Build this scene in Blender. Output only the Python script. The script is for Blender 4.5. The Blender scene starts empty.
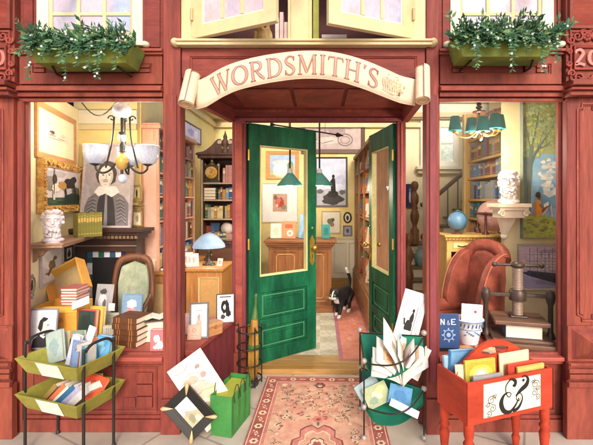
import bpy, bmesh, math, random
from mathutils import Vector, Matrix, Euler
random.seed(7)
SC = bpy.context.scene
COL = SC.collection
# ------------------------------------------------------------------ camera, light, exposure
F = 391.0          # focal length in photo pixels (photo 593 x 445)
D = 2.70           # camera distance in front of the shopfront plane (y = 0)
VX, VY = 320.0, 200.0
EYE = 1.587
cam_d = bpy.data.cameras.new('camera'); cam = bpy.data.objects.new('camera', cam_d); COL.objects.link(cam)
cam.location = (0, -D, EYE); cam.rotation_euler = (math.pi/2, 0, 0)
cam_d.sensor_width = 36; cam_d.lens = 36*F/593
cam_d.shift_x = -(VX-296.5)/593; cam_d.shift_y = -(222.5-VY)/593
cam_d.clip_start = .02; cam_d.clip_end = 500
SC.camera = cam
SUN_EL, SUN_AZ = 29, 12           # degrees; azimuth measured from straight behind the camera towards the right
W = bpy.data.worlds.new('World'); SC.world = W; W.use_nodes = True
nt = W.node_tree; bg = nt.nodes['Background']
sky = nt.nodes.new('ShaderNodeTexSky'); sky.sky_type = 'NISHITA'; sky.sun_disc = False
sky.sun_elevation = math.radians(SUN_EL); sky.sun_rotation = math.radians(180-SUN_AZ)
sky.air_density = .8; sky.dust_density = 3.0; sky.ozone_density = .6
nt.links.new(sky.outputs['Color'], bg.inputs['Color']); bg.inputs['Strength'].default_value = .15
sl = bpy.data.lights.new('sun', 'SUN'); sl.energy = 1.0; sl.angle = math.radians(14); sl.color = (1, .94, .86)
so = bpy.data.objects.new('sun', sl); COL.objects.link(so)
_e, _a = math.radians(SUN_EL), math.radians(SUN_AZ)
sd = Vector((math.sin(_a)*math.cos(_e), -math.cos(_a)*math.cos(_e), math.sin(_e)))
so.rotation_euler = sd.to_track_quat('Z', 'Y').to_euler(); so.location = (0, -6, 6)
SC.view_settings.view_transform = 'Standard'; SC.view_settings.look = 'None'
SC.view_settings.exposure = .85; SC.view_settings.gamma = 1; SC.view_settings.use_curve_mapping = False
SC.render.engine = 'CYCLES'
LAMP_W = 2.2
# ------------------------------------------------------------------ helpers
def S(Y): return (D+Y)/F
def X_(px, Y=0): return (px-VX)*S(Y)
def Z_(py, Y=0): return EYE-(py-VY)*S(Y)
def P(px, py, Y=0): return Vector((X_(px, Y), Y, Z_(py, Y)))
def lin(h):
    h = h.lstrip('#'); r = [int(h[i:i+2], 16)/255 for i in (0, 2, 4)]
    return tuple((c/12.92 if c <= .04045 else ((c+.055)/1.055)**2.4) for c in r)
_mc = {}
ALB = .88
def M(hexc, rough=.6, var=.14, scale=6.0, stretch=(1, 1, 1), metal=0.0, bump=.0, alt=None, emit=0, spec=.4):
    """painted surface: two layers of brushy noise over the base colour"""
    key = (hexc, rough, var, scale, stretch, metal, bump, alt, emit, spec)
    if key in _mc: return _mc[key]
    m = bpy.data.materials.new('paint_'+hexc.lstrip('#')); m.use_nodes = True
    n = m.node_tree.nodes; l = m.node_tree.links; b = n['Principled BSDF']
    c = tuple(x*ALB for x in lin(hexc))
    b.inputs['Roughness'].default_value = rough; b.inputs['Metallic'].default_value = metal
    b.inputs['Specular IOR Level'].default_value = spec
    tc = n.new('ShaderNodeTexCoord'); mp = n.new('ShaderNodeMapping'); mp.inputs['Scale'].default_value = stretch
    l.new(tc.outputs['Object'], mp.inputs['Vector'])
    t = n.new('ShaderNodeTexNoise'); t.inputs['Scale'].default_value = scale; t.inputs['Detail'].default_value = 5; t.inputs['Roughness'].default_value = .62
    l.new(mp.outputs['Vector'], t.inputs['Vector'])
    r = n.new('ShaderNodeMapRange'); r.inputs['From Min'].default_value = .3; r.inputs['From Max'].default_value = .7
    r.inputs['To Min'].default_value = 1-var; r.inputs['To Max'].default_value = 1+var
    l.new(t.outputs['Fac'], r.inputs['Value'])
    mx = n.new('ShaderNodeMix'); mx.data_type = 'RGBA'; mx.blend_type = 'MULTIPLY'; mx.inputs['Factor'].default_value = 1
    mx.inputs['A'].default_value = (*c, 1)
    src = None
    if alt:
        t2 = n.new('ShaderNodeTexNoise'); t2.inputs['Scale'].default_value = scale*.45; t2.inputs['Detail'].default_value = 3
        mp2 = n.new('ShaderNodeMapping'); mp2.inputs['Scale'].default_value = stretch; mp2.inputs['Location'].default_value = (3.1, 1.7, 5.3)
        l.new(tc.outputs['Object'], mp2.inputs['Vector']); l.new(mp2.outputs['Vector'], t2.inputs['Vector'])
        r2 = n.new('ShaderNodeMapRange'); r2.inputs['From Min'].default_value = .38; r2.inputs['From Max'].default_value = .64
        l.new(t2.outputs['Fac'], r2.inputs['Value'])
        m2 = n.new('ShaderNodeMix'); m2.data_type = 'RGBA'; m2.inputs['A'].default_value = (*c, 1)
        m2.inputs['B'].default_value = (*(x*ALB for x in lin(alt)), 1); l.new(r2.outputs['Result'], m2.inputs['Factor'])
        l.new(m2.outputs['Result'], mx.inputs['A'])
    tf = n.new('ShaderNodeTexNoise'); tf.inputs['Scale'].default_value = scale*6.5; tf.inputs['Detail'].default_value = 3; l.new(mp.outputs['Vector'], tf.inputs['Vector'])
    rf_ = n.new('ShaderNodeMapRange'); rf_.inputs['From Min'].default_value = .3; rf_.inputs['From Max'].default_value = .7; rf_.inputs['To Min'].default_value = 1-var*.45; rf_.inputs['To Max'].default_value = 1+var*.45
    l.new(tf.outputs['Fac'], rf_.inputs['Value']); mm = n.new('ShaderNodeMath'); mm.operation = 'MULTIPLY'; l.new(r.outputs['Result'], mm.inputs[0]); l.new(rf_.outputs['Result'], mm.inputs[1])
    cr = n.new('ShaderNodeCombineColor')
    for k in ('Red', 'Green', 'Blue'): l.new(mm.outputs[0], cr.inputs[k])
    l.new(cr.outputs['Color'], mx.inputs['B'])
    l.new(mx.outputs['Result'], b.inputs['Base Color'])
    if bump:
        bp = n.new('ShaderNodeBump'); bp.inputs['Strength'].default_value = bump; bp.inputs['Distance'].default_value = .01
        l.new(t.outputs['Fac'], bp.inputs['Height']); l.new(bp.outputs['Normal'], b.inputs['Normal'])
    if emit:
        l.new(mx.outputs['Result'], b.inputs['Emission Color']); b.inputs['Emission Strength'].default_value = emit
    _mc[key] = m
    return m
def wood(hexc, alt=None, axis='z', rough=.5, var=.2):
    st = {'z': (9, 9, 1), 'x': (1, 9, 9), 'y': (9, 1, 9)}[axis]
    return M(hexc, rough=rough, var=var, scale=4, stretch=st, alt=alt, bump=.12)
def glass_mat(name, tint=(1, 1, 1), refl=.05):
    if name in _mc: return _mc[name]
    m = bpy.data.materials.new(name); m.use_nodes = True; n = m.node_tree.nodes; l = m.node_tree.links
    n.remove(n['Principled BSDF']); o = n['Material Output']
    t = n.new('ShaderNodeBsdfTransparent'); t.inputs['Color'].default_value = (*tint, 1)
    g = n.new('ShaderNodeBsdfGlossy'); g.inputs['Roughness'].default_value = .03
    x = n.new('ShaderNodeMixShader'); x.inputs['Fac'].default_value = refl
    l.new(t.outputs[0], x.inputs[1]); l.new(g.outputs[0], x.inputs[2]); l.new(x.outputs[0], o.inputs['Surface'])
    _mc[name] = m
    return m

class MB:
    def __init__(s): s.v = []; s.f = []; s.mi = []; s.sm = []; s.mats = []; s.M = Matrix.Identity(4)
    def slot(s, m):
        if m not in s.mats: s.mats.append(m)
        return s.mats.index(m)
    def add(s, vs, fs, m, smooth=False):
        b = len(s.v); k = s.slot(m)
        s.v += [s.M @ Vector(p) for p in vs]
        for f in fs: s.f.append([i+b for i in f]); s.mi.append(k); s.sm.append(smooth)
        return s
    def box(s, c, d, m, R=None):
        x, y, z = (q/2 for q in d); vs = [Vector((a, b, e)) for a in (-x, x) for b in (-y, y) for e in (-z, z)]
        if R is not None:
            if not isinstance(R, Matrix): R = Euler(R).to_matrix()
            vs = [R @ p for p in vs]
        vs = [p+Vector(c) for p in vs]
        return s.add(vs, [(0, 1, 3, 2), (4, 6, 7, 5), (0, 4, 5, 1), (2, 3, 7, 6), (0, 2, 6, 4), (1, 5, 7, 3)], m)
    def bb(s, x0, x1, y0, y1, z0, z1, m): return s.box(((x0+x1)/2, (y0+y1)/2, (z0+z1)/2), (abs(x1-x0), abs(y1-y0), abs(z1-z0)), m)
    def hexa(s, bot, top, m):   # 4 bottom points (ccw from above), 4 top points
        return s.add(list(bot)+list(top), [(3, 2, 1, 0), (4, 5, 6, 7)]+[(i, (i+1) % 4, 4+(i+1) % 4, 4+i) for i in range(4)], m)
    def tube(s, pts, r, m, n=8, closed=False):
        pts = [Vector(p) for p in pts]; N = len(pts)
        rs = r if isinstance(r, (list, tuple)) else [r]*N
        vs = []; up = None
        for i in range(N):
            a = pts[(i-1) % N] if (closed or i > 0) else pts[i]; b = pts[(i+1) % N] if (closed or i < N-1) else pts[i]
            t = (b-a).normalized()
            if up is None:
                up = Vector((0, 0, 1)) if abs(t.z) < .9 else Vector((1, 0, 0))
            u = t.cross(up).normalized(); w = u.cross(t).normalized(); up = w
            for k in range(n):
                an = 2*math.pi*k/n; vs.append(pts[i]+(u*math.cos(an)+w*math.sin(an))*rs[i])
        fs = []
        for i in range(N if closed else N-1):
            j = (i+1) % N
            for k in range(n): fs.append((i*n+k, i*n+(k+1) % n, j*n+(k+1) % n, j*n+k))
        s.add(vs, fs, m, True)
        if not closed:
            s.add(vs[:n], [tuple(range(n))[::-1]], m); s.add(vs[-n:], [tuple(range(n))], m)
        return s
    def lathe(s, prof, m, n=20, c=(0, 0, 0), R=None):
        vs = []
        for r, z in prof:
            for k in range(n):
                a = 2*math.pi*k/n; p = Vector((r*math.cos(a), r*math.sin(a), z))
                if R is not None: p = R @ p
                vs.append(p+Vector(c))
        fs = [(i*n+k, i*n+(k+1) % n, (i+1)*n+(k+1) % n, (i+1)*n+k) for i in range(len(prof)-1) for k in range(n)]
        s.add(vs, fs, m, True)
        if prof[0][0] > 1e-4: s.add(vs[:n], [tuple(range(n))[::-1]], m)
        if prof[-1][0] > 1e-4: s.add(vs[-n:], [tuple(range(n))], m)
        return s
    def sph(s, c, r, m, n=14, h=9, R=None):
        r = r if isinstance(r, (tuple, list)) else (r, r, r)
        vs = []; fs = []
        for i in range(h+1):
            t = math.pi*i/h
            for k in range(n):
                a = 2*math.pi*k/n; p = Vector((r[0]*math.sin(t)*math.cos(a), r[1]*math.sin(t)*math.sin(a), -r[2]*math.cos(t)))
                if R is not None: p = R @ p
                vs.append(p+Vector(c))
        fs = [(i*n+k, i*n+(k+1) % n, (i+1)*n+(k+1) % n, (i+1)*n+k) for i in range(h) for k in range(n)]
        return s.add(vs, fs, m, True)
    def prism(s, poly, y0, y1, m):   # polygon in x,z extruded along y
        n = len(poly); vs = [(x, y0, z) for x, z in poly]+[(x, y1, z) for x, z in poly]
        return s.add(vs, [tuple(range(n)), tuple(range(2*n-1, n-1, -1))]+[(i, n+i, n+(i+1) % n, (i+1) % n) for i in range(n)], m)
    def prismz(s, poly, z0, z1, m):  # polygon in x,y extruded along z
        n = len(poly); vs = [(x, y, z0) for x, y in poly]+[(x, y, z1) for x, y in poly]
        return s.add(vs, [tuple(range(n-1, -1, -1)), tuple(range(n, 2*n))]+[(i, (i+1) % n, n+(i+1) % n, n+i) for i in range(n)], m)
    def frame(s, x0, x1, z0, z1, bw, y0, y1, m, inner=None):
        """mitred picture-frame bars; y0 front, y1 back; inner edge drops back by `inner`"""
        yi = y0+(inner if inner is not None else 0)
        o = [(x0, z0), (x1, z0), (x1, z1), (x0, z1)]; i = [(x0+bw, z0+bw), (x1-bw, z0+bw), (x1-bw, z1-bw), (x0+bw, z1-bw)]
        vs = [(x, y0, z) for x, z in o]+[(x, yi, z) for x, z in i]+[(x, y1, z) for x, z in o]+[(x, y1, z) for x, z in i]
        fs = []
        for k in range(4):
            j = (k+1) % 4
            fs += [(k, j, 4+j, 4+k), (k, 8+k, 8+j, j), (4+k, 4+j, 12+j, 12+k), (8+k, 12+k, 12+j, 8+j)]
        return s.add(vs, fs, m)
    def ribbon(s, pts, y, m, fn=None, th=0):
        """variable-width stroke, pts (x,z,w) in the x-z plane at depth y; fn maps (x,z)->Vector"""
        L = []; R = []
        for i, (x, z, w) in enumerate(pts):
            a = pts[max(0, i-1)]; b = pts[min(len(pts)-1, i+1)]
            dx, dz = b[0]-a[0], b[1]-a[1]; q = math.hypot(dx, dz) or 1
            nx, nz = -dz/q*w/2, dx/q*w/2
            L.append((x+nx, z+nz)); R.append((x-nx, z-nz))
        g = fn or (lambda a, b: Vector((a, y, b)))
        vs = []
        for a, b in zip(L, R): vs += [g(*a), g(*b)]
        return s.add(vs, [(2*i, 2*i+1, 2*i+3, 2*i+2) for i in range(len(pts)-1)], m)
    def build(s, name, parent=None, bevel=0, recalc=True, seg=2):
        me = bpy.data.meshes.new(name); me.from_pydata([tuple(p) for p in s.v], [], s.f)
        for m in s.mats: me.materials.append(m)
        me.polygons.foreach_set('material_index', s.mi); me.polygons.foreach_set('use_smooth', s.sm)
        if recalc:
            bm = bmesh.new(); bm.from_mesh(me); bmesh.ops.recalc_face_normals(bm, faces=bm.faces); bm.to_mesh(me); bm.free()
        me.update()
        o = bpy.data.objects.new(name, me); COL.objects.link(o)
        if parent: o.parent = parent
        if bevel:
            b = o.modifiers.new('bevel', 'BEVEL'); b.width = bevel; b.segments = seg; b.limit_method = 'ANGLE'; b.angle_limit = math.radians(40)
        return o
def tag(o, label=None, cat=None, group=None, kind=None):
    if label: o['label'] = label
    if cat: o['category'] = cat
    if group: o['group'] = group
    if kind: o['kind'] = kind
    return o
def thing(name, label, cat, loc=(0, 0, 0), rot=(0, 0, 0), group=None):
    o = bpy.data.objects.new(name, None); COL.objects.link(o); o.empty_display_size = .05
    o.location = loc; o.rotation_euler = rot
    return tag(o, label, cat, group)
def kids(o): return [c for c in bpy.data.objects if c.parent == o]
def copy_tree(o, parent=None):
    c = o.copy(); COL.objects.link(c)
    if parent: c.parent = parent
    for ch in kids(o): copy_tree(ch, c)
    return c
def blob(name, parts, voxel, mats, colour=None, parent=None, smooth=3):
    """union of ellipsoids / tapered limbs fused into one continuous surface"""
    mb = MB(); m0 = mats[0]
    for p in parts:
        if p[0] == 's': mb.sph(p[1], p[2], m0, 16, 10, p[3] if len(p) > 3 else None)
        elif p[0] == 'l':
            a, b, ra, rb = Vector(p[1]), Vector(p[2]), p[3], p[4]; n = 8
            for i in range(n+1):
                t = i/n; mb.sph(a.lerp(b, t), ra+(rb-ra)*t, m0, 12, 8)
    o = mb.build(name, None, recalc=False)
    r = o.modifiers.new('r', 'REMESH'); r.mode = 'VOXEL'; r.voxel_size = voxel
    sm = o.modifiers.new('s', 'SMOOTH'); sm.iterations = smooth; sm.factor = .5
    dg = bpy.context.evaluated_depsgraph_get(); me = bpy.data.meshes.new_from_object(o.evaluated_get(dg))
    old = o.data; o.modifiers.clear(); o.data = me; bpy.data.meshes.remove(old)
    me.name = name; me.materials.clear()
    for m in mats: me.materials.append(m)
    for p in me.polygons:
        p.use_smooth = True; p.material_index = colour(p.center) if colour else 0
    if parent: o.parent = parent
    return o
def arc(cx, cz, rx, rz, a0, a1, n, w=.05, w1=None, wf=None):
    out = []
    for i in range(n+1):
        t = i/n; a = math.radians(a0+(a1-a0)*t)
        ww = wf(a) if wf else (w if w1 is None else w+(w1-w)*t)
        out.append((cx+rx*math.cos(a), cz+rz*math.sin(a), ww))
    return out
def cr(pts, n=6):   # Catmull-Rom through n-tuples
    out = []
    for i in range(len(pts)-1):
        p0 = pts[max(0, i-1)]; p1 = pts[i]; p2 = pts[i+1]; p3 = pts[min(len(pts)-1, i+2)]
        for k in range(n):
            t = k/n
            out.append(tuple(.5*(2*b+(c-a)*t+(2*a-5*b+4*c-d)*t*t+(-a+3*b-3*c+d)*t**3) for a, b, c, d in zip(p0, p1, p2, p3)))
    out.append(tuple(pts[-1]))
    return out
# ---- picture contents
def ell(cx, cy, rx, ry, n=14, rot=0):
    r = math.radians(rot)
    return [(cx+rx*math.cos(a)*math.cos(r)-ry*math.sin(a)*math.sin(r), cy+rx*math.cos(a)*math.sin(r)+ry*math.sin(a)*math.cos(r)) for a in (2*math.pi*i/n for i in range(n))]
def rc(x0, y0, x1, y1): return [(x0, y0), (x1, y0), (x1, y1), (x0, y1)]
def rough(cx, cy, rx, ry, seed=0, n=16, amt=.25):
    R = random.Random(seed)
    return [(cx+rx*math.cos(2*math.pi*i/n)*(1+R.uniform(-amt, amt)), cy+ry*math.sin(2*math.pi*i/n)*(1+R.uniform(-amt, amt))) for i in range(n)]
def line(pts, w): return ('L', pts, w)
def art_mesh(mb, x0, x1, z0, z1, y, base, shapes, step=.0007, var=.16):
    w, h = x1-x0, z1-z0; step = min(step, .008/max(1, len(shapes)))
    mb.add([(x0, y, z0), (x1, y, z0), (x1, y, z1), (x0, y, z1)], [(0, 1, 2, 3)], M(base, .8, var, 9, alt=None))
    cl = lambda u: min(1, max(0, u))
    for k, (c, s) in enumerate(shapes):
        yy = y-step*(k+1); m = M(c, .8, var, 9)
        if s[0] == 'L':
            pts = [(x0+w*cl(p[0]), z0+h*cl(p[1]), s[2]*w*(p[2] if len(p) > 2 else 1)) for p in s[1]]
            mb.ribbon(pts, yy, m)
        else:
            mb.add([(x0+w*cl(u), yy, z0+h*cl(v)) for u, v in s], [tuple(range(len(s)))], m)
def picture(name, label, cat, loc, rot, w, h, frame=('#8a5a36', .03), mount=None, base='#e8e0d0', shapes=(), depth=.02, group=None, ornate=False, anchor='c', glass=False):
    """framed flat picture; local x right, z up, front -y. anchor c centre, b bottom edge"""
    root = thing(name, label, cat, loc, rot, group)
    zc = 0 if anchor == 'c' else h/2
    x0, x1, z0, z1 = -w/2, w/2, zc-h/2, zc+h/2
    fw = 0
    if frame:
        fm = wood(frame[0], None, 'x', .45) if not ornate else M(frame[0], .4, .35, 40, alt=frame[2] if len(frame) > 2 else None, bump=.8, metal=.15)
        fw = frame[1]; fb = MB(); fb.frame(x0, x1, z0, z1, fw, -depth/2, depth/2, fm, inner=min(fw*.25, depth*.4))
        if ornate:
            R = random.Random(3)
            for i in range(170):
                t = R.random(); sd_ = R.randrange(4); off = fw*R.uniform(.12, .8)
                x, z = [(x0+t*w, z0+off), (x0+t*w, z1-off), (x0+off, z0+t*h), (x1-off, z0+t*h)][sd_]
                x = min(max(x, x0+fw*.1), x1-fw*.1); z = min(max(z, z0+fw*.1), z1-fw*.1)
                if x0+fw < x < x1-fw and z0+fw < z < z1-fw: continue
                fb.sph((x, -depth/2, z), (fw*R.uniform(.1, .25), fw*.16, fw*R.uniform(.1, .25)), fm, 8, 5)
        fb.build('frame', root, bevel=0 if ornate else .002)
    bk = MB(); bk.bb(x0+fw*.6, x1-fw*.6, depth*.1, depth*.45, z0+fw*.6, z1-fw*.6, M('#8d7a60')); bk.build('backing', root)
    mt = 0
    if mount:
        mt = mount[1]; b = MB(); b.frame(x0+fw*.9, x1-fw*.9, z0+fw*.9, z1-fw*.9, mt+fw*.1, -.001, depth*.09, M(mount[0], .8, .06), inner=.0008)
        b.build('mount', root)
    pb = MB(); art_mesh(pb, x0+fw+mt*.97, x1-fw-mt*.97, z0+fw+mt*.97, z1-fw-mt*.97, .0006 if mount else 0, base, shapes)
    pb.build('print', root, recalc=False)
    return root
# ---- books
_bk = {}
def book_data(w, h, d, col, bands, cream='#e9dcbc'):
    key = (w, h, d, col, bands)
    if key in _bk: return _bk[key]
    mb = MB(); c = M(col, .55, .2, 14, alt=None); pg = M(cream, .8, .12, 30, (1, 1, 6)); t = min(.003, w*.12)
    mb.bb(-w/2, -w/2+t, 0, d, 0, h, c); mb.bb(w/2-t, w/2, 0, d, 0, h, c); mb.bb(-w/2+t, w/2-t, 0, t*1.3, 0, h, c)
    mb.bb(-w/2+t, w/2-t, t*1.3, d-.004, .003, h-.003, pg)
    if bands:
        g = M(bands, .4, .1, 20)
        for z in ((.12, .15), (.62, .8), (.86, .88)): mb.bb(-w/2+t, w/2-t, -.0008, .0006, z[0]*h, z[1]*h, g)
    me = mb.build('book').data
    o = [x for x in COL.objects if x.data == me][0]; bpy.data.objects.remove(o)
    _bk[key] = me
    return me
COLN = {'#8c3a2c': 'red', '#2f4f7a': 'dark blue', '#6f8fb4': 'pale blue', '#3f6b4a': 'green', '#b8893f': 'ochre', '#d8c79c': 'cream', '#6a4027': 'brown',
        '#b86a3c': 'orange brown', '#7a6a8c': 'mauve', '#c98f86': 'pink', '#9a9a94': 'grey', '#2c2622': 'black', '#3c7d80': 'teal', '#7f7a34': 'olive'}
ORD = ['first', 'second', 'third', 'fourth', 'fifth', 'sixth', 'seventh', 'eighth', 'ninth', 'tenth', 'eleventh', 'twelfth', 'thirteenth', 'fourteenth', 'fifteenth', 'sixteenth', 'seventeenth', 'eighteenth', 'nineteenth', 'twentieth']
def shelf_books(p0, dirv, length, hmax, d, where, side, group, palette, seed, fill=1.0, wr=(.022, .05), lean=True):
    """row of books along dirv starting at p0 (floor of the shelf, front edge); spines face -normal (normal = dirv rotated +90 deg)"""
    R = random.Random(seed); dv = Vector(dirv).normalized(); ang = math.atan2(dv.y, dv.x); x = .004; k = 0; out = []
    while x < length*fill and k < 20:
        w = round(R.uniform(*wr), 3); h = round(hmax*R.choice((.72, .8, .88, .95)), 3); col = R.choice(palette)
        if x+w > length: break
        me = book_data(w, h, round(d*R.choice((.85, 1)), 3), col, R.choice((None, '#c9a659', '#e6d7ad')))
        o = bpy.data.objects.new('book', me); COL.objects.link(o)
        tilt = 0
        p = Vector(p0)+dv*(x+w/2); o.location = p; o.rotation_euler = (0, tilt, ang)
        tag(o, f'{COLN[col]} book, {ORD[k]} from the {side}, {where}', 'book', group)
        out.append(o); x += w+R.choice((.0015, .0015, .004)); k += 1
        if R.random() < .06: x += .03
    return out
def book(label, loc, rot, w, h, d, col, pages='#efe6cf', cover=None, group=None, band=None, name='book'):
    """book with its parts: lies on its back with local x = width, y = height, z = thickness (d)"""
    root = thing(name, label, 'book', loc, rot, group); c = M(col, .5, .16, 10); b = MB(); t = .0035
    b.bb(-w/2, w/2, 0, h, 0, t, c); b.bb(-w/2, w/2, 0, h, d-t, d, c); b.bb(-w/2, -w/2+t, 0, h, t, d-t, c)
    if band:
        for q in (.2, .3, .72, .82): b.bb(-w/2-.001, -w/2+.001, h*q, h*(q+.025), .001, d-.001, M(band, .4))
    b.build('cover', root, bevel=.0012)
    p = MB(); p.bb(-w/2+t, w/2-.005, .004, h-.004, t+.0002, d-t-.0002, M(pages, .85, .12, 40, (1, 1, 8))); p.build('pages', root)
    if cover is None and min(w, h) > .06:
        k_ = [max(0, c_*.62) for c_ in lin(col)]; hx = '#%02x%02x%02x' % tuple(int(255*(12.92*c_ if c_ <= .0031308 else 1.055*c_**(1/2.4)-.055)) for c_ in k_)
        cover = (col, [(hx, line([(.06, .05), (.94, .05), (.94, .95), (.06, .95), (.06, .05)], .025)), (hx, ell(.5, .62, .16, .16*w/h)), (col, ell(.5, .62, .1, .1*w/h)), (hx, line([(.3, .3), (.7, .3)], .03))], .0)
    if cover:
        base, shapes, mrg = cover; a = MB(); a.M = Matrix.Translation((0, h/2, d+.0008)) @ Matrix.Rotation(-math.pi/2, 4, 'X')
        art_mesh(a, -w/2+mrg*w, w/2-mrg*w, -h/2+mrg*h, h/2-mrg*h, 0, base, shapes, .0005); a.build('cover_picture', root, recalc=False)
    return root
STAND = lambda lean=0, yaw=0, roll=0: (Matrix.Rotation(yaw, 3, 'Z') @ Matrix.Rotation(math.pi/2-lean, 3, 'X') @ Matrix.Rotation(roll, 3, 'Z')).to_euler()
# ------------------------------------------------------------------ colours of the place
RED = M('#8c4535', .65, .32, 4, (1.6, 1.6, .45), alt='#7e3830', bump=.12, spec=.3)
RED_Z = M('#914636', .65, .34, 4, (6, 6, .45), alt='#7d3834', bump=.12, spec=.3)
RED_D = M('#823a31', .65, .3, 4, (.6, 2, 3), alt='#76302c', bump=.12, spec=.3)
PINK = M('#a05243', .6, .24, 5, (.7, 2, 2), alt='#8f3e36', bump=.12, spec=.3)
MAUVE = M('#823d42', .6, .26, 4, (4, 4, .5), alt='#7c343c', spec=.3)
CREAM = M('#e2d2a8', .6, .09, 4, alt='#d6c08e', spec=.3)
CREAMW = M('#eae0c6', .6, .05, 4)
WALLY = M('#f0d68a', .8, .08, 2.5, alt='#ecdc9e')
WALLC = M('#f1e4ba', .8, .07, 2.5, alt='#eedba6')
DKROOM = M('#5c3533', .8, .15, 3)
GL = glass_mat('window_glass', (1, 1, 1), .005)
def stone_mat():
    m = bpy.data.materials.new('paving_stone'); m.use_nodes = True; n = m.node_tree.nodes; l = m.node_tree.links; b = n['Principled BSDF']
    tc = n.new('ShaderNodeTexCoord'); mp = n.new('ShaderNodeMapping'); mp.inputs['Rotation'].default_value = (0, 0, .5)
    br = n.new('ShaderNodeTexBrick'); br.inputs['Scale'].default_value = 1.0; br.inputs['Brick Width'].default_value = .62; br.inputs['Row Height'].default_value = .45
    br.inputs['Mortar Size'].default_value = .008; br.inputs['Color1'].default_value = (*lin('#c0b2a2'), 1); br.inputs['Color2'].default_value = (*lin('#b2a596'), 1); br.inputs['Mortar'].default_value = (*lin('#93877a'), 1)
    l.new(tc.outputs['Object'], mp.inputs['Vector']); l.new(mp.outputs['Vector'], br.inputs['Vector'])
    t = n.new('ShaderNodeTexNoise'); t.inputs['Scale'].default_value = 4; t.inputs['Detail'].default_value = 7; l.new(tc.outputs['Object'], t.inputs['Vector'])
    rp = n.new('ShaderNodeMapRange'); rp.inputs['From Min'].default_value = .3; rp.inputs['From Max'].default_value = .7; rp.inputs['To Min'].default_value = .8; rp.inputs['To Max'].default_value = 1.2; l.new(t.outputs['Fac'], rp.inputs['Value'])
    c = n.new('ShaderNodeCombineColor'); [l.new(rp.outputs['Result'], c.inputs[k]) for k in ('Red', 'Green', 'Blue')]
    x = n.new('ShaderNodeMix'); x.data_type = 'RGBA'; x.blend_type = 'MULTIPLY'; x.inputs['Factor'].default_value = 1
    l.new(br.outputs['Color'], x.inputs['A']); l.new(c.outputs['Color'], x.inputs['B']); l.new(x.outputs['Result'], b.inputs['Base Color'])
    bp = n.new('ShaderNodeBump'); bp.inputs['Strength'].default_value = .25; l.new(t.outputs['Fac'], bp.inputs['Height']); l.new(bp.outputs['Normal'], b.inputs['Normal'])
    b.inputs['Roughness'].default_value = .75
    return m
def tile_mat(name, c1, c2, sc=6):
    m = bpy.data.materials.new(name); m.use_nodes = True; n = m.node_tree.nodes; l = m.node_tree.links; b = n['Principled BSDF']
    tc = n.new('ShaderNodeTexCoord'); v = n.new('ShaderNodeTexVoronoi'); v.inputs['Scale'].default_value = sc*2.4; v.feature = 'DISTANCE_TO_EDGE'
    ck = n.new('ShaderNodeTexChecker'); ck.inputs['Scale'].default_value = sc; ck.inputs['Color1'].default_value = (*lin(c1), 1); ck.inputs['Color2'].default_value = (*lin(c2), 1)
    l.new(tc.outputs['Object'], v.inputs['Vector']); l.new(tc.outputs['Object'], ck.inputs['Vector'])
    r = n.new('ShaderNodeMapRange'); r.inputs['From Max'].default_value = .12; r.inputs['To Min'].default_value = .75; l.new(v.outputs['Distance'], r.inputs['Value'])
    c = n.new('ShaderNodeCombineColor'); [l.new(r.outputs['Result'], c.inputs[k]) for k in ('Red', 'Green', 'Blue')]
    x = n.new('ShaderNodeMix'); x.data_type = 'RGBA'; x.blend_type = 'MULTIPLY'; x.inputs['Factor'].default_value = 1
    l.new(ck.outputs['Color'], x.inputs['A']); l.new(c.outputs['Color'], x.inputs['B']); l.new(x.outputs['Result'], b.inputs['Base Color']); b.inputs['Roughness'].default_value = .5
    return m
def struct(name, mb, **k): return tag(mb.build(name, None, **k), kind='structure')
# ------------------------------------------------------------------ ground and the room
g = MB(); g.add([(-40, -60, 0), (40, -60, 0), (40, 6, 0), (-40, 6, 0)], [(0, 1, 2, 3)], stone_mat()); struct('pavement', g)
fl = MB(); tm = tile_mat('tile_floor', '#cfc8b4', '#b9b29c', 5)
A0 = Vector((X_(182), 0, 0)); A1 = Vector((X_(233, .9), .9, 0)); B0 = Vector((X_(425), 0, 0)); B1 = Vector((X_(405, .9), .9, 0))
fl.prismz([(-2.7, .93), (2.7, .93), (2.7, 4.25), (-2.7, 4.25)], -.02, .02, tm)
fl.prismz([(-2.7, .06), (A0.x-.03, .06), (A1.x-.03, .93), (-2.7, .93)], -.02, .02, tm)
fl.prismz([(B0.x+.03, .06), (2.7, .06), (2.7, .93), (B1.x+.03, .93)], -.02, .02, tm)
struct('shop_floor', fl)
mt_ = MB(); mt_.prismz([(X_(233, .9), .86), (X_(405, .9), .86), (X_(405, .9), 1.02), (X_(233, .9), 1.02)], .0, .045, wood('#b98d4e', '#a47a42', 'x')); struct('threshold', mt_, bevel=.006)
pl = MB(); pl.bb(X_(245, .9), X_(398, .9), 1.02, 1.24, .0201, .026, wood('#c09a62', '#b08a58', 'x')); struct('floorboards', pl)
CE = 3.0
w = MB()
def wall(mb, a, b, z0, z1, m, th=.06):
    a = Vector(a); b = Vector(b); d = (b-a).normalized(); nrm = Vector((-d.y, d.x))*th   # thickness to the left of a->b
    mb.prismz([(a.x, a.y), (b.x, b.y), (b.x+nrm.x, b.y+nrm.y), (a.x+nrm.x, a.y+nrm.y)], z0, z1, m)
W0, W1 = Vector((-2.13, .03)), Vector((-2.46, 1.3))
wl = MB(); wall(wl, W0, W1, .02, 2.5, WALLC)
wall(wl, (-1.87, 1.3), (-2.52, 1.3), .02, CE, WALLY, -.06)
wall(wl, (-1.86, 4.2), (-1.86, 1.362), .02, CE, WALLY, -.06)
struct('wall_left', wl)
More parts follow.
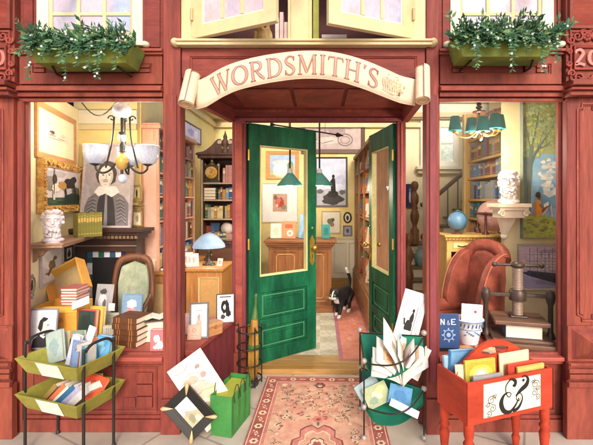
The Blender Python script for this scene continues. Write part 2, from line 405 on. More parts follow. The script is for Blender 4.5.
fz = MB(); fz.bb(-2.46, -1.862, 1.27, 1.297, 2.36, 2.5, CREAMW); fz.bb(-2.46, -1.862, 1.255, 1.297, 2.3, 2.355, CREAM); fz.bb(-2.46, -1.862, 1.28, 1.297, .02, .2, CREAM)
fz.bb(-1.857, -1.82, 1.37, 4.19, 2.86, 2.94, CREAM); fz.bb(-1.82, 2.59, 4.15, 4.197, 2.86, 2.94, CREAM)
fz.bb(-1.02, .5, 4.17, 4.197, .021, .22, wood('#b98d4e', None, 'x')); fz.bb(.2, 1.3, 4.165, 4.19, .22, .9, CREAMW); fz.bb(.2, 1.3, 4.15, 4.19, .902, .94, CREAM)
for q in (.24, .5, .76): fz.frame(q, q+.22, .3, .84, .02, 4.155, 4.165, CREAM, inner=.006)
struct('wall_moulding', fz, bevel=.004)
wb = MB(); wb.bb(-1.86, 1.34, 4.2, 4.26, .02, CE, WALLY); wb.bb(1.34, 2.66, 4.2, 4.26, .02, CE, WALLC); struct('wall_back', wb)
wr = MB()
wr.bb(1.63, 2.2, .76, .82, .02, 2.5, WALLC); wr.bb(2.1, 2.16, .822, 2.16, .02, CE, WALLY); wr.bb(2.162, 2.66, 2.1, 2.16, .02, CE, WALLY); wr.bb(2.6, 2.66, 2.162, 4.198, .02, CE, WALLC)
wr.bb(2.2, 2.26, .05, .758, .02, 2.5, WALLC)
struct('wall_right', wr)
ce = MB(); ce.bb(-1.7, 1.5, .6, 1.1, CE, CE+.06, CREAMW); ce.bb(-2.6, -1.702, .6, .66, CE, CE+.06, CREAMW); ce.bb(1.502, 2.7, .6, .798, CE, CE+.06, CREAMW); ce.bb(-2.6, 2.7, 4.1, 4.26, CE, CE+.06, CREAMW); ce.bb(-2.6, -1.7, 1.29, 4.098, CE, CE+.06, CREAMW); ce.bb(2.55, 2.7, .8, 4.098, CE, CE+.06, CREAMW); ce.bb(-2.6, A0.x-.02, .08, .598, 2.5, 2.55, CREAMW); ce.bb(B0.x+.02, 2.7, .08, .598, 2.5, 2.55, CREAMW)
ce.bb(-2.6, 2.7, .602, .64, 2.55, CE-.002, CREAMW)
struct('ceiling', ce)
be = MB(); be.bb(.97, 2.6, 2.2, 2.3, 2.6, CE+.05, CREAMW); be.bb(.96, 2.6, 2.17, 2.199, 2.62, 2.68, CREAM); be.bb(.96, 2.6, 2.18, 2.199, 2.8, 2.83, CREAM); struct('added_ceiling_beam', be, bevel=.004)  # beam added to hide the ceiling opening behind it
sk = MB(); sk.frame(0, 3.2, 0, 3.0, .05, -.03, .03, CREAMW); [sk.bb(.8*k-.015, .8*k+.015, -.02, .02, .05, 2.95, CREAMW) for k in (1, 2, 3)]
sk_ = sk.build('added_skylight_frame', None); sk_.location = (-1.7, 1.1, CE+.095); sk_.rotation_euler = (-math.pi/2, 0, 0); sk_.location.y = 1.1; sk_.scale.z = -1; tag(sk_, kind='structure')  # invented skylight out of view, added to let daylight into the shop
sp = MB(); sp.bb(-1.68, 1.48, 1.12, 4.08, CE+.09, CE+.094, GL); sp.bb(-2.6, -1.7, .66, 1.29, CE+.09, CE+.094, GL); sp.bb(1.5, 2.55, .8, 4.09, CE+.09, CE+.094, GL); struct('added_skylight_glass', sp)  # glazing of the added openings, also over both window nooks
# ------------------------------------------------------------------ the shopfront
SF = thing('shopfront', 'red painted wooden bookshop front with cream upper windows and open green double doors', 'shopfront')
def fx(px): return X_(px, 0)
def fz_(py): return Z_(py, 0)
ZW = fz_(103); ZC = fz_(88); ZS = .517
# posts beside the doorway
for a, b in ((165, 182), (425, 437.5)):
    p = MB(); x0, x1 = fx(a), fx(b); p.bb(x0, x1, -.035, .07, 0, 3.3, RED_Z); p.bb(x0+.022, x1-.022, -.05, -.035, .35, 2.3, RED_Z) if b == 182 else p.bb(x0+.02, x1-.02, -.048, -.035, .35, 2.3, MAUVE)
    p.bb(x0-.008, x1+.008, -.06, -.0352, 0, .24, RED); p.build('post', SF, bevel=.006)
# pilasters
def pilaster(x0, x1, name):
    p = MB(); c = (x0+x1)/2; y = -.06
    p.bb(x0, x1, y, .07, .0, fz_(100), RED_Z)
    # base block with a pyramid boss
    zb, zt = fz_(357), fz_(324)
    p.bb(x0-.03, x1+.03, y-.05, y, 0, fz_(377), RED)
    p.bb(x0-.012, x1+.012, y-.04, y, fz_(377), zb, RED_Z)
    for zz, o, hh in ((377, .045, .035), (370, .03, .03), (364, .04, .028), (359, .018, .02)):
        p.bb(x0-o+.012, x1+o-.012, y-.03-o, y-.0402, fz_(zz)-hh*.3, fz_(zz)+hh*.7, RED)
    b0, b1 = x0+.012, x1-.012
    p.add([(b0, y-.012, zb+.01), (b1, y-.012, zb+.01), (b1, y-.012, zt), (b0, y-.012, zt), (c, y-.12, (zb+zt)/2+.02)], [(0, 1, 4), (1, 2, 4), (2, 3, 4), (3, 0, 4)], RED_Z)
    p.bb(x0-.006, x1+.006, y-.018, y-.0002, zb, zt+.012, RED)
    o = p.build(name, SF, bevel=.006)
    # incised panel with notched corners
    i0, i1, q = x0+.068, x1-.068, .03; za, ze = fz_(106), fz_(318)
    pts = [(i0+q, za), (i1-q, za), (i1-q, za-q), (i1, za-q*1.3), (i1, ze+q*1.3), (i1-q, ze+q), (i1-q, ze), (i0+q, ze), (i0+q, ze+q), (i0, ze+q*1.3), (i0, za-q*1.3), (i0+q, za-q)]
    t = MB(); t.tube([(a, y-.004, b) for a, b in pts], .007, PINK, 6, True); t.tube([(c+(a-c)*.8, y-.003, (za+ze)/2+(b-(za+ze)/2)*.985) for a, b in pts], .005, RED_D, 6, True); t.build('panel_moulding', SF)
    # upper block: cornice, carved panel, louvres
    u = MB(); u.bb(x0, x1, -.05, .07, fz_(86), 3.3, RED)
    for zz, hh, oo in ((100, .03, .075), (95.5, .02, .1), (92, .03, .125), (87, .014, .09)): u.bb(x0-oo*.25, x1+oo*.25, -.05-oo, .06, fz_(zz), fz_(zz)+hh, PINK if zz == 95.5 else RED)
    u.build('pilaster_head', SF, bevel=.005)
    l = MB()
    for k in range(8):
        z = fz_(31)+k*.031; l.box((c, -.062, z+.015), (x1-x0-.05, .02, .03), PINK, (.5, 0, 0))
    l.frame(x0+.012, x1-.012, fz_(33), 3.1, .02, -.075, -.05, RED); l.build('louvre', SF)
    k = MB(); n0, n1, m0, m1 = x0+.02, x1-.02, fz_(86), fz_(34)
    k.frame(n0, n1, m0, m1, .014, -.064, -.05, PINK, inner=.006)
    f0, f1, g0, g1 = c-.092, c+.092, fz_(73), fz_(49)
    k.frame(f0, f1, g0, g1, .016, -.07, -.05, PINK, inner=.008)
    def scroll(cx, cz, r, fl_, a0=0, turns=1.4):
        pts = []
        for i in range(22):
            t = i/21; a = a0+fl_*t*turns*2*math.pi; rr = r*(1-.85*t); pts.append((cx+rr*math.cos(a), -.06, cz+rr*math.sin(a)))
        k.tube(pts, [.009*(1-.5*i/21) for i in range(22)], PINK, 6)
    for sx in (-1, 1):
        for (dx, dz, r, fl_, a0) in ((.08, .145, .035, 1, 2.4), (.135, .12, .028, -1, .5), (.028, .17, .025, -1, 2), (.075, -.135, .035, -1, -2.4), (.13, -.105, .026, 1, -.5), (.03, -.15, .022, 1, -1.5), (.148, .04, .02, 1, 0), (.15, -.04, .02, -1, 0)):
            scroll(c+sx*dx*.8, (g0+g1)/2+dz, r, fl_*sx, a0 if sx > 0 else math.pi-a0)
    for i in range(7):
        a = i*2*math.pi/7; k.sph((c+.022*math.cos(a), -.058, g1+.06+.022*math.sin(a)), (.013, .012, .013), PINK, 8, 6)
    k.sph((c, -.06, g1+.06), (.012, .014, .012), PINK, 8, 6)
    k.build('carved_panel', SF)
    # house number 20 in relief
    nm = MB(); zc = (g0+g1)/2
    two = cr([(-.082, .03, .022), (-.07, .048, .02), (-.045, .052, .024), (-.028, .03, .026), (-.045, 0, .022), (-.078, -.042, .02)], 5)
    for pts in (two, [(-.085, -.046, .022), (-.05, -.04, .02), (-.018, -.05, .024)], arc(.042, 0, .03, .046, 90, 450, 24, wf=lambda a: .014+.014*abs(math.cos(a)))):
        for yy in (-.0655, -.0625, -.0595): nm.ribbon([(c+a, zc+b, w_*(1 if yy > -.062 else .8)) for a, b, w_ in pts], yy, M('#c9756c', .5, .1, 8))
        nm.tube([(c+a, -.056, zc+b) for a, b, w_ in pts], [w_*.42 for a, b, w_ in pts], M('#c9756c', .5, .1, 8), 6)
    nm.build('house_number', SF)
pilaster(fx(-19), fx(20), 'pilaster'); pilaster(fx(561.5), fx(601), 'pilaster')
for s, a in ((-1, fx(-19)), (1, fx(601))):
    p = MB(); p.bb(a, a+s*1.2, -.02, .07, 0, 3.6, RED); p.build('side_wall', SF)
# jambs beside the display windows
def jamb(a, b):
    p = MB(); p.bb(fx(a), fx(b), -.03, .03, 0, fz_(100), RED_Z); p.build('jamb', SF, bevel=.004)
jamb(20.2, 25.2)
# stall risers under the windows, with L-shaped block panels
def riser(a, b):
    p = MB(); x0, x1 = fx(a), fx(b); p.bb(x0, x1, 0, .06, 0, ZS-.03, RED)
    p.bb(x0, x1, -.03, -.0002, 0, .085, RED); p.bb(x0, x1, -.018, -.0004, .087, .11, RED)
    z0, z1 = fz_(411), fz_(366); p.frame(x0+.05, x1-.05, z0, z1, .012, -.014, -.0002, RED, inner=.006)
    h = (z1-z0-.06)/3
    for s in (-1, 1):
        xo = (x0+.08) if s < 0 else (x1-.08)
        for k in range(3): p.bb(xo, xo-s*.11, -.02, -.0003, z0+.03+k*h, z0+.03+k*h+h-.008, RED)
        p.bb(xo-s*.118, xo-s*.2, -.012, -.0003, z0+.03, z0+.03+h*.8, RED)
    p.build('stall_riser', SF, bevel=.005)
riser(25.4, 164.8); riser(437.7, 561.2)
def sill(a, b):
    p = MB(); p.bb(fx(a), fx(b), -.05, .5, ZS-.028, ZS, M('#b4594c', .5, .14, 4, (.5, 2, 2), alt='#a54c43')); p.bb(fx(a), fx(b), -.035, -.002, ZS-.05, ZS-.03, RED); p.build('window_sill', SF, bevel=.006)
sill(25.4, 164.8); sill(437.7, 561.2)
# display windows : frame > pane
def dwin(a, b):
    x0, x1 = fx(a), fx(b); f = MB(); f.frame(x0, x1, ZS, ZW+.03, .016, .0, .03, RED, inner=.008); o = f.build('display_window', SF, bevel=.002)
    p = MB(); p.bb(x0+.014, x1-.014, .014, .018, ZS+.014, ZW+.016, GL); p.build('pane', o)
    return o
dl = dwin(25.4, 164.8); dr = dwin(437.7, 561.2)
# fascia over the windows
def fascia(a, b):
    p = MB(); x0, x1 = fx(a), fx(b); z0, z1 = fz_(88), fz_(54)
    p.bb(x0, x1, .0, .06, ZW+.031, z1, RED_D)
    for za, hh, o in ((102.5, .022, .03), (98.5, .03, .05), (93.5, .03, .075), (89.5, .014, .05)): p.bb(x0, x1, -o, -.0002, fz_(za), fz_(za)+hh, RED if za != 93.5 else PINK)
    p.frame(x0+.01, x1-.01, z0+.02, z1-.005, .07, -.022, -.0003, RED, inner=.004); p.frame(x0+.08, x1-.08, z0+.09, z1-.075, .01, -.012, -.0004, PINK, inner=.004)
    for s in (-1, 1):
        xo = x0+.1 if s < 0 else x1-.1
        for k in range(3): p.bb(xo, xo-s*.075, -.014, -.0005, z0+.104+k*.027*1.15, z0+.104+k*.027*1.15+.026, RED)
    p.bb(x0, x1, -.055, .06, z1, z1+.02, PINK); p.bb(x0, x1, -.04, .06, z1-.018, z1-.0005, RED)
    p.build('fascia', SF, bevel=.003)
fascia(20.2, 164.8); fascia(437.7, 561.3)
# upper storey walls beside the windows
def upper(a, b, m=RED_D):
    p = MB(); p.bb(fx(a), fx(b), 0, .07, fz_(51), 3.3, m); p.bb(fx(a)+.03, fx(b)-.03, -.012, 0, fz_(48), 3.25, m); p.build('upper_wall', SF, bevel=.004)
upper(20.2, 38); upper(142.5, 164.8); upper(437.7, 450.5); upper(552.5, 561.3, RED)
bk_ = MB(); bk_.bb(fx(-42), fx(632), .07, .12, 3.302, 3.6, RED); bk_.build('upper_wall', SF)
LAV = M('#a5b2d0', .18, .16, 7, (1, 1, .6), alt='#d8bcc0', spec=.35)  # pane colour carries a painted sky reflection, lavender with pink clouds
def upper_window(a, b):
    x0, x1 = fx(a), fx(b); z0 = fz_(45); z1 = 3.3
    f = MB(); f.frame(x0, x1, z0, z1, .075, -.012, .06, CREAMW, inner=.01); f.frame(x0+.075, x1-.075, z0+.075, z1-.07, .02, .004, .06, CREAM, inner=.01)
    o = f.build('upper_window', SF, bevel=.003)
    m = MB(); i0, i1 = x0+.095, x1-.095
    for t in (1/3, 2/3): m.bb(i0+(i1-i0)*t-.012, i0+(i1-i0)*t+.012, .012, .04, z0+.095, z1-.09, CREAM)
    for zz in (fz_(13), fz_(13)+.26): m.bb(i0, i1, .014, .038, zz-.011, zz+.011, CREAM)
    m.build('glazing_bar', o)
    p = MB(); p.bb(i0, i1, .022, .028, z0+.09, z1-.08, LAV); p.build('pane', o)
    s = MB(); s.bb(x0-.03, x1+.03, -.07, .0, z0-.03, z0, CREAMW)
    for xx in (x0-.03, x1+.03): s.sph((xx, -.035, z0-.012), (.03, .035, .022), CREAMW, 12, 8)
    s.build('sill', o, bevel=.006)
upper_window(37.5, 143); upper_window(450, 553)
# centre: opening with two casements pushed outwards
zs_ = fz_(43); cx0, cx1 = fx(182), fx(425)
c = MB(); c.bb(fx(180), fx(432), -.075, .1, fz_(49), zs_, CREAM); c.bb(fx(177), fx(432), -.09, -.0752, fz_(46), zs_-.004, CREAM)
c.sph((fx(178), -.045, fz_(45.5)), (.03, .045, .03), CREAM, 12, 8); c.sph((fx(431), -.045, fz_(45.5)), (.03, .045, .03), CREAM, 12, 8)
c.build('window_ledge', SF, bevel=.006)
for a_, b_ in ((182, 194), (412, 425)): c = MB(); c.bb(fx(a_), fx(b_), -.02, .06, zs_, 3.3, CREAM); c.build('window_jamb', SF, bevel=.004)
c = MB(); c.bb(fx(288), fx(312), -.02, .06, zs_, 3.3, CREAM); c.bb(fx(291), fx(309), -.03, -.02, zs_, 3.3, CREAM); c.build('window_mullion', SF, bevel=.004)
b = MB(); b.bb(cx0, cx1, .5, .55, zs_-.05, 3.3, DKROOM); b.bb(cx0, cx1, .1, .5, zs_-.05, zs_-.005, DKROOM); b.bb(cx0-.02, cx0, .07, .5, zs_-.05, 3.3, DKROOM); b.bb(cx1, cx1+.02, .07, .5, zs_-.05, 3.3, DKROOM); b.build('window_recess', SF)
def casement(hx, w_, ang, sgn):
    z0, z1 = zs_+.012, 3.28
    f = MB(); a, e = (0, w_) if sgn > 0 else (-w_, 0)
    f.frame(a, e, z0, z1, .085, -.02, .02, CREAM, inner=.006); f.frame(a+.085, e-.085, z0+.085, z1-.085, .012, -.012, .012, CREAMW, inner=.004)
    o = f.build('casement', SF, bevel=.003); o.location = (hx, -.022, 0); o.rotation_euler = (0, 0, ang)
    m = MB()
    for t in (1/3, 2/3): xx = a+.097+(e-a-.194)*t; m.bb(xx-.012, xx+.012, -.012, .012, z0+.097, z1-.097, CREAM)
    m.build('glazing_bar', o); p = MB(); p.bb(a+.09, e-.09, -.003, .003, z0+.09, z1-.09, LAV); p.build('pane', o)
    h = MB(); xx = a+.01 if sgn > 0 else e-.01; h.tube([(xx, -.03, z0+.12), (xx, -.03, z0+.2)], .009, M('#c9b184', .4)); h.build('hinge', o)
casement(fx(194.5), .66, math.radians(-24), 1); casement(fx(411.5), .63, math.radians(22), -1)
# red panel behind the banner
p = MB(); zb_ = fz_(80); p.bb(cx0, cx1, 0, .06, zb_, fz_(49), RED_D)
p.frame(cx0+.005, cx1-.005, zb_+.005, fz_(49.5), .055, -.02, -.0002, RED_D, inner=.004); p.frame(cx0+.06, cx1-.06, zb_+.06, fz_(57), .012, -.012, -.0003, RED, inner=.005); p.build('fascia', SF, bevel=.003)
# porch: soffit, side windows, header, door frame
ZSF = zb_+.0; q = MB()
q.prismz([(A0.x-.04, .061), (B0.x+.04, .061), (B1.x+.03, .97), (A1.x-.03, .97)], ZSF, ZSF+.05, RED_D)
for t0, t1 in ((.05, .35), (.37, .63), (.65, .95)):
    xa, xb = X_(240, .9)+.0, X_(398, .9); L_ = xb-xa; q.prismz([(xa+L_*t0, .2), (xa+L_*t1, .2), (xa+L_*t1, .75), (xa+L_*t0, .75)], ZSF-.012, ZSF-.0004, RED)
q.build('porch_soffit', SF, bevel=.004)
def porch_side(a, b, s):
    d = (b-a); L_ = d.length; ang = math.atan2(d.y, d.x)
    f = MB(); zt = 2.3
    f.bb(.07, L_, -.03, .03, 0, ZS-.03, MAUVE if s < 0 else RED)
    sy = 1 if s > 0 else -1    # side towards the porch
    f.frame(.12, L_-.06, .1, ZS-.09, .02, sy*-.042, sy*-.03, PINK, inner=.0)
    f.bb(.07, L_, -.05, .05, ZS-.03, ZS+.004, PINK)
    f2 = MB(); f2.bb(.07, L_, -.03, .03, zt, ZSF, RED_D); o2 = f2.build('porch_head', SF, bevel=.004); o2.location = (a.x, a.y, 0); o2.rotation_euler = (0, 0, ang)
    o = f.build('porch_side', SF, bevel=.004); o.location = (a.x, a.y, 0); o.rotation_euler = (0, 0, ang)
    p = MB(); p.bb(.07, L_-.03, -.003, .003, ZS+.0045, zt-.0005, GL); p.build('pane', o)
    return o, L_, zt
psl, LL, ZT = porch_side(A0, A1, -1); psr, LR, _ = porch_side(B0, B1, 1)
ya = .9
h = MB(); xl, xr = X_(233, ya), X_(405, ya); hz = Z_(122, ya)
h.bb(xl, xr, ya-.03, ya+.05, hz, ZSF-.0005, RED_D); h.bb(xl, xr, ya-.05, ya-.0302, hz, hz+.03, MAUVE); h.bb(xl, xr, ya-.045, ya-.0303, ZSF-.03, ZSF-.001, RED)
h.build('door_header', SF, bevel=.004)
for a, b in ((233, 246.5), (396.5, 405)):
    p = MB(); p.bb(X_(a, ya), X_(b, ya), ya-.04, ya+.06, .0, hz-.0005, MAUVE); p.bb(X_(a, ya)+.03, X_(b, ya)-.03, ya-.05, ya-.04, .2, hz-.02, PINK); p.bb(X_(a, ya)-.008, X_(b, ya)+.008, ya-.06, ya-.0402, 0, .2, RED); p.build('door_post', SF, bevel=.006)
# green doors
GRN = M('#1a6644', .5, .35, 5, (3, 3, .8), alt='#0f4a33', bump=.1, spec=.2); GRNL = M('#4f8f66', .4, .15, 8); BRASS = M('#c9a04e', .35, .2, 20, metal=.7)
def door(hx, w_, ang, sgn):
    z0, z1 = .05, hz-.008; a, e = (0, w_) if sgn > 0 else (-w_, 0); d = MB(); st = .115; T = .022
    zr = .9; zm = .86
    d.bb(a, a+st, -T, T, z0, z1, GRN); d.bb(e-st, e, -T, T, z0, z1, GRN)
    d.bb(a+st, e-st, -T+.001, T-.001, z1-.2, z1-.001, GRN); d.bb(a+st, e-st, -T+.001, T-.001, .71, .87, GRN); d.bb(a+st, e-st, -T+.001, T-.001, .38, .46, GRN); d.bb(a+st, e-st, -T+.001, T-.001, z0+.001, .18, GRN)
    for p0, p1 in ((.46, .71), (.18, .38)):
        d.bb(a+st, e-st, -.008, .008, p0, p1, GRN)
        for sg in (-1, 1): d.frame(a+st+.05, e-st-.05, p0+.045, p1-.045, .022, sg*.016, sg*.008, GRN, inner=0)
    o = d.build('door', SF, bevel=.004); o.location = (hx, ya+.01, 0); o.rotation_euler = (0, 0, ang)
    b = MB()
    for p0, p1 in ((.46, .71), (.18, .38)):
        for sg in (-1, 1): b.frame(a+st+.03, e-st-.03, p0+.025, p1-.025, .008, sg*.014, sg*.008, GRNL, inner=0)
    b.frame(a+st-.002, e-st+.002, .868, z1-.198, .012, -T-.004, T+.004, M('#cfc58a', .5), inner=.004); b.build('door_moulding', o)
    p = MB(); p.bb(a+st, e-st, -.003, .003, .87, z1-.2, GL); p.build('pane', o)
    k = MB(); xk = e-.055 if sgn > 0 else a+.055
    for sg in (-1, 1):
        k.prism([(xk-.032, .96), (xk, .91), (xk+.032, .96), (xk+.026, 1.0), (xk+.032, 1.17), (xk, 1.23), (xk-.032, 1.17), (xk-.026, 1.0)], sg*(T+.0005), sg*(T+.007), BRASS)
        k.lathe([(.009, 0), (.009, .03), (.026, .035), (.03, .05), (.024, .066), (0, .07)], BRASS, 14, (xk, sg*(T+.006), 1.1), Matrix.Rotation(-sg*math.pi/2, 3, 'X'))
        k.bb(xk-.004, xk+.004, sg*(T+.0072), sg*(T+.0085), .99, 1.03, M('#2c2622'))
        k.sph((xk, sg*(T+.006), 1.3), (.013, .008, .013), M('#6fae62', .3), 10, 6)
    k.build('door_handle', o)
    xx = a if sgn > 0 else e
    for z in (.35, 1.13, 1.95): hg = MB(); hg.tube([(xx-sgn*.004, -T-.004, z), (xx-sgn*.004, -T-.004, z+.1)], .011, BRASS, 8); hg.build('hinge', o)
    return o
# things on the upper ledge are built with the small objects
DRL = door(X_(247, ya)+.005, .77, math.radians(37), 1); DRR = door(X_(396, ya)-.005, .75, math.radians(-80), -1)
# building behind and above
rf = MB(); rf.bb(-2.8, -2.72, .13, 4.3, 0, 3.1, RED_D); rf.bb(2.72, 2.8, .13, 4.3, 0, 3.1, RED_D); rf.bb(-2.72, 2.72, 4.27, 4.35, 0, 3.1, RED_D); rf.build('building_shell', SF)
# ------------------------------------------------------------------ the shop's furniture
IRON = M('#26221f', .45, .15, 20); BRN = wood('#6b4128', '#4f2e1c', 'z'); DRK = wood('#4a2c20', '#36201a', 'x'); OAK = wood('#c98d4e', '#b87a40', 'z'); HONEY = wood('#dcb262', '#cf9f4e', 'z'); PEACH = wood('#d99c7c', '#e0aa90', 'z')
GOLD = M('#c79a45', .35, .2, 20, metal=.5); WHITE = M('#eeeae4', .6, .06, 6); PAPER = M('#f3eee2', .8, .05, 6)
def glow(hexc, e): return M(hexc, .4, .04, 6, emit=e)
def lamp_light(name, loc, watts, parent=None, r=.05, col=(1, .86, .66)):
    l = bpy.data.lights.new(name, 'POINT'); l.energy = watts*LAMP_W; l.shadow_soft_size = r; l.color = col
    o = bpy.data.objects.new(name, l); COL.objects.link(o); o.location = loc
    if parent: o.parent = parent
    return o
def pic_px(name, label, a, b, c, d, Y, **k):
    s = S(Y); return picture(name, label, k.pop('cat', 'picture'), ((a+c)/2*s-VX*s, Y, EYE-((b+d)/2-VY)*s), (0, 0, 0), abs(c-a)*s, abs(d-b)*s, **k)
WD = (W1-W0).normalized(); WANG = math.atan2(WD.y, WD.x)
def wallp(px):   # point of the splayed left wall seen in column px
    lo, hi = 0.0, 1.0
    for _ in range(40):
        t = (lo+hi)/2; p = W0.lerp(W1, t)
        if VX+p.x/S(p.y) < px: lo = t
        else: hi = t
    return W0.lerp(W1, lo)
WN = Vector((WD.y, -WD.x))
def wall_pic(name, label, a, b, c, d, off=.012, **k):
    pa, pb = wallp(a), wallp(c); m = (pa+pb)/2+WN*off; s = S(m.y)
    return picture(name, label, k.pop('cat', 'picture'), (m.x, m.y, EYE-((b+d)/2-VY)*s), (0, 0, WANG), (pb-pa).length, (d-b)*s, **k)
# --- pictures on the left wall
wall_pic('framed_drawing', 'light wood framed ink drawing with wide cream mount, topmost on the left window wall', 34, 111, 74, 162, frame=('#c48d58', .05), mount=('#f0e3bc', .13), base='#ead8c4',
         shapes=[('#6b5348', rough(.27, .66, .1, .17, 2)), ('#a99076', rough(.27, .42, .16, .1, 4)), ('#3f3330', rough(.3, .74, .06, .07, 8)), ('#cfae84', rough(.7, .6, .14, .05, 5)), ('#c8a888', rough(.65, .3, .22, .06, 6)), ('#b99478', rough(.4, .15, .3, .04, 9)), ('#cdb596', rough(.72, .75, .1, .04, 11))])
wall_pic('gilt_framed_painting', 'ornate gilt framed painting of a dark horse and white horse above the green books', 36, 163, 78, 212, frame=('#c28a3c', .062, '#e0b566'), ornate=True, depth=.05, base='#d9cdd0', off=.03,
         shapes=[('#b9b0b8', rough(.3, .85, .3, .1, 21)), ('#8a8078', rough(.15, .6, .14, .2, 22)), ('#6a7058', rough(.9, .4, .16, .14, 23)), ('#2f4a33', [(0, 0), (1, 0), (1, .3), (.6, .22), (0, .2)]), ('#3f5c3a', rough(.3, .12, .2, .06, 24)), ('#22382a', rough(.55, .08, .2, .05, 25)), ('#1f3327', rough(.75, .2, .25, .14, 5)), ('#2a2422', rough(.68, .62, .17, .16, 3)), ('#2a2422', rough(.8, .75, .1, .1, 4)), ('#2a2422', [(.5, .5), (.56, .5), (.6, .2), (.55, .2)]), ('#2a2422', [(.78, .5), (.85, .5), (.9, .2), (.84, .2)]), ('#e6ddd0', rough(.3, .48, .13, .1, 6)), ('#e6ddd0', [(.2, .45), (.27, .45), (.25, .15), (.2, .15)]), ('#b98a4a', rough(.45, .55, .12, .12, 7)), ('#40302a', rough(.25, .72, .06, .12, 8)), ('#40302a', line([(.22, .3), (.24, 1)], .018))])
wall_pic('bird_print', 'small framed print of a brown perched bird under the wall shelf', 39, 248, 61, 282, frame=('#c3b3b4', .02), mount=('#ece4df', .03), base='#eee6e2', shapes=[('#9a7448', rough(.5, .52, .2, .22, 3)), ('#8a6a48', ell(.66, .78, .12, .1)), ('#7c5c3c', [(.38, .45), (.52, .38), (.3, .08), (.2, .14)]), ('#6a5a4a', line([(.1, .2), (.9, .3)], .03))])
wall_pic('small_dark_frame', 'tiny black framed silhouette hanging beside the bird print', 64, 246, 71, 260, frame=('#2b2522', .018), base='#d8d0c4', shapes=[('#2b2522', ell(.5, .4, .3, .3)), ('#2b2522', ell(.5, .7, .16, .15))])
# oval miniature
pm = wallp(30); o_ = thing('oval_miniature', 'dark oval miniature with hanging bow at the left window edge', 'picture', (pm.x+.01, pm.y, EYE-(285-VY)*S(pm.y)), (0, 0, WANG))
mb = MB(); mb.tube([(.045*math.cos(a), -.006, .06*math.sin(a)) for a in [i*math.pi/10 for i in range(20)]], .007, M('#9a8f70', .4), 8, True); mb.build('frame', o_)
mb = MB(); art_mesh(mb, -.001, .001, -.001, .001, 0, '#c9c09c', []); mb.add([(.042*u, -.003, .056*v) for u, v in ell(0, 0, 1, 1, 20)], [tuple(range(20))], M('#cfc7a2')); mb.add([(.042*u, -.004, .056*v) for u, v in ell(0, -.2, .55, .6, 16)], [tuple(range(16))], M('#2e2a27')); mb.add([(.042*u, -.0045, .056*v) for u, v in ell(.05, .3, .4, .4, 16)], [tuple(range(16))], M('#2e2a27')); mb.build('print', o_, recalc=False)
mb = MB(); [mb.sph((dx, -.006, dz), (.016, .008, .013), M('#a39a86'), 8, 6) for dx, dz in ((-.014, -.075), (.014, -.075), (0, -.095), (0, .07))]; mb.build('bow', o_)
# wall shelf with brackets
pa, pb = wallp(29), wallp(79); ms = (pa+pb)/2; L_ = (pb-pa).length; zs = EYE-(237.5-VY)*S(ms.y)
sh = thing('wall_shelf', 'brown wooden wall shelf on scrolled brackets holding the marble head', 'shelf', (ms.x, ms.y, zs), (0, 0, WANG)); SWD = wood('#b08a70', '#9c765c', 'x')
mb = MB(); mb.bb(-L_/2, L_/2, -.22, 0, -.035, 0, SWD); mb.bb(-L_/2-.01, L_/2+.01, -.23, 0, -.012, .002, SWD); mb.build('board', sh, bevel=.004)
for bx in (-L_/2+.08, L_/2-.16):
    mb = MB(); pr = cr([(-.15, -.036), (-.14, -.05), (-.09, -.06), (-.06, -.1), (-.03, -.11), (-.015, -.14), (0, -.15)], 5); b_ = [(a, c) for a, c in pr]+[(0, -.036)]
    mb.M = Matrix.Translation((bx, 0, 0)) @ Matrix.Rotation(math.pi/2, 4, 'Z'); mb.prism([(p, q) for p, q in b_], -.02, .02, SWD); mb.build('bracket', sh)
def on_shelf(px, back=.085): p = wallp(px)+WN*back; return Vector((p.x, p.y, zs+.003))
SWAP = lambda v: Vector(v)
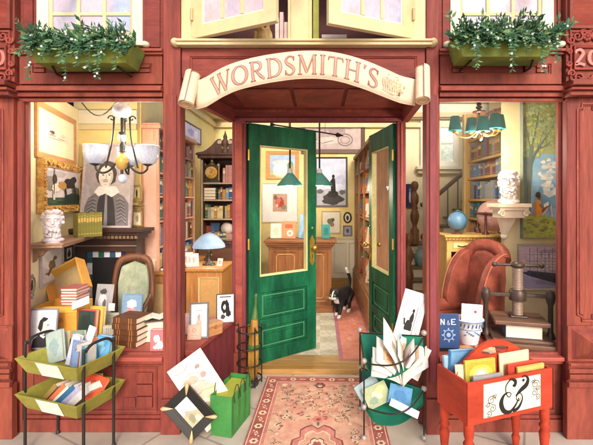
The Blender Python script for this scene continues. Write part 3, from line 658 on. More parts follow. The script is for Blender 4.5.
def bust(name, label, loc, yaw, h, mat, glasses=False, plinth=True):
    """carved head with hair, beard and shoulders, facing -y"""
    R = random.Random(len(label)); p = []
    p += [('s', (0, .02, .56), (.215, .235, .27)), ('s', (0, -.05, .42), (.17, .18, .19)), ('l', (0, .04, .06), (0, .02, .4), .2, .15), ('s', (0, .02, .06), (.26, .19, .09))]
    p += [('s', (0, -.235, .51), (.036, .055, .05)), ('l', (0, -.2, .62), (0, -.265, .5), .022, .036)]
    for s in (-1, 1): p += [('s', (s*.085, -.205, .63), (.07, .035, .02)), ('s', (s*.08, -.2, .57), (.034, .03, .022)), ('s', (s*.105, -.165, .49), (.06, .06, .06)), ('l', (s*.02, -.24, .455), (s*.12, -.19, .43), .022, .012)]
    p += [('s', (0, -.225, .42), (.06, .03, .016))]
    for i in range(46):
        a = R.uniform(-1.25, 1.25); z = R.uniform(.14, .42); r = .2-.03*(z < .25); p.append(('s', (r*math.sin(a), -r*math.cos(a)*1.05+.0, z), R.uniform(.026, .042)))
    for i in range(150):
        a = R.uniform(-.25, math.pi+.25); t = R.uniform(-.45, 1.45); q = .225*max(.1, math.cos(max(0, t-.25))) if t > .25 else .225
        p.append(('s', (q*math.cos(a), .02+1.1*q*math.sin(a), .56+.26*math.sin(min(t, 1.5))), R.uniform(.028, .05)))
    for i in range(26): a = R.uniform(math.pi, 2*math.pi); p.append(('s', (.16*math.cos(a), .0+.17*math.sin(a), .775+R.uniform(-.02, .03)), R.uniform(.026, .042)))
    p = [(a[0],)+tuple(tuple(c*h/.9 for c in v) if isinstance(v, tuple) else v*h/.9 for v in a[1:]) for a in p]
    root = thing(name, label, 'bust', loc, (0, 0, yaw)); blob('carved_head', p, h*.0125, [mat], None, root, 2)
    if plinth: mb = MB(); mb.lathe([(.2*h, -.001), (.2*h, .02*h), (.15*h, .04*h), (.15*h, .07*h)], mat, 20); mb.build('plinth', root)
    if glasses:
        mb = MB(); k = h/.9; g_ = M('#4a4038', .4)
        for s in (-1, 1): mb.tube([(k*(s*.085+.062*math.cos(a)), -k*.265, k*(.575+.062*math.sin(a))) for a in [i*math.pi/8 for i in range(16)]], .0025, g_, 6, True); mb.tube([(k*s*.147, -k*.262, k*.58), (k*s*.25, -k*.06, k*.6)], .0022, g_, 6)
        mb.tube([(-k*.023, -k*.266, k*.585), (0, -k*.28, k*.59), (k*.023, -k*.266, k*.585)], .0022, g_, 6); mb.build('spectacles', root)
    return root
MARB = M('#e2dade', .45, .1, 12, alt='#cfc4cc')
p_ = on_shelf(36, .09); bust('marble_bust', 'white marble bearded head on the left end of the wall shelf', p_+Vector((.05, -.03, 0)), math.radians(32), .27, MARB)
# set of olive books on the shelf
R = random.Random(5); q0 = wallp(53)+WN*.19; BA = WANG-math.radians(52); BD = Vector((math.cos(BA), math.sin(BA)))
for k in range(9):
    me = book_data(.0215, round(.21+.004*(k % 3), 3), .1, '#7f7a34', '#c9a659', '#efe4bd'); o = bpy.data.objects.new('book', me); COL.objects.link(o)
    p = q0+BD*(.011+k*.0225); o.location = (p.x, p.y, zs+.003); o.rotation_euler = (0, 0, BA)
    tag(o, f'olive green volume, {ORD[k]} from the marble head in the matching set', 'book', 'matching olive volumes on the wall shelf')
# figurine
p = on_shelf(78, .06); fg = thing('figurine', 'small white and black standing figurine at the right end of the wall shelf', 'figurine', p)
mb = MB(); mb.lathe([(.03, 0), (.03, .012), (.02, .016), (.035, .05), (.036, .09), (.022, .13), (.012, .15)], WHITE, 14); mb.build('robe', fg)
mb = MB(); mb.lathe([(.012, .145), (.022, .16), (.022, .18), (.03, .182), (.03, .186), (.017, .188), (.016, .215), (0, .217)], M('#2b2826'), 14); mb.tube([(.03, -.01, .12), (.05, -.03, .1)], .007, M('#2b2826')); mb.build('hat', fg)
# --- fireplace
fp = thing('fireplace', 'dark wooden fireplace with blue green and white tiles behind the armchair', 'fireplace', (0, 0, 0)); yb = 1.296
s_ = S(1.08); fX = lambda px: (px-VX)*s_; fZ = lambda py: EYE-(py-VY)*s_
mb = MB(); x0, x1 = -2.38, -1.79
mb.bb(-2.42, -1.69, 1.0, yb, fZ(232), fZ(228.5), DRK); mb.bb(-2.40, -1.72, 1.03, yb, fZ(235), fZ(232)-.0005, DRK); mb.bb(-2.39, -1.76, 1.06, yb, fZ(239), fZ(235)-.0005, DRK)
mb.build('mantelpiece', fp, bevel=.004)
mb = MB()
for k in range(17): mb.bb(-2.37+k*.037, -2.37+k*.037+.024, 1.045, 1.0602, fZ(238.5), fZ(235.5), M('#8a6a4e'))
mb.build('dentils', fp)
mb = MB(); mb.bb(x0, x1, 1.1, yb, fZ(252), fZ(239)-.0005, DRK); mb.bb(x0-.01, x1+.01, 1.085, 1.0998, fZ(246.5), fZ(245.5), M('#a58c7c')); mb.bb(x0, x0+.1, 1.1, yb, .021, fZ(252)-.0005, DRK); mb.bb(x1-.1, x1, 1.1, yb, .021, fZ(252)-.0005, DRK); mb.bb(x0-.01, x0+.11, 1.09, 1.0998, .021, .15, DRK); mb.bb(x1-.11, x1+.01, 1.09, 1.0998, .021, .15, DRK); mb.build('surround', fp, bevel=.003)
mb = MB(); tw = (x1-x0-.2)/7; zt = fZ(252)-.002; tc_ = ['#2f5f7c', '#e6e6ea', '#2e6a54', '#e2e2ea', '#3a5478', '#dcdce6', '#26344a']
for k in range(7): mb.bb(x0+.1+k*tw+.001, x0+.1+(k+1)*tw-.001, 1.125, 1.13, zt-tw+.001, zt, M(tc_[k], .25, .2, 14))
for k in range(1, 12):
    for xx, o in ((x0+.1, 1), (x1-.1-tw, 0)): mb.bb(xx+.001, xx+tw-.001, 1.125, 1.13, zt-(k+1)*tw+.001, zt-k*tw-.001, M(['#e4e4ea', '#2f5f7c', '#2e5a66', '#e6e6ea'][(k+o) % 4], .25, .2, 14))
mb.bb(x0+.1, x1-.1, 1.1302, 1.14, .1, zt, M('#c9c2b8')); mb.build('tiles', fp)
mb = MB(); mb.bb(x0+.1+tw, x1-.1-tw, 1.1202, 1.1245, .03, zt-tw-.001, M('#120f10', .9)); mb.bb(-2.4, -1.78, .86, 1.0999, .021, .045, M('#4c4a50')); mb.build('firebox', fp)
# portrait canvas leaning on the mantel
ps = 1.2; pw, ph = .52, .84
PS = [('#b9b0b4', rc(0, 0, 1, 1)), ('#a79ea4', rough(.2, .7, .2, .3, 2)), ('#a9a0a6', rough(.82, .8, .16, .18, 3)), ('#777277', [(.02, .0), (.98, .0), (.97, .3), (.86, .4), (.66, .47), (.3, .47), (.1, .38), (.03, .26)]), ('#3a373a', [(.3, 0), (.72, 0), (.66, .3), (.6, .45), (.36, .45), (.3, .3)]), ('#8d888c', [(.46, 0), (.54, 0), (.5, .43), (.46, .43)]),
      ('#e9e5e5', [(.22, .46), (.32, .4), (.46, .44), (.6, .39), (.76, .46), (.68, .54), (.3, .54)]), ('#4a4343', rough(.46, .71, .24, .16, 8, 18, .12)), ('#e2dad6', ell(.45, .68, .155, .15, 20)), ('#c9bfbb', [(.52, .56), (.59, .62), (.6, .72), (.55, .8), (.56, .68)]), ('#4a4343', [(.28, .76), (.34, .83), (.46, .83), (.6, .8), (.64, .74), (.6, .87), (.46, .9), (.32, .87)]),
      ('#5f5653', line([(.345, .715), (.39, .725), (.43, .715)], .014)), ('#5f5653', line([(.49, .715), (.53, .725), (.57, .712)], .014)), ('#3d3636', ell(.39, .697, .022, .009)), ('#3d3636', ell(.525, .697, .022, .009)), ('#9a8e8a', line([(.455, .7), (.47, .645), (.435, .635)], .012)), ('#8a6a66', line([(.4, .6), (.45, .607), (.5, .6)], .016)), ('#6a5c58', line([(.39, .622), (.45, .628), (.51, .622)], .014)), ('#b0a6a2', line([(.42, .565), (.48, .565)], .01))]
for i in range(7):
    for sx, x0_ in ((1, .06), (-1, .94)):
        PS.append(('#a39ea2', line([(x0_+sx*.01*i, .04+.05*i), (x0_+sx*(.1+.008*i), .1+.046*i), (x0_+sx*(.2+.004*i), .06+.05*i)], .012)))
        PS.append(('#4f4b4f', line([(x0_+sx*.01*i, .02+.05*i), (x0_+sx*(.1+.008*i), .075+.046*i), (x0_+sx*(.2+.004*i), .035+.05*i)], .01)))
PS = [PS[0]]+[(c_, ('L', [(p[0], p[1]*.9)+tuple(p[2:]) for p in q[1]], q[2]) if q[0] == 'L' else [(u, v*.9) for u, v in q]) for c_, q in PS[1:]]
pt = picture('portrait_canvas', 'tall grey painted portrait of a man in a white collar leaning above the fireplace', 'painting', (-2.10, 1.12, fZ(228.3)+.002), (-math.radians(6), 0, math.radians(-4)), pw, ph, frame=('#b9a9ae', .02), base='#bdb3b8', shapes=PS, depth=.03, anchor='b')
# small things on the wall right of the chimney piece
pic_px('small_gilt_frame', 'little gilt framed figure hanging between portrait and pink bookcase end', 131.5, 185, 142, 201, 1.285, frame=('#b39a5c', .022), base='#dccf9a', shapes=[('#3a2f26', ell(.5, .45, .14, .35)), ('#b39a5c', rc(.1, .0, .9, .12))])
pic_px('small_print', 'small cream print hanging below the wooden wall bracket', 132.5, 211, 142, 226, 1.285, frame=('#b79a62', .012), base='#efe6cc', shapes=[('#b79a72', rough(.5, .5, .2, .3, 4))])
wbk = thing('wall_bracket', 'narrow wooden bracket shelf under the little gilt frame', 'shelf', P(137, 205, 1.25)); mb = MB(); mb.bb(-.058, .058, -.03, .045, -.012, 0, wood('#8a6a3c', None, 'x')); mb.bb(-.045, .045, -.015, .045, -.035, -.0125, wood('#a3834e', None, 'x')); mb.build('board', wbk, bevel=.003)
# --- left bookcase, facing the doorway
PAL = ['#8c3a2c', '#2f4f7a', '#6f8fb4', '#3f6b4a', '#b8893f', '#d8c79c', '#6a4027', '#b86a3c', '#7a6a8c', '#c98f86', '#9a9a94', '#3c7d80']
bx0, bx1, by0, by1 = -1.855, -1.68, 1.375, 2.55
bc = thing('tall_bookcase', 'tall peach wooden bookcase with its plain end towards the left window', 'bookcase', (0, 0, 0))
mb = MB(); mb.bb(bx0, bx1, by0, by0+.03, .842, 2.33, PEACH); mb.bb(bx0+.02, bx1-.02, by0-.008, by0-.0005, .95, 2.2, M('#e8c0b0', .6, .1, 3, alt='#e2ae98')); mb.build('end_panel', bc, bevel=.003)
mb = MB(); mb.bb(bx0, bx1, by1-.03, by1, .842, 2.33, PEACH); mb.build('end_panel', bc, bevel=.003)
mb = MB(); mb.bb(bx0, bx0+.012, by0+.031, by1-.031, .842, 2.33, M('#a8684a')); mb.build('back', bc)
SHZ = [.842, 1.10, 1.37, 1.63, 1.88, 2.12]
for z in SHZ[1:]: mb = MB(); mb.bb(bx0+.013, bx1, by0+.031, by1-.031, z-.02, z, PEACH); mb.build('shelf', bc)
mb = MB(); mb.bb(bx0-.0, bx1+.03, by0-.03, by1+.02, 2.331, 2.37, PEACH); mb.bb(bx0, bx1+.015, by0-.015, by1+.01, 2.371, 2.39, PEACH); mb.build('cornice', bc, bevel=.005)
mb = MB(); mb.bb(bx0, -1.56, by0, by1, .021, .81, OAK); mb.bb(bx0, -1.54, by0-.03, by1, .811, .841, OAK); mb.frame(bx0+.07, -1.6, .12, .74, .02, by0-.012, by0-.0005, OAK, inner=.006); mb.bb(bx0+.1, -1.63, by0-.004, by0-.0004, .15, .71, M('#d7b27a')); mb.build('cupboard', bc, bevel=.004)
SN = ['lowest', 'second lowest', 'third lowest', 'third highest', 'second highest', 'top']
SN5 = ['lowest', 'second lowest', 'middle', 'second highest', 'top']
for i, z in enumerate(SHZ):
    hm = (SHZ[i+1] if i < 5 else 2.33)-z-.03; shelf_books((bx1-.012, by0+.035, z+.001), (0, 1, 0), by1-by0-.07, hm, .14, f'{SN[i]} peach bookcase shelf', 'window end', 'books in the peach bookcase', PAL, 20+i, .98, (.035, .075))
# books on its ledge
book('white covered book lying on the ledge of the peach bookcase', (-1.62, by0+.03, .843), (0, 0, .15), .11, .14, .03, '#2f2b2a', '#f0ead8')
o = book('cream book standing against the end of the peach bookcase', (-1.755, by0-.012, .843), STAND(.04), .09, .13, .018, '#e8dcae')
# --- desk with table lamp
dk = thing('writing_desk', 'orange wooden desk with a raised front panel under the blue table lamp', 'desk', (0, 0, 0)); dx0, dx1, dy0, dy1 = X_(186, 1.7), X_(222, 1.7), 1.7, 2.25
mb = MB(); mb.bb(dx0-.02, dx1+.02, dy0-.03, dy1, .785, .815, OAK); mb.build('desktop', dk, bevel=.005)
mb = MB(); mb.bb(dx0, dx1, dy0, dy1-.01, .021, .784, OAK); mb.build('body', dk, bevel=.004)
mb = MB(); mb.bb(dx0+.16, dx1-.05, dy0-.006, dy0-.0005, .2, .7, M('#d9a868', .6, .12, 5)); mb.frame(dx0+.14, dx1-.03, .18, .72, .016, dy0-.014, dy0-.0005, M('#e9cb94', .5), inner=.006); mb.build('front_panel', dk)
lp = thing('table_lamp', 'table lamp with wide pale blue shade and dark bronze base', 'lamp', (X_(209, 1.95), 1.95, .816))
mb = MB(); mb.lathe([(.075, 0), (.075, .012), (.05, .02), (.045, .035), (.022, .05), (.03, .09), (.022, .13), (.034, .16), (.02, .19), (.012, .24)], M('#5a5148', .35, .2, 14, metal=.5), 18)
for a in range(5): mb.sph((.06*math.cos(a*1.257), .06*math.sin(a*1.257), .014), .016, M('#3c352e', .4), 8, 6)
mb.build('base', lp)
mb = MB(); mb.lathe([(.19, .21), (.185, .24), (.15, .29), (.1, .34), (.05, .37), (.03, .375)], M('#8fb6e0', .4, .12, 10, alt='#b9d2ee', emit=.12), 24); mb.build('lamp_shade', lp)
lamp_light('lamp_bulb', (0, 0, .2), 5, lp, .04)
for i, (px, dz, c, yaw, lab) in enumerate(((187, .17, '#f2e6e0', .3, 'pinkish white print propped at the left end of the desk'), (192.5, .15, '#ece6ea', .5, 'pale lilac print propped in front of the blue lamp'), (218, .09, '#f3efe4', -.3, 'small white card standing right of the blue lamp'))):
    picture('propped_print', lab, 'print', (X_(px, 1.8), 1.8+.03*i, .817), (-.3, 0, yaw), .13 if i < 2 else .07, dz, frame=None, base=c, shapes=[('#d8b8b0', rough(.5, .5, .3, .25, i)), ('#b9a5ac', rough(.4, .6, .15, .12, i+4))], depth=.004, anchor='b')
# left side wall pictures over the bookcase
def side_pic(label, y0, y1, z0, z1, **k): return picture('framed_print', label, 'picture', (-1.845, (y0+y1)/2, (z0+z1)/2), (0, 0, math.pi/2), y1-y0, z1-z0, **k)
side_pic('black framed pale lilac print on the wall above the peach bookcase', 2.6, 3.35, 2.43, 2.68, frame=('#3a322e', .02), base='#dcd6ec', shapes=[('#b4aed6', rough(.4, .5, .2, .25, 2)), ('#f0ecf4', rough(.7, .5, .15, .3, 3))])
side_pic('tall narrow dark framed print beside the pedimented bookcase', 2.66, 2.78, 1.78, 2.1, frame=('#4a3c34', .02), base='#c9bd9a', shapes=[('#8a7a5c', rc(.3, .1, .7, .9))])
# --- pedimented bookcase
hb = thing('pedimented_bookcase', 'dark bookcase with scrolled pediment and finial holding the gold clock', 'bookcase', (0, 0, 0)); hy = 2.85; hx0, hx1 = X_(200.5, hy), X_(251, hy); hz0 = 1.0; hzt = Z_(158.5, hy)
MAH = wood('#5a3a2c', '#44291f', 'z'); EDGE = M('#b7a08a', .5, .12, 8)
for xx in (hx0, hx1-.04): mb = MB(); mb.bb(xx, xx+.04, hy, hy+.33, hz0+.001, hzt, MAH); mb.bb(xx+.008, xx+.032, hy-.008, hy-.0005, hz0+.02, hzt-.02, EDGE); mb.build('side', hb, bevel=.003)
mb = MB(); mb.bb(hx0+.041, hx1-.041, hy+.31, hy+.33, hz0+.001, hzt, M('#3c2820')); mb.build('back', hb)
HS = [hz0, Z_(238, hy), Z_(218.5, hy), Z_(199.5, hy), Z_(182.5, hy)]
for z in HS[1:]: mb = MB(); mb.bb(hx0+.041, hx1-.041, hy+.012, hy+.309, z-.022, z, MAH); mb.bb(hx0+.041, hx1-.041, hy+.004, hy+.0118, z-.022, z, EDGE); mb.build('shelf', hb)
mb = MB(); mb.bb(hx0-.03, hx1+.03, hy-.05, hy+.33, hzt+.001, hzt+.045, MAH); mb.bb(hx0-.05, hx1+.05, hy-.07, hy+.33, hzt+.046, hzt+.07, MAH)
cxm = (hx0+hx1)/2; zp = hzt+.071
for s in (-1, 1):
    top = cr([(s*(hx1-hx0+.08)/2, .01), (s*.3, .03), (s*.2, .1), (s*.12, .185), (s*.07, .2), (s*.045, .16)], 5); poly = [(cxm+a, zp+b) for a, b in top]+[(cxm+s*.045, zp+.0), (cxm+s*(hx1-hx0+.08)/2, zp)]
    mb.prism(poly, hy-.05, hy-.01, MAH); mb.lathe([(.03, 0), (.032, .012), (.02, .02)], EDGE, 14, (cxm+s*.075, hy-.05, zp+.15), Matrix.Rotation(math.pi/2, 3, 'X'))
mb.build('pediment', hb, bevel=.003)
mb = MB(); mb.lathe([(.045, 0), (.045, .06), (.03, .07), (.05, .12), (.05, .17), (.025, .2), (.03, .23), (.012, .28), (.0, .33)], MAH, 16, (cxm, hy-.03, zp)); mb.build('finial', hb)
mb = MB(); mb.bb(hx0-.03, hx1+.03, hy-.08, hy+.33, .021, hz0-.03, MAH); mb.bb(hx0-.05, hx1+.05, hy-.1, hy+.33, hz0-.029, hz0, MAH)
for k in range(4): mb.bb(hx0+.0, hx1-.0, hy-.092, hy-.0805, .1+.21*k, .28+.21*k, wood(['#6a4632', '#8a6a3c', '#a88a52', '#6a4632'][k], None, 'x')); [mb.sph((q, hy-.1, .19+.21*k), .016, GOLD, 8, 6) for q in (hx0+.18, hx1-.18)]
mb.build('drawers', hb, bevel=.003)
ck = thing('mantel_clock', 'ornate clock with gold face on the top shelf of the pedimented bookcase', 'clock', (X_(212, hy+.12), hy+.12, HS[4]+.001)); DG = M('#3a3228', .4, .25, 20)
mb = MB(); mb.bb(-.13, .13, -.05, .06, 0, .035, DG); mb.bb(-.09, .09, -.035, .05, .0355, .26, DG)
for s in (-1, 1): mb.lathe([(.016, .036), (.012, .1), (.014, .2), (.02, .24)], GOLD, 10, (s*.105, -.02, 0)); mb.sph((s*.1, -.02, .26), .022, WHITE, 10, 6)
mb.sph((0, 0, .27), (.05, .035, .035), GOLD, 12, 8); mb.sph((0, 0, .31), (.02, .02, .025), WHITE, 10, 6); mb.build('case', ck, bevel=.003)
mb = MB(); mb.lathe([(.088, 0), (.088, .012), (.07, .014), (.0, .012)], M('#d9a23c', .35, .2, 14, alt='#efd9a0'), 24, (0, -.037, .145), Matrix.Rotation(math.pi/2, 3, 'X')); [mb.box((.056*math.sin(a), -.052, .145+.056*math.cos(a)), (.006, .003, .016), M('#6a4a20'), (0, a, 0)) for a in [i*math.pi/6 for i in range(12)]]; mb.build('dial', ck)
mb = MB(); mb.box((.012, -.054, .16), (.005, .003, .05), M('#2b2018'), (0, .5, 0)); mb.box((-.014, -.055, .15), (.005, .003, .04), M('#2b2018'), (0, -1.2, 0)); mb.build('hand', ck)
WB = ['lowest', 'second lowest', 'middle', 'second highest', 'top']
def hshelf(i, x0, x1, hm, seed, pal=PAL, fill=1, wr=(.022, .05), side='left'): return shelf_books((x0, hy+.03, HS[i]+.001), (1, 0, 0), x1-x0, hm, .2, f'{WB[i]} pedimented bookcase shelf', side, 'books in the pedimented bookcase', pal, seed, fill, wr)
hshelf(4, X_(222, hy), hx1-.05, .26, 3, ['#6f8fb4', '#c98f86', '#2f4f7a'], 1, (.03, .06)); hshelf(3, X_(217.5, hy), hx1-.05, .2, 4, PAL); hshelf(2, hx0+.05, hx1-.05, .22, 5, ['#b8893f', '#d8c79c', '#9a9a94', '#8c3a2c', '#3f6b4a']); hshelf(0, hx0+.05, hx1-.05, .14, 6, PAL)
for k, (c, nme) in enumerate((('#8a5a3c', 'brown'), ('#b86a3c', 'orange brown'), ('#cbb8a0', 'beige'), ('#7a4a34', 'dark brown'))):
    book(f'{nme} book in the flat pile in the pedimented bookcase', (X_(210, hy+.1), hy+.04, HS[3]+.001+k*.042), (0, 0, 0), .19, .2, .041, c)
gl_ = thing('white_globe', 'pale pinkish globe on the second lowest shelf of the pedimented bookcase', 'globe', (X_(227, hy+.12), hy+.12, HS[1]+.001)); mb = MB(); mb.lathe([(.05, 0), (.045, .012), (.012, .02), (.012, .04)], MAH, 14); mb.build('foot', gl_); mb = MB(); mb.sph((0, 0, .125), .09, M('#ded0cc', .5, .12, 12, alt='#cbb9bb'), 18, 12); mb.build('ball', gl_)
book('blue book leaning on the second lowest shelf of the pedimented bookcase', (X_(214, hy+.1), hy+.16, HS[1]+.001), STAND(.25, .0), .13, .2, .03, '#4f7099')
book('red book standing at the left of the second lowest shelf of the pedimented bookcase', (X_(206, hy+.1), hy+.18, HS[1]+.001), STAND(.1, .4), .08, .16, .03, '#a33c30')
# --- counter in the middle of the shop
ct = thing('shop_counter', 'brown panelled wooden counter behind the open green door', 'counter', (0, 0, 0)); cy = 2.75; k0, k1 = X_(268.5, cy), X_(331.5, cy); kz = Z_(240, cy); BRC = wood('#9a6238', '#85502c', 'z'); BRX = wood('#9a6238', '#85502c', 'x')
mb = MB(); mb.bb(k0-.06, k1+.07, cy-.07, cy+.45, kz-.035, kz, BRX); mb.bb(k0-.04, k1+.045, cy-.05, cy+.44, kz-.07, kz-.0355, BRX); mb.bb(k0-.02, k1+.02, cy-.025, cy+.43, kz-.1, kz-.0705, BRX); mb.build('top', ct, bevel=.006)
mb = MB(); mb.bb(k0, k1, cy, cy+.42, .021, kz-.1005, BRC); mb.bb(k0-.02, k1+.02, cy-.02, cy+.42, .0212, .12, BRX); mb.build('body', ct, bevel=.004)
nn = 2
for i in range(nn):
    a = k0+.06+i*(k1-k0-.06)/nn; b = a+(k1-k0-.06)/nn-.06; mb = MB(); mb.frame(a, b, .17, kz-.15, .022, cy-.014, cy-.0005, BRC, inner=.006)
    q = .03; t_ = [(a+.05+q, kz-.2), (b-.05-q, kz-.2), (b-.05, kz-.2-q), (b-.05, .22+q), (b-.05-q, .22), (a+.05+q, .22), (a+.05, .22+q), (a+.05, kz-.2-q)]; mb.tube([(u, cy-.002, v) for u, v in t_], .007, M('#c9935c', .5), 6, True); mb.build('panel', ct)
for lab, px, wv, hv, col, lean, yaw, dy, cv in (('cream and peach book leaning on the counter furthest left', 276, .17, .22, '#e3c9b4', .3, .1, .12, ('#ecd6c2', [('#e0b8a0', rough(.5, .5, .3, .3, 2))], .06)), ('orange book with a white disc on its cover standing on the counter', 288.5, .2, .25, '#d0805c', .2, -.1, .1, ('#d98a66', [('#f3e6d8', ell(.6, .28, .25, .2)), ('#b5583c', rc(.2, .6, .8, .85)), ('#d98a66', ell(.6, .28, .13, .1))], .05)), ('large pale blue book standing on the counter by the door edge', 307, .25, .36, '#7fa3c4', .22, -.25, .16, ('#8fb2d2', [('#6b90b5', [(.1, 0), (.9, 0), (.6, .9)]), ('#d8e6ee', rc(.4, .12, .62, .18)), ('#d8e6ee', rc(.4, .22, .62, .26))], .04)), ('teal book standing at the right end of the counter', 326, .12, .2, '#3f8a86', .12, .2, .14, ('#3f8a86', [('#2f6f70', rc(.2, .2, .8, .8))], .05))):
    book(lab, (X_(px, cy+dy), cy+dy+.06, kz+.002), STAND(lean, yaw), wv, hv, .028, col, cover=cv)
# --- pendant lamps
pdl = thing('pendant_lamp', 'green cone pendant lamp seen through the glass of the left door', 'lamp', (X_(290, 2.2), 2.2, 0)); zsb = Z_(186, 2.2)
mb = MB(); mb.tube([(0, 0, zsb+.2), (0, 0, CE)], .011, IRON, 8); mb.lathe([(.05, CE-.02), (.05, CE)], IRON, 14); mb.build('rod', pdl)
mb = MB(); mb.lathe([(.035, zsb+.15), (.035, zsb+.2), (.015, zsb+.22)], WHITE, 14); mb.build('collar', pdl)
mb = MB(); mb.lathe([(.165, zsb), (.16, zsb+.012), (.05, zsb+.145), (.036, zsb+.16), (.033, zsb+.155), (.05, zsb+.135), (.155, zsb+.006)], M('#4f9a8a', .35, .12, 8, alt='#66ad98'), 26); mb.build('lamp_shade', pdl)
mb = MB(); mb.sph((0, 0, zsb+.055), .035, glow('#fff0cf', 4), 12, 8); mb.build('bulb', pdl); lamp_light('bulb_light', (0, 0, zsb+.0), 16, pdl, .05)
pd2 = copy_tree(pdl); pd2.location.x = X_(319.5, 2.2); pd2['label'] = 'green cone pendant lamp in the open gap beside the door edge'; pdl['group'] = pd2['group'] = 'green pendant lamps'
ar = thing('iron_arrow', 'thin black iron arrow hung high across the shop doorway', 'arrow', (0, 0, 0)); a_ = P(272, 124.5, 1.75); b_ = P(338, 135, 1.85)
mb = MB(); mb.tube([a_, b_], .008, IRON, 8); mb.build('shaft', ar); mb = MB(); d_ = (b_-a_).normalized(); mb.tube([b_-d_*.03, b_-d_*.01, b_+d_*.07], [.01, .028, .002], IRON, 10); mb.build('head', ar); mb = MB(); mb.tube([a_-d_*.02, a_+d_*.03], [.024, .012], IRON, 8); mb.build('tail', ar)
mb = MB()
for t in (.25, .8): q = a_.lerp(b_, t); mb.tube([q, (q.x, q.y, CE)], .002, IRON, 5)
mb.build('wire', ar)
# --- pictures on the back wall
YB = 4.185
pic_px('framed_map', 'large brown framed old map with round compass high on the back wall', 301, 116, 365, 153.5, YB, frame=('#5c3a26', .075), base='#c5b0a6', cat='map', shapes=[('#b39c94', rough(.25, .5, .2, .3, 2)), ('#a58d88', rough(.55, .6, .16, .2, 5)), ('#d6c4b6', rough(.4, .3, .25, .12, 8)), ('#8d7672', line([(p[0], p[1]) for p in arc(.72, .32, .13, .2, 0, 360, 20)], .02)), ('#9c8580', line([(p[0], p[1]) for p in arc(.72, .32, .08, .12, 0, 360, 20)], .012)), ('#9c8580', line([(.1, .8), (.3, .7), (.45, .85), (.6, .8), (.8, .7), (.95, .8)], .012)), ('#8d7672', line([(.05, .2), (.2, .35), (.3, .2), (.5, .3)], .012))])
pic_px('statue_picture', 'grey framed picture of a dark standing statue on rocks under a cloudy sky', 315, 157, 347.5, 207, YB, frame=('#4c4648', .03), base='#dcdcea', shapes=[('#ecebf2', rough(.3, .7, .25, .12, 3)), ('#c4c4d8', rough(.8, .55, .2, .1, 4)), ('#b9b6bc', [(0, 0), (1, 0), (1, .34), (.7, .3), (.4, .36), (0, .3)]), ('#4a4640', rough(.55, .13, .36, .12, 6)), ('#37332f', rough(.55, .24, .2, .08, 7)), ('#2a2725', [(.48, .26), (.66, .26), (.64, .5), (.62, .58), (.52, .58), (.5, .5)]), ('#2a2725', ell(.57, .62, .05, .04)), ('#2a2725', line([(.5, .54), (.45, .44), (.5, .4)], .04)), ('#6a6660', rough(.12, .3, .12, .05, 9)), ('#6a6660', rough(.88, .28, .1, .05, 10))])
pic_px('leaf_print', 'small cream framed leaf print below the statue picture', 321.5, 211, 340.5, 233.5, YB, frame=('#c9b184', .02), mount=('#efe6d0', .04), base='#eee4cc', shapes=[('#7a7a5c', rough(.45, .55, .25, .2, 3)), ('#a07a5c', rough(.6, .35, .18, .14, 4)), ('#5a5a44', rough(.65, .65, .12, .12, 5))])
ov = thing('oval_picture', 'small black oval portrait right of the leaf print', 'picture', P(347.5, 217.5, YB)); mb = MB(); mb.tube([(.06*math.cos(a), 0, .085*math.sin(a)) for a in [i*math.pi/12 for i in range(24)]], .014, M('#201c1a', .4), 8, True); mb.build('frame', ov); mb = MB(); mb.add([(.058*u, -.002, .083*v) for u, v in ell(0, 0, 1, 1, 24)], [tuple(range(24))], M('#e6dcc0')); mb.add([(.058*u, -.004, .083*v) for u, v in ell(0, -.1, .4, .55, 16)], [tuple(range(16))], M('#2e2926')); mb.build('print', ov, recalc=False)
pic_px('small_grey_picture', 'little grey square picture below the oval portrait', 343, 225.5, 352, 236, YB, frame=('#7c7684', .025), base='#aaa6b4', shapes=[('#5c5866', ell(.5, .5, .25, .3))])
pic_px('landscape_picture', 'light orange framed blue landscape on the back wall, through the left door glass', 266, 151, 299, 179, YB, frame=('#d69a58', .07), base='#b9d0e0', shapes=[('#e4e6e0', rough(.5, .6, .4, .15, 3)), ('#c9c4a0', [(0, 0), (1, 0), (1, .3), (0, .22)]), ('#7f9a6a', rough(.8, .4, .12, .3, 5)), ('#c9a05c', rough(.85, .3, .08, .2, 6))])
pic_px('flower_print', 'square red flower print in a wide white mount, through the left door glass', 262, 183, 298, 222.5, YB, frame=('#ddd2ae', .02), mount=('#f6f2e8', .17), base='#c9a088', shapes=[('#b0584a', rough(.5, .5, .3, .3, 3)), ('#d07a5c', rough(.4, .6, .18, .16, 4)), ('#8a8a70', rough(.75, .25, .16, .14, 5)), ('#c23c34', rough(.6, .45, .14, .14, 6)), ('#e4b89a', rough(.3, .35, .1, .1, 7)), ('#7c6a5c', rough(.2, .8, .14, .12, 8))])
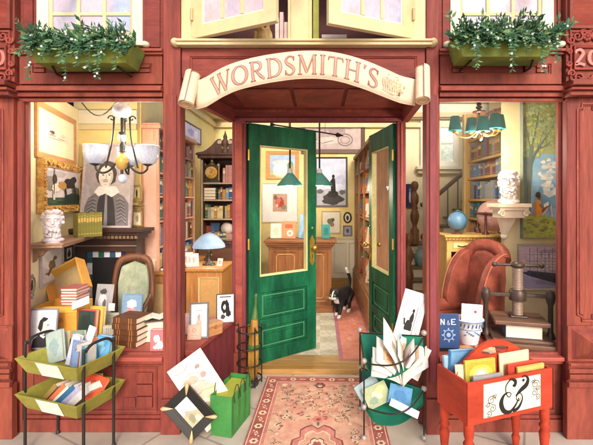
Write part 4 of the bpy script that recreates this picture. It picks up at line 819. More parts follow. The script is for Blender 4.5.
# --- glazed display cabinet
dc = thing('display_cabinet', 'long brown display cabinet of books and prints along the right of the doorway', 'cabinet', (0, 0, 0)); DX0, DX1, DY0, DY1, DZ = .6, .95, 2.0, 4.12, 2.28; CAB = wood('#a8754f', '#8f5f40', 'z'); CABY = wood('#a8754f', '#8f5f40', 'y')
mb = MB(); mb.bb(DX1-.02, DX1, DY0, DY1, .021, DZ, M('#c98d6c', .7, .12, 4, alt='#b97a58')); mb.build('back', dc)
for yy in (DY0, DY1-.03): mb = MB(); mb.bb(DX0, DX1-.0205, yy, yy+.03, .44, DZ, CAB); mb.build('end_panel', dc, bevel=.003)
CZ = [.44, .92, 1.34, 1.7, 2.02]
for z in CZ[1:]: mb = MB(); mb.bb(DX0+.02, DX1-.021, DY0+.031, DY1-.031, z-.022, z, CABY); mb.build('shelf', dc)
mb = MB(); mb.bb(DX0-.03, DX1, DY0-.02, DY1, .021, .4, CABY); mb.bb(DX0-.01, DX1-.0205, DY0, DY1, .401, .439, CABY); mb.build('plinth', dc, bevel=.004)
mb = MB(); mb.bb(DX0-.02, DX1-.0205, DY0-.02, DY1, DZ+.001, DZ+.05, CABY); mb.build('cornice', dc, bevel=.004)
mb = MB(); 
for yy in (DY0+.7, DY0+1.4): mb.bb(DX0-.004, DX0+.022, yy-.012, yy+.012, .44, DZ-.001, CAB)
mb.build('mullion', dc)
R = random.Random(12); cols = [('#e4e2e6', 'white'), ('#d06a4a', 'orange red'), ('#b9c2d0', 'grey blue'), ('#d8b8a0', 'peach'), ('#7c8a5c', 'green'), ('#efe6d0', 'cream'), ('#d9874c', 'orange'), ('#8a90a8', 'slate')]
n = 0
for i, z in enumerate(CZ):
    for k in range(5):
        c, nme = cols[(n*3+i) % 8]; n += 1; y = DY0+.2+k*.42; h_ = R.uniform(.2, .3)
        book(f'{nme} book propped on the {WB[i]} display cabinet shelf, {ORD[4-k]} from back wall', (DX0+.1, y, z+.002), STAND(R.uniform(.15, .3), -1.0+R.uniform(-.25, .25)), R.uniform(.17, .25), h_, .025, c, cover=(c, [(R.choice(['#b08a70', '#f0eae0', '#6a7890', '#c98a60']), rough(.5, .55, .28, .24, n)), ('#5c5048', rc(.2, .1, .8, .16))], .03))
# --- runner carpet
rn = thing('runner_rug', 'long pink runner rug leading from the doorway past the counter', 'rug', (.38, 2.5, .0215)); mb = MB(); RUGP = M('#e0937c', .9, .16, 14, alt='#d68068', bump=.2); mb.bb(-.19, .19, -1.4, 1.4, 0, .008, M('#b8727c', .9, .15, 14)); mb.bb(-.15, .17, -1.37, 1.37, .0082, .0095, RUGP)
for k in range(40): a = R.uniform(-.13, .14); b = R.uniform(-1.3, 1.3); mb.add([(a+.012*u*R.uniform(.6, 1.4), b+.02*v, .0099) for u, v in ell(0, 0, 1, 1, 6)], [tuple(range(6))], M(R.choice(['#c96f5c', '#efb49a', '#b86a70']), .9))
mb.build('pile', rn)
# ------------------------------------------------------------------ right hand side of the shop
# window in the back wall
wn = thing('back_window', 'cream framed window in the back wall above the staircase', 'window', P(439, 143, 4.19)); s4 = S(4.19); ww, wh = 38*s4, 47*s4
mb = MB(); mb.frame(-ww/2, ww/2, -wh/2, wh/2, .09, -.05, 0, CREAMW, inner=.02); mb.build('frame', wn, bevel=.004)
mb = MB(); mb.bb(-ww/2+.085, ww/2-.085, -.012, -.006, -wh/2+.085, wh/2-.085, M('#b9c2b0', .2, .35, 6, alt='#dfe6de', emit=.3)); mb.build('pane', wn)  # pane glows in place of daylight, foliage outside put into its colour
mb = MB(); mb.bb(-.02, .02, -.035, -.013, -wh/2+.09, wh/2-.09, CREAMW); mb.bb(-ww/2+.09, -.0205, -.033, -.0125, -.014, .014, CREAMW); mb.bb(.0205, ww/2-.09, -.033, -.0125, -.014, .014, CREAMW); mb.build('glazing_bar', wn)
mb = MB(); mb.bb(-ww/2-.08, ww/2+.08, -.12, 0, -wh/2-.06, -wh/2-.0005, CREAMW); mb.bb(-ww/2-.05, ww/2+.05, -.08, 0, -wh/2-.13, -wh/2-.061, CREAM); mb.build('sill', wn, bevel=.005)
# stairs
st = thing('staircase', 'cream staircase with dark treads turning right behind the porch post', 'staircase', (0, 0, 0)); TR = wood('#8a7450', '#76623e', 'x'); RIS = M('#f8f0da', .7, .05, 4)
RX = [2.05, 1.95, 1.88, 1.85, 1.85]; TZ = [.25, .40, .56, .71, .87]; TY = [2.9, 3.1, 3.3, 3.5, 3.7]
for i in range(5):
    mb = MB(); x0 = 1.36+.02*i; y1 = 4.19 if i == 4 else TY[i+1]+.0
    mb.bb(x0, RX[i]-.02, TY[i], 4.19, .021 if i == 0 else TZ[i-1]+.001, TZ[i]-.031, RIS); mb.build('riser', st)
    mb = MB(); mb.bb(x0-.03, RX[i], TY[i]-.035, y1-.0005, TZ[i]-.03, TZ[i], TR if i else wood('#b98d5a', None, 'x')); mb.build('tread', st, bevel=.005)
for k in range(5):
    xa = 1.86+.165*k; z = 1.02+.138*k
    mb = MB(); mb.bb(xa, min(xa+.165, 2.59), 3.72, 4.19, .022, z-.028, RIS); mb.build('riser', st)
    mb = MB(); mb.bb(xa-.03, min(xa+.168, 2.59), 3.69, 4.19, z-.0275, z, TR); mb.build('tread', st, bevel=.004)
    mb = MB(); mb.tube([(xa+.08, 3.74, z), (xa+.08, 3.74, z+.62)], .012, TR, 8); mb.lathe([(.018, 0), (.018, .03), (.012, .05)], TR, 10, (xa+.08, 3.74, z)); mb.build('baluster', st)
mb = MB(); mb.tube([(1.66, 3.74, 1.50), (1.8, 3.74, 1.55), (2.56, 3.74, 2.21)], .035, wood('#5c4030', None, 'x'), 10); mb.build('handrail', st)
NWP = [(.11, 0), (.11, .25), (.07, .28), (.05, .32), (.1, .42), (.115, .5), (.09, .58), (.06, .6), (.085, .63), (.06, .66), (.1, .74), (.1, .84), (.05, .9), (.045, .93), (.09, .98), (.1, 1.03), (.075, 1.08), (.02, 1.1), (0, 1.1)]
NW = wood('#8c6440', '#70492c', 'z')
for xx, yy, zz, k in ((1.53, 3.62, .871, .93), (1.25, 2.84, .021, 1.0)):
    mb = MB(); mb.lathe([(r*k*.68, z*k) for r, z in NWP], NW, 18, (xx, yy, zz)); mb.build('newel_post', st)
pic_px('dark_blue_picture', 'narrow dark picture with a white figure left of the carved newel post', 406, 184, 414, 208, 4.185, frame=('#2b2a33', .025), base='#3a4668', shapes=[('#e4e4ee', rough(.5, .45, .18, .3, 3)), ('#aeb6cc', ell(.5, .78, .12, .08))])
vs = thing('jug', 'teal jug holding one red flower beside the stair newel', 'jug', (1.60, 3.42, .561)); mb = MB(); mb.lathe([(.08, 0), (.11, .06), (.12, .14), (.09, .22), (.06, .26), (.075, .3)], M('#7fa8a8', .35, .2, 10, alt='#9cbcb4'), 18); mb.tube([(.1, 0, .22), (.17, 0, .2), (.16, 0, .1), (.11, 0, .07)], .014, M('#7fa8a8', .35, .2, 10, alt='#9cbcb4')); mb.build('body', vs)
mb = MB(); mb.tube([(0, 0, .1), (.02, 0, .4)], .006, M('#4a6a3c')); mb.build('stem', vs); mb = MB(); mb.lathe([(.01, .38), (.045, .42), (.05, .46), (.03, .5), (0, .47)], M('#b8322c', .5), 10, (.02, 0, 0)); mb.build('flower', vs)
# bookcase on the right wall
rb = thing('honey_bookcase', 'honey coloured wall bookcase beside the stairs and behind the pink globe', 'bookcase', (0, 0, 0)); rx, ry0, ry1 = 1.78, .86, 2.06; HON = wood('#e0b264', '#d2a050', 'z'); HONY = wood('#e0b264', '#d2a050', 'y')
mb = MB(); mb.bb(2.07, 2.095, ry0, ry1, .021, 2.62, M('#c98a52', .7, .15, 4, alt='#d9a066')); mb.build('back', rb)
mb = MB(); mb.bb(rx-.03, 2.069, ry1-.05, ry1, .021, 2.62, HON); mb.bb(rx-.045, rx-.0305, ry1-.06, ry1+.01, .021, 2.62, M('#ecd08c', .6)); mb.build('end_panel', rb, bevel=.003)
mb = MB(); mb.bb(rx, 2.069, ry0, ry0+.03, .021, 2.62, HON); mb.build('end_panel', rb, bevel=.003)
RZ = [.6, .88, 1.16, 1.38, 1.60, 1.85, 2.05, 2.3]
for z in RZ: mb = MB(); mb.bb(rx, 2.069, ry0+.031, ry1-.051, z-.025, z, HONY); mb.build('shelf', rb)
RN = ['lowest', 'second lowest', 'third lowest', 'fourth lowest', 'fourth highest', 'third highest', 'second highest', 'top']
PS_ = {7: ['#8c3a2c', '#b86a3c', '#7a6a8c', '#d8c79c'], 6: ['#7a6a8c', '#9a9a94', '#7f7a34', '#8c3a2c', '#b86a3c'], 5: ['#8c3a2c', '#9a9a94', '#6f8fb4'], 4: ['#6f8fb4', '#2f4f7a', '#9a9a94'], 3: ['#2f4f7a', '#3c7d80', '#6f8fb4', '#b86a3c'], 2: ['#c98f86', '#8c3a2c', '#d8c79c']}
for i in (2, 3, 4, 5, 6, 7):
    z = RZ[i]; hm = (RZ[i+1] if i < 7 else 2.6)-z-.03; shelf_books((rx+.02, ry1-.06, z+.001), (0, -1, 0), ry1-ry0-.1, min(hm, .24), .2, f'{RN[i]} honey bookcase shelf', 'stairs', 'books in the honey bookcase', PS_[i], 60+i, .97, (.04, .075))
# low cabinet with globes
lc = thing('low_cabinet', 'carved honey coloured cabinet with a drawer frieze carrying the two globes', 'cabinet', (0, 0, 0)); c0, c1, d0, d1, cz = 1.2, 1.755, 1.0, 1.34, 1.256
mb = MB(); mb.bb(c0-.03, c1+.01, d0-.04, d1, cz-.02, cz, HONEY); mb.bb(c0-.015, c1, d0-.02, d1-.001, cz-.05, cz-.0205, M('#d2a550', .5)); [mb.box((c0+.01+k*.033, d0-.024, cz-.035), (.016, .008, .024), M('#a87c34', .5), (0, .5, 0)) for k in range(17)]; mb.build('top', lc, bevel=.004)
mb = MB(); mb.bb(c0, c1-.01, d0, d1-.002, cz-.16, cz-.0505, HONEY)
for q in (c0+.14, c0+.4): mb.box((q, d0-.004, cz-.1), (.16, .006, .05), M('#e6cd8c', .5)); mb.tube([(q-.04, d0-.012, cz-.1), (q-.015, d0-.014, cz-.108), (q+.015, d0-.014, cz-.108), (q+.04, d0-.012, cz-.1)], .006, M('#4a3018'), 6)
mb.sph((c0+.27, d0-.004, cz-.1), (.016, .01, .02), M('#a87c34', .5), 10, 6); mb.build('drawer_frieze', lc, bevel=.003)
for xx in (c0, c0+.3, c1-.055): mb = MB(); mb.bb(xx, xx+.045, d0+.004, d1-.002, .021, cz-.1605, HON); mb.build('upright', lc, bevel=.003)
mb = MB(); mb.bb(c0+.046, c1-.056, d1-.02, d1-.003, .06, cz-.161, M('#b98a58')); mb.build('back', lc)
LZ = [.35, .62, .86]
for j, (xa, xb) in enumerate(((c0+.046, c0+.299), (c0+.346, c1-.056))):
    for z in LZ: mb = MB(); mb.bb(xa, xb, d0+.012, d1-.021, z-.022, z, HONEY); mb.build('shelf', lc)
    if j == 0:
        for i, z in enumerate(LZ): shelf_books((xa+.003, d0+.03, z+.001), (1, 0, 0), xb-xa-.006, .2, .18, f"{['lowest', 'middle', 'top'][i]} shelf of the low cabinet", 'left', 'books in the low cabinet', ['#9a9a94', '#7a6a8c', '#d8c79c', '#3c7d80', '#b86a3c'], 90+i, 1, (.022, .04))
# blue globe
bg_ = thing('blue_globe', 'small blue globe on a dark foot at the left of the low cabinet', 'globe', (X_(457, 1.12), 1.12, cz+.001)); mb = MB(); mb.lathe([(.055, 0), (.05, .01), (.02, .018), (.012, .03), (.016, .035)], M('#6a3c28', .4), 16); mb.build('foot', bg_)
GB = M('#4f7ea8', .4, .2, 9, alt='#6f9ab8'); mb = MB(); mb.sph((0, 0, .125), .09, GB, 24, 16, Euler((.3, .2, 0)).to_matrix()); mb.build('ball', bg_)
mb = MB(); mb.tube([(.1*math.sin(a), 0, .125-.1*math.cos(a)) for a in [i*math.pi/12*1.05 for i in range(-1, 13)]], .006, M('#3f6a70', .4), 8); mb.tube([(0, 0, .21), (.01, 0, .235)], .005, M('#3f6a70', .4)); mb.build('meridian', bg_)
pg_ = thing('pink_globe', 'large faded pink globe in a dark wooden cradle on the low cabinet', 'globe', (X_(491.5, 1.15), 1.15, cz+.001)); PG = M('#c99a90', .5, .2, 7, alt='#b98884'); WD_ = M('#5a2e22', .4, .2, 10)
mb = MB(); mb.sph((.02, .0, .175), .155, PG, 28, 18); mb.build('ball', pg_)
mb = MB()
for xx in (-.1, .1): mb = MB(); mb.lathe([(.035, 0), (.03, .012), (.012, .03), (.011, .17), (.018, .2), (.01, .215)], WD_, 12, (xx, -.1, 0)); mb.build('leg', pg_)
for xx in (-.09, .13): mb = MB(); mb.lathe([(.03, 0), (.012, .03), (.011, .2)], WD_, 10, (xx, .1, 0)); mb.build('leg', pg_)
mb = MB(); mb.tube([(.02+.17*math.cos(a), .17*math.sin(a), .2) for a in [i*math.pi/14 for i in range(28)]], .011, WD_, 8, True); mb.build('horizon_ring', pg_)
ht = thing('teapot', 'small black pot standing on the honey bookcase shelf left of the globe', 'pot', (rx+.05, ry1-.25, RZ[3]+.001)) if False else None
# bust on pedestal
pe = thing('wall_bracket', 'cream scrolled wall bracket on the cream partition carrying the right bust', 'bracket', (X_(508.5, .65), .65, 0)); zt = Z_(203.5, .65); CS = M('#f3e8d0', .6, .08, 6, alt='#e8d2b4')
mb = MB(); mb.bb(-.135, .135, -.12, .12, zt-.03, zt, CS); mb.bb(-.12, .12, -.105, .105, zt-.055, zt-.0305, CS)
for s in (-1, 1): mb.tube([(s*(.1+.03*(1-i/14)*math.cos(i*.7)), -.1, zt-.085+.03*(1-i/14)*math.sin(i*.7)) for i in range(15)], .009, CS, 6)
mb.bb(-.1, .1, -.085, .085, zt-.12, zt-.0555, CS); mb.build('capital', pe, bevel=.005)
mb = MB(); mb.hexa([(-.02, .06, 1.28), (.02, .06, 1.28), (.02, .1, 1.28), (-.02, .1, 1.28)], [(-.06, -.03, zt-.1205), (.06, -.03, zt-.1205), (.06, .1, zt-.1205), (-.06, .1, zt-.1205)], CS); mb.sph((0, .08, 1.27), (.03, .028, .03), CS, 12, 8); mb.build('console', pe, bevel=.01)
bust('marble_bust', 'white marble bust wearing spectacles on the scrolled wall bracket', (X_(508.5, .63), .63, zt+.001), math.radians(-28), .30, M('#ece8e6', .5, .08, 12, alt='#dcd6d8'), glasses=True)
# paintings on the partition
def tree_shapes():
    R = random.Random(4)
    s = [('#8cc2ee', rc(.2, .1, 1, .6)), ('#6aa4d6', rough(.7, .3, .3, .1, 3)), ('#93c0e2', rough(.5, .46, .3, .06, 5)), ('#7ea6b4', rc(0, .1, .2, .62)), ('#6c8f92', rough(.08, .4, .12, .2, 6))]
    for i in range(60): s.append((R.choice(['#e6ecf2', '#d4e2ee', '#f1f3f4', '#c4d6e6']), rough(R.gauss(.66, .09), R.uniform(.3, .56), R.uniform(.03, .1), R.uniform(.008, .018), i, 8)))
    for i in range(9): s.append(('#9fb4cc', line([(.52+R.uniform(0, .05), .3+.028*i), (.8-R.uniform(0, .08), .302+.028*i)], .008)))
    for i in range(240):
        u = R.uniform(0, 1); v = .52+.48*R.random()**.8
        if v < .64 and u > .42 and R.random() < .8: continue
        if v < .56 and u > .25: continue
        s.append((R.choice(['#a3b45c', '#b4c66c', '#92a455', '#bccb7a', '#8fac84', '#a6c0a6', '#84a05e', '#c6ca6a', '#9cb88c']), rough(u, v, R.uniform(.02, .07), R.uniform(.006, .016), i, 8)))
    s += [('#6a7a70', line([(.13, .14, 1.7), (.15, .28, 1.2), (.17, .42, 1), (.2, .56, .9), (.24, .66, .6)], .12)), ('#55645c', line([(.1, .14, 1), (.13, .3, .7), (.15, .45, .5)], .05)), ('#62747a', line([(.19, .52, 1.3), (.36, .62, 1), (.55, .7, .7), (.72, .77, .4), (.85, .84, .2)], .05)), ('#62747a', line([(.4, .64, .9), (.6, .66, .6), (.78, .7, .3)], .03)), ('#66786c', line([(.22, .62), (.14, .74), (.06, .84)], .03)), ('#66786c', line([(.24, .66), (.36, .8), (.42, .9)], .025))]
    for i in range(70): s.append((R.choice(['#9cae5c', '#a4b46a', '#8fa890', '#7c8c48', '#aab85c']), rough(R.uniform(0, 1), R.uniform(.66, 1), R.uniform(.015, .05), R.uniform(.005, .012), i+300, 8)))
    s += [('#a8b452', [(0, 0), (1, 0), (1, .11), (.8, .14), (.5, .165), (.2, .16), (0, .18)])]
    for i in range(60): s.append((R.choice(['#a4a850', '#7c8840', '#989c48', '#b0ac58', '#6f8040']), rough(R.random(), R.uniform(0, .13), R.uniform(.03, .1), R.uniform(.004, .012), i+500, 8)))
    s += [('#6f4a36', line([(.42, .165, 1), (.56, .205, .9), (.66, .245, .7)], .07)), ('#c9b8c4', line([(.5, .16), (.62, .2), (.72, .235), (.76, .15)], .05)), ('#dc9a3c', [(.3, .15), (.5, .16), (.5, .21), (.46, .27), (.36, .275), (.29, .24)]), ('#c9842e', [(.3, .15), (.36, .152), (.36, .26), (.29, .24)]), ('#8a5a3c', line([(.44, .24, 1), (.52, .205, .8), (.6, .225, .6)], .04)), ('#7a5038', ell(.435, .295, .045, .02)), ('#241c1a', rough(.4, .308, .065, .024, 7)), ('#f4f0e8', [(.55, .215), (.68, .235), (.66, .26), (.54, .24)])]
    return s
pic_px('tree_painting', 'large painting of a reader in orange seated under a tree', 521, 98, 562, 238.5, .74, frame=('#7f8a80', .008), base='#a3b68e', cat='painting', shapes=tree_shapes(), depth=.06)
SHP = [('#cdb4c4', rc(0, .45, 1, 1)), ('#dcbcc0', rough(.3, .6, .4, .1, 2)), ('#a594b4', rough(.75, .8, .3, .12, 3)), ('#a9a2c4', rc(0, 0, 1, .4)), ('#bcb4d4', rough(.4, .36, .5, .06, 4)), ('#8f8bb0', rough(.7, .15, .4, .08, 5)), ('#4a4658', [(.12, .34), (.9, .2), (1, .26), (1, .34), (.2, .42)]), ('#3a3848', [(.02, .38), (.2, .3), (.95, .1), (1, .14), (1, .24), (.3, .38)])]
for u in (.24, .42, .6, .78): SHP += [('#d8ccd4', [(u-.07, v), (u+.08, v-.015), (u+.07, v+.1), (u-.06, v+.115)]) for v in (.44, .58, .72)]; SHP += [('#5c5468', line([(u, .3), (u, .95)], .012))]+[('#6f667c', line([(u-.08, v), (u+.08, v-.02)], .012)) for v in (.5, .65, .8)]
pic_px('ship_painting', 'painting of a masted ship on a violet sea under the tree painting', 518, 244, 563, 290, .74, frame=('#b9b09a', .014), base='#c4b2c8', cat='painting', shapes=SHP, depth=.03)
# wingback armchair
LEA = M('#9c5040', .5, .3, 9, alt='#85402f', bump=.25, spec=.3); LEAL = M('#c06a54', .4, .15, 6)
ac = thing('wingback_armchair', 'red leather wingback armchair facing left behind the right window', 'armchair', (1.17, .62, .021), (0, 0, math.radians(-68))); ac.scale = (.84, .84, 1.0)
def pillow(name, c, d, m, parent, R=(0, 0, 0), lv=2, cr_=.55):
    mb = MB(); mb.box((0, 0, 0), d, m); o = mb.build(name, parent); o.location = c; o.rotation_euler = R
    b = o.modifiers.new('b', 'BEVEL'); b.width = min(d)*cr_*.9; b.segments = 4; b.limit_method = 'NONE'
    for p in o.data.polygons: p.use_smooth = True
    return o
def ypr(mb, prof, x0, x1, m):  # prism of a (y,z) profile along x
    n = len(prof); mb.add([(x0, a, b) for a, b in prof]+[(x1, a, b) for a, b in prof], [tuple(range(n)), tuple(range(2*n-1, n-1, -1))]+[(i, n+i, n+(i+1) % n, (i+1) % n) for i in range(n)], m)
pillow('seat', (0, -.1, .46), (.40, .54, .15), LEA, ac)
pillow('base', (0, -.02, .3), (.5, .56, .2), LEA, ac, cr_=.25)
def smooth(o):
    for p in o.data.polygons: p.use_smooth = True
mb = MB(); top = [(-.23, .3), (-.235, .9), (-.2, 1.06), (-.12, 1.13), (0, 1.15), (.12, 1.13), (.2, 1.06), (.235, .9), (.23, .3)]; mb.M = Matrix.Translation((0, .24, 0)) @ Matrix.Rotation(-.14, 4, 'X'); mb.prism(top, -.06, .06, LEA); smooth(mb.build('backrest', ac, bevel=.05, seg=4)); mb = MB(); mb.tube(cr([(-.25, .36, 1.06), (-.18, .39, 1.13), (0, .4, 1.16), (.18, .39, 1.13), (.25, .36, 1.06)], 5), .062, LEA, 14); mb.build('top_roll', ac)
for s in (-1, 1):
    mb = MB(); pf = cr([(.24, .58), (.1, .61), (.03, .68), (.05, .8), (.1, .93), (.17, 1.03), (.27, 1.1), (.36, 1.12)], 4)+[(.34, .6)]; ypr(mb, pf, s*.235-.04, s*.235+.04, LEA); smooth(mb.build('wing', ac, bevel=.034, seg=3))
    mb = MB(); mb.tube(cr([(s*.25, .2, .62), (s*.26, .0, .62), (s*.265, -.22, .6), (s*.265, -.34, .57)], 4), .062, LEA, 14); mb.bb(s*.26-.045, s*.26+.045, -.33, .24, .24, .58, LEA); mb.build('armrest', ac, bevel=.01)
    mb = MB(); mb.tube([(s*.265, -.335, .57), (s*.265, -.352, .57)], .04, LEAL, 14); mb.tube([(s*.278, q[0], q[1]) for q in pf[:-1]], .006, LEAL, 6); mb.build('piping', ac)
    for yy in (-.26, .27): mb = MB(); mb.lathe([(.018, 0), (.025, .05), (.035, .2)], BRN, 12, (s*.2, yy, 0)); mb.build('leg', ac)
# ------------------------------------------------------------------ chandeliers
ch = thing('globe_chandelier', 'black wrought iron chandelier with white glass bowls in the left window', 'chandelier', (X_(122, .5), .5, 0)); sc = S(.5); z_ = lambda py: EYE-(py-VY)*sc; OPAL = M('#d9dce8', .25, .22, 16, (1, 1, .3), alt='#b4bdd4', emit=.12)
mb = MB(); mb.tube([(0, 0, z_(100)), (0, 0, 2.5)], .01, IRON); mb.lathe([(.04, 2.47), (.04, 2.5)], IRON, 12); mb.tube([(0, 0, z_(182)), (0, 0, z_(100))], .012, IRON); mb.lathe([(.02, z_(136)), (.035, z_(134)), (.02, z_(132))], IRON, 12); mb.lathe([(.03, z_(152)), (.02, z_(150)), (.03, z_(146)), (.015, z_(143))], IRON, 12); mb.build('stem', ch)
mb = MB(); mb.sph((0, 0, z_(110)), (9*sc, 9*sc, 8*sc), M('#aebbd6', .25, .2, 9, alt='#d8dcea'), 18, 12); mb.sph((0, 0, z_(138)), (.034, .034, .036), M('#c9c9d4', .3), 14, 10); mb.build('glass_ball', ch)
mb = MB(); mb.lathe([(.012, z_(170)), (.036, z_(167.5)), (.05, z_(163)), (.046, z_(158)), (.025, z_(155)), (.01, z_(152))], M('#d9b25c', .35, .15, 10, metal=.2), 18); mb.build('gold_urn', ch)
mb = MB(); mb.sph((.02, -.03, z_(179)), (.035, .035, .038), OPAL, 14, 10); mb.build('drop', ch)
aS = [(-172, 1), (5, 1), (98, .8)]
for an, k in aS:
    a = math.radians(an); ux, uy = math.cos(a), math.sin(a); r = 25*sc*k; P3 = lambda rr, z: (ux*rr, uy*rr, z)
    mb = MB(); mb.tube([P3(q[0], q[1]) for q in cr([(.03, z_(160)), (.09, z_(170)), (.15, z_(173)), (r-.01, z_(170)), (r, z_(165))], 5)], .0085, IRON, 8)
    mb.tube([P3(q[0], q[1]) for q in cr([(.06, z_(117)), (.075, z_(140)), (.125, z_(168))], 4)], .0075, IRON, 8)
    mb.tube([P3(.06+.0*i+.028*(1-i/12)*math.cos(i*.6)+.02, z_(119)+.03*(1-i/12)*math.sin(i*.6)) for i in range(12)], .006, IRON, 6)
    mb.lathe([(.015, z_(166)), (.045, z_(164)), (.03, z_(162.5))], IRON, 14, P3(r, 0)); mb.build('arm', ch)
    mb = MB(); mb.lathe([(.028, z_(165)), (.06, z_(163)), (.082, z_(158)), (.09, z_(152)), (.087, z_(148)), (.094, z_(146)), (.09, z_(145.5)), (.082, z_(152)), (.056, z_(161.5))], OPAL, 22, P3(r, 0)); mb.build('glass_bowl', ch)
    lamp_light('bowl_light', P3(r, z_(136)), 3.0, ch, .09)
mb = MB(); sw = [(-.02, 0, z_(97.5)-.01)]+[(-.02-.34*i/10, 0, z_(97.5)-.15*math.sin(math.pi*i/10)) for i in range(1, 10)]+[(-.36, 0, z_(97.5)), (-.36, 0, 2.5)]; mb.tube(sw, .005, IRON, 6); mb.build('cord', ch)
cd = thing('shaded_chandelier', 'brass chandelier with small teal fabric shades in the right window', 'chandelier', (X_(479, .45), .45, 0)); sc2 = S(.45); z2 = lambda py: EYE-(py-VY)*sc2; TEAL = M('#1f8f82', .6, .22, 12, (1, 1, .3), alt='#2f7a9c'); CRM = M('#b08a52', .4, .15, 12)
mb = MB(); mb.tube([(0, 0, z2(128)), (0, 0, 2.5)], .008, IRON)
for i, r in enumerate((.018, .026, .02, .026, .018)): mb.sph((0, 0, z2(98.5+i*3)), (r, r, .014), M('#4a3a28', .35, .2, 20, metal=.4), 12, 8)
mb.lathe([(.02, z2(113.5)), (.05, z2(112.5)), (.05, z2(111.5)), (.015, z2(110.5))], M('#6a3c28', .4), 16); mb.lathe([(.008, z2(133)), (.028, z2(129)), (.02, z2(124)), (.014, z2(115))], CRM, 14); mb.build('stem', cd)
for an, k, dz in ((180, 24, 3), (-100, 16, 9), (-38, 15, 2), (12, 23, -1), (95, 16, 0)):
    a = math.radians(an); r = k*sc2; q = (r*math.cos(a), r*math.sin(a)); zc = z2(129+dz*.6)
    mb = MB(); mb.tube([(q[0]*t, q[1]*t, h) for t, h in cr([(.05, z2(130)), (.4, zc-.05), (.8, zc-.045), (1, zc-.01), (1, zc+.03)], 5)], .007, CRM, 8); mb.lathe([(.012, zc-.02), (.024, zc-.012), (.012, zc)], GOLD, 12, (q[0], q[1], 0)); mb.lathe([(.011, zc), (.011, zc+.06)], WHITE, 10, (q[0], q[1], 0)); mb.build('arm', cd)
    mb = MB(); mb.lathe([(.054, zc), (.051, zc+.004), (.034, zc+.115), (.031, zc+.115), (.049, zc+.006)], TEAL, 20, (q[0], q[1], 0)); mb.build('lamp_shade', cd)
    mb = MB(); mb.sph((q[0], q[1], zc+.03), (.02, .02, .028), glow('#fff2d6', .8), 12, 8); mb.build('bulb', cd)
lamp_light('bulb_light', (0, 0, z2(148)), 8.5, cd, .1)
# ------------------------------------------------------------------ left window display
LZ0 = ZS+.001
picture('silhouette_print', 'grey framed black and white print of a bearded man in profile', 'print', (X_(41.5, .1), .1, LZ0), (-.12, 0, .06), .2, .285, frame=('#8f8b98', .012), base='#e9e6ec', anchor='b', depth=.012, group=None,
        shapes=[('#2a2728', [(.08, .0), (.92, 0), (.85, .22), (.62, .36), (.4, .36), (.14, .22)]), ('#d9d2d0', [(.42, .36), (.7, .3), (.74, .44), (.8, .5), (.76, .56), (.78, .66), (.7, .76), (.45, .74), (.36, .5)]), ('#2a2728', [(.3, .52), (.36, .72), (.5, .82), (.7, .78), (.62, .72), (.5, .68), (.48, .5), (.42, .42)]), ('#3a3536', [(.56, .3), (.8, .34), (.8, .46), (.7, .47), (.6, .42)]), ('#efecef', [(.4, .36), (.62, .3), (.56, .24), (.42, .3)]), ('#2a2728', line([(.66, .6), (.74, .605)], .03))])
YB_ = M('#e0963c', .5, .12, 5, alt='#eab04c'); YB2 = M('#efc04c', .5, .12, 5, alt='#e6a840'); INN = M('#b39a6c', .7, .15, 6)
bx = thing('orange_box', 'big orange box with its lid thrown open in the left window', 'box', (X_(70, .42), .36, LZ0), (0, 0, math.radians(4))); bw, bd, bh = .30, .24, .27
mb = MB(); t = .012
mb.bb(-bw/2, bw/2, -bd/2, -bd/2+t, 0, bh, YB_); mb.bb(-bw/2, bw/2, bd/2-t, bd/2, 0, bh, YB_); mb.bb(-bw/2, -bw/2+t, -bd/2+t, bd/2-t, 0, bh, YB_); mb.bb(bw/2-t, bw/2, -bd/2+t, bd/2-t, 0, bh, YB2); mb.bb(-bw/2+t, bw/2-t, -bd/2+t, bd/2-t, .001, .02, INN)
mb.frame(-bw/2-.004, bw/2+.004, bh-.05, bh, .0, -bd/2-.004, -bd/2-.0005, YB2); mb.bb(-bw/2-.004, bw/2+.004, -bd/2-.005, -bd/2-.0004, bh-.05, bh-.002, YB2); mb.build('body', bx, bevel=.004)
mb = MB(); 
for k in range(5): mb.ribbon([(-.1+.03*k+.011*j, bh-.11+.018*(-1)**j*(1 if j % 3 else .3), .006) for j in range(4)], -bd/2-.002, M('#8a4a24', .6))
mb.build('painted_scribble', bx, recalc=False)
mb = MB(); mb.M = Matrix.Translation((-.02, bd/2-.02, bh+.01)) @ Matrix.Rotation(math.radians(-14), 4, 'Y') @ Matrix.Rotation(math.radians(-62), 4, 'X') @ Matrix.Translation((0, bd/2, 0))
# lid seen from inside: shallow tray
mb.M = Matrix.Translation((-.06, bd/2+.01, bh+.03)) @ Matrix.Rotation(math.radians(-30), 4, 'Y') @ Matrix.Rotation(math.radians(66), 4, 'X')
mb.bb(-bw/2-.005, bw/2+.005, 0, bd+.03, -.11, -.1, YB_); mb.bb(-bw/2-.005, -bw/2+.007, 0, bd+.03, -.0998, 0, YB_); mb.bb(bw/2-.007, bw/2+.005, 0, bd+.03, -.0998, 0, YB_); mb.bb(-bw/2+.0072, bw/2-.0072, bd+.018, bd+.03, -.0998, 0, YB2); mb.bb(-bw/2+.0072, bw/2-.0072, 0, .012, -.0998, 0, YB_); mb.bb(-bw/2+.008, bw/2-.008, .0125, bd+.0175, -.0997, -.095, INN)
mb.build('lid', bx, bevel=.005)
for k in range(7):
    book('pink bound booklet in the stack standing in the open orange box', (X_(69, .42)+.055, .33, LZ0+bh-.04+k*.022), (0, 0, .05*(-1)**k), .125, .17, .021, '#c4716a', '#ecdad0', group='pink booklets stacked in the orange box')
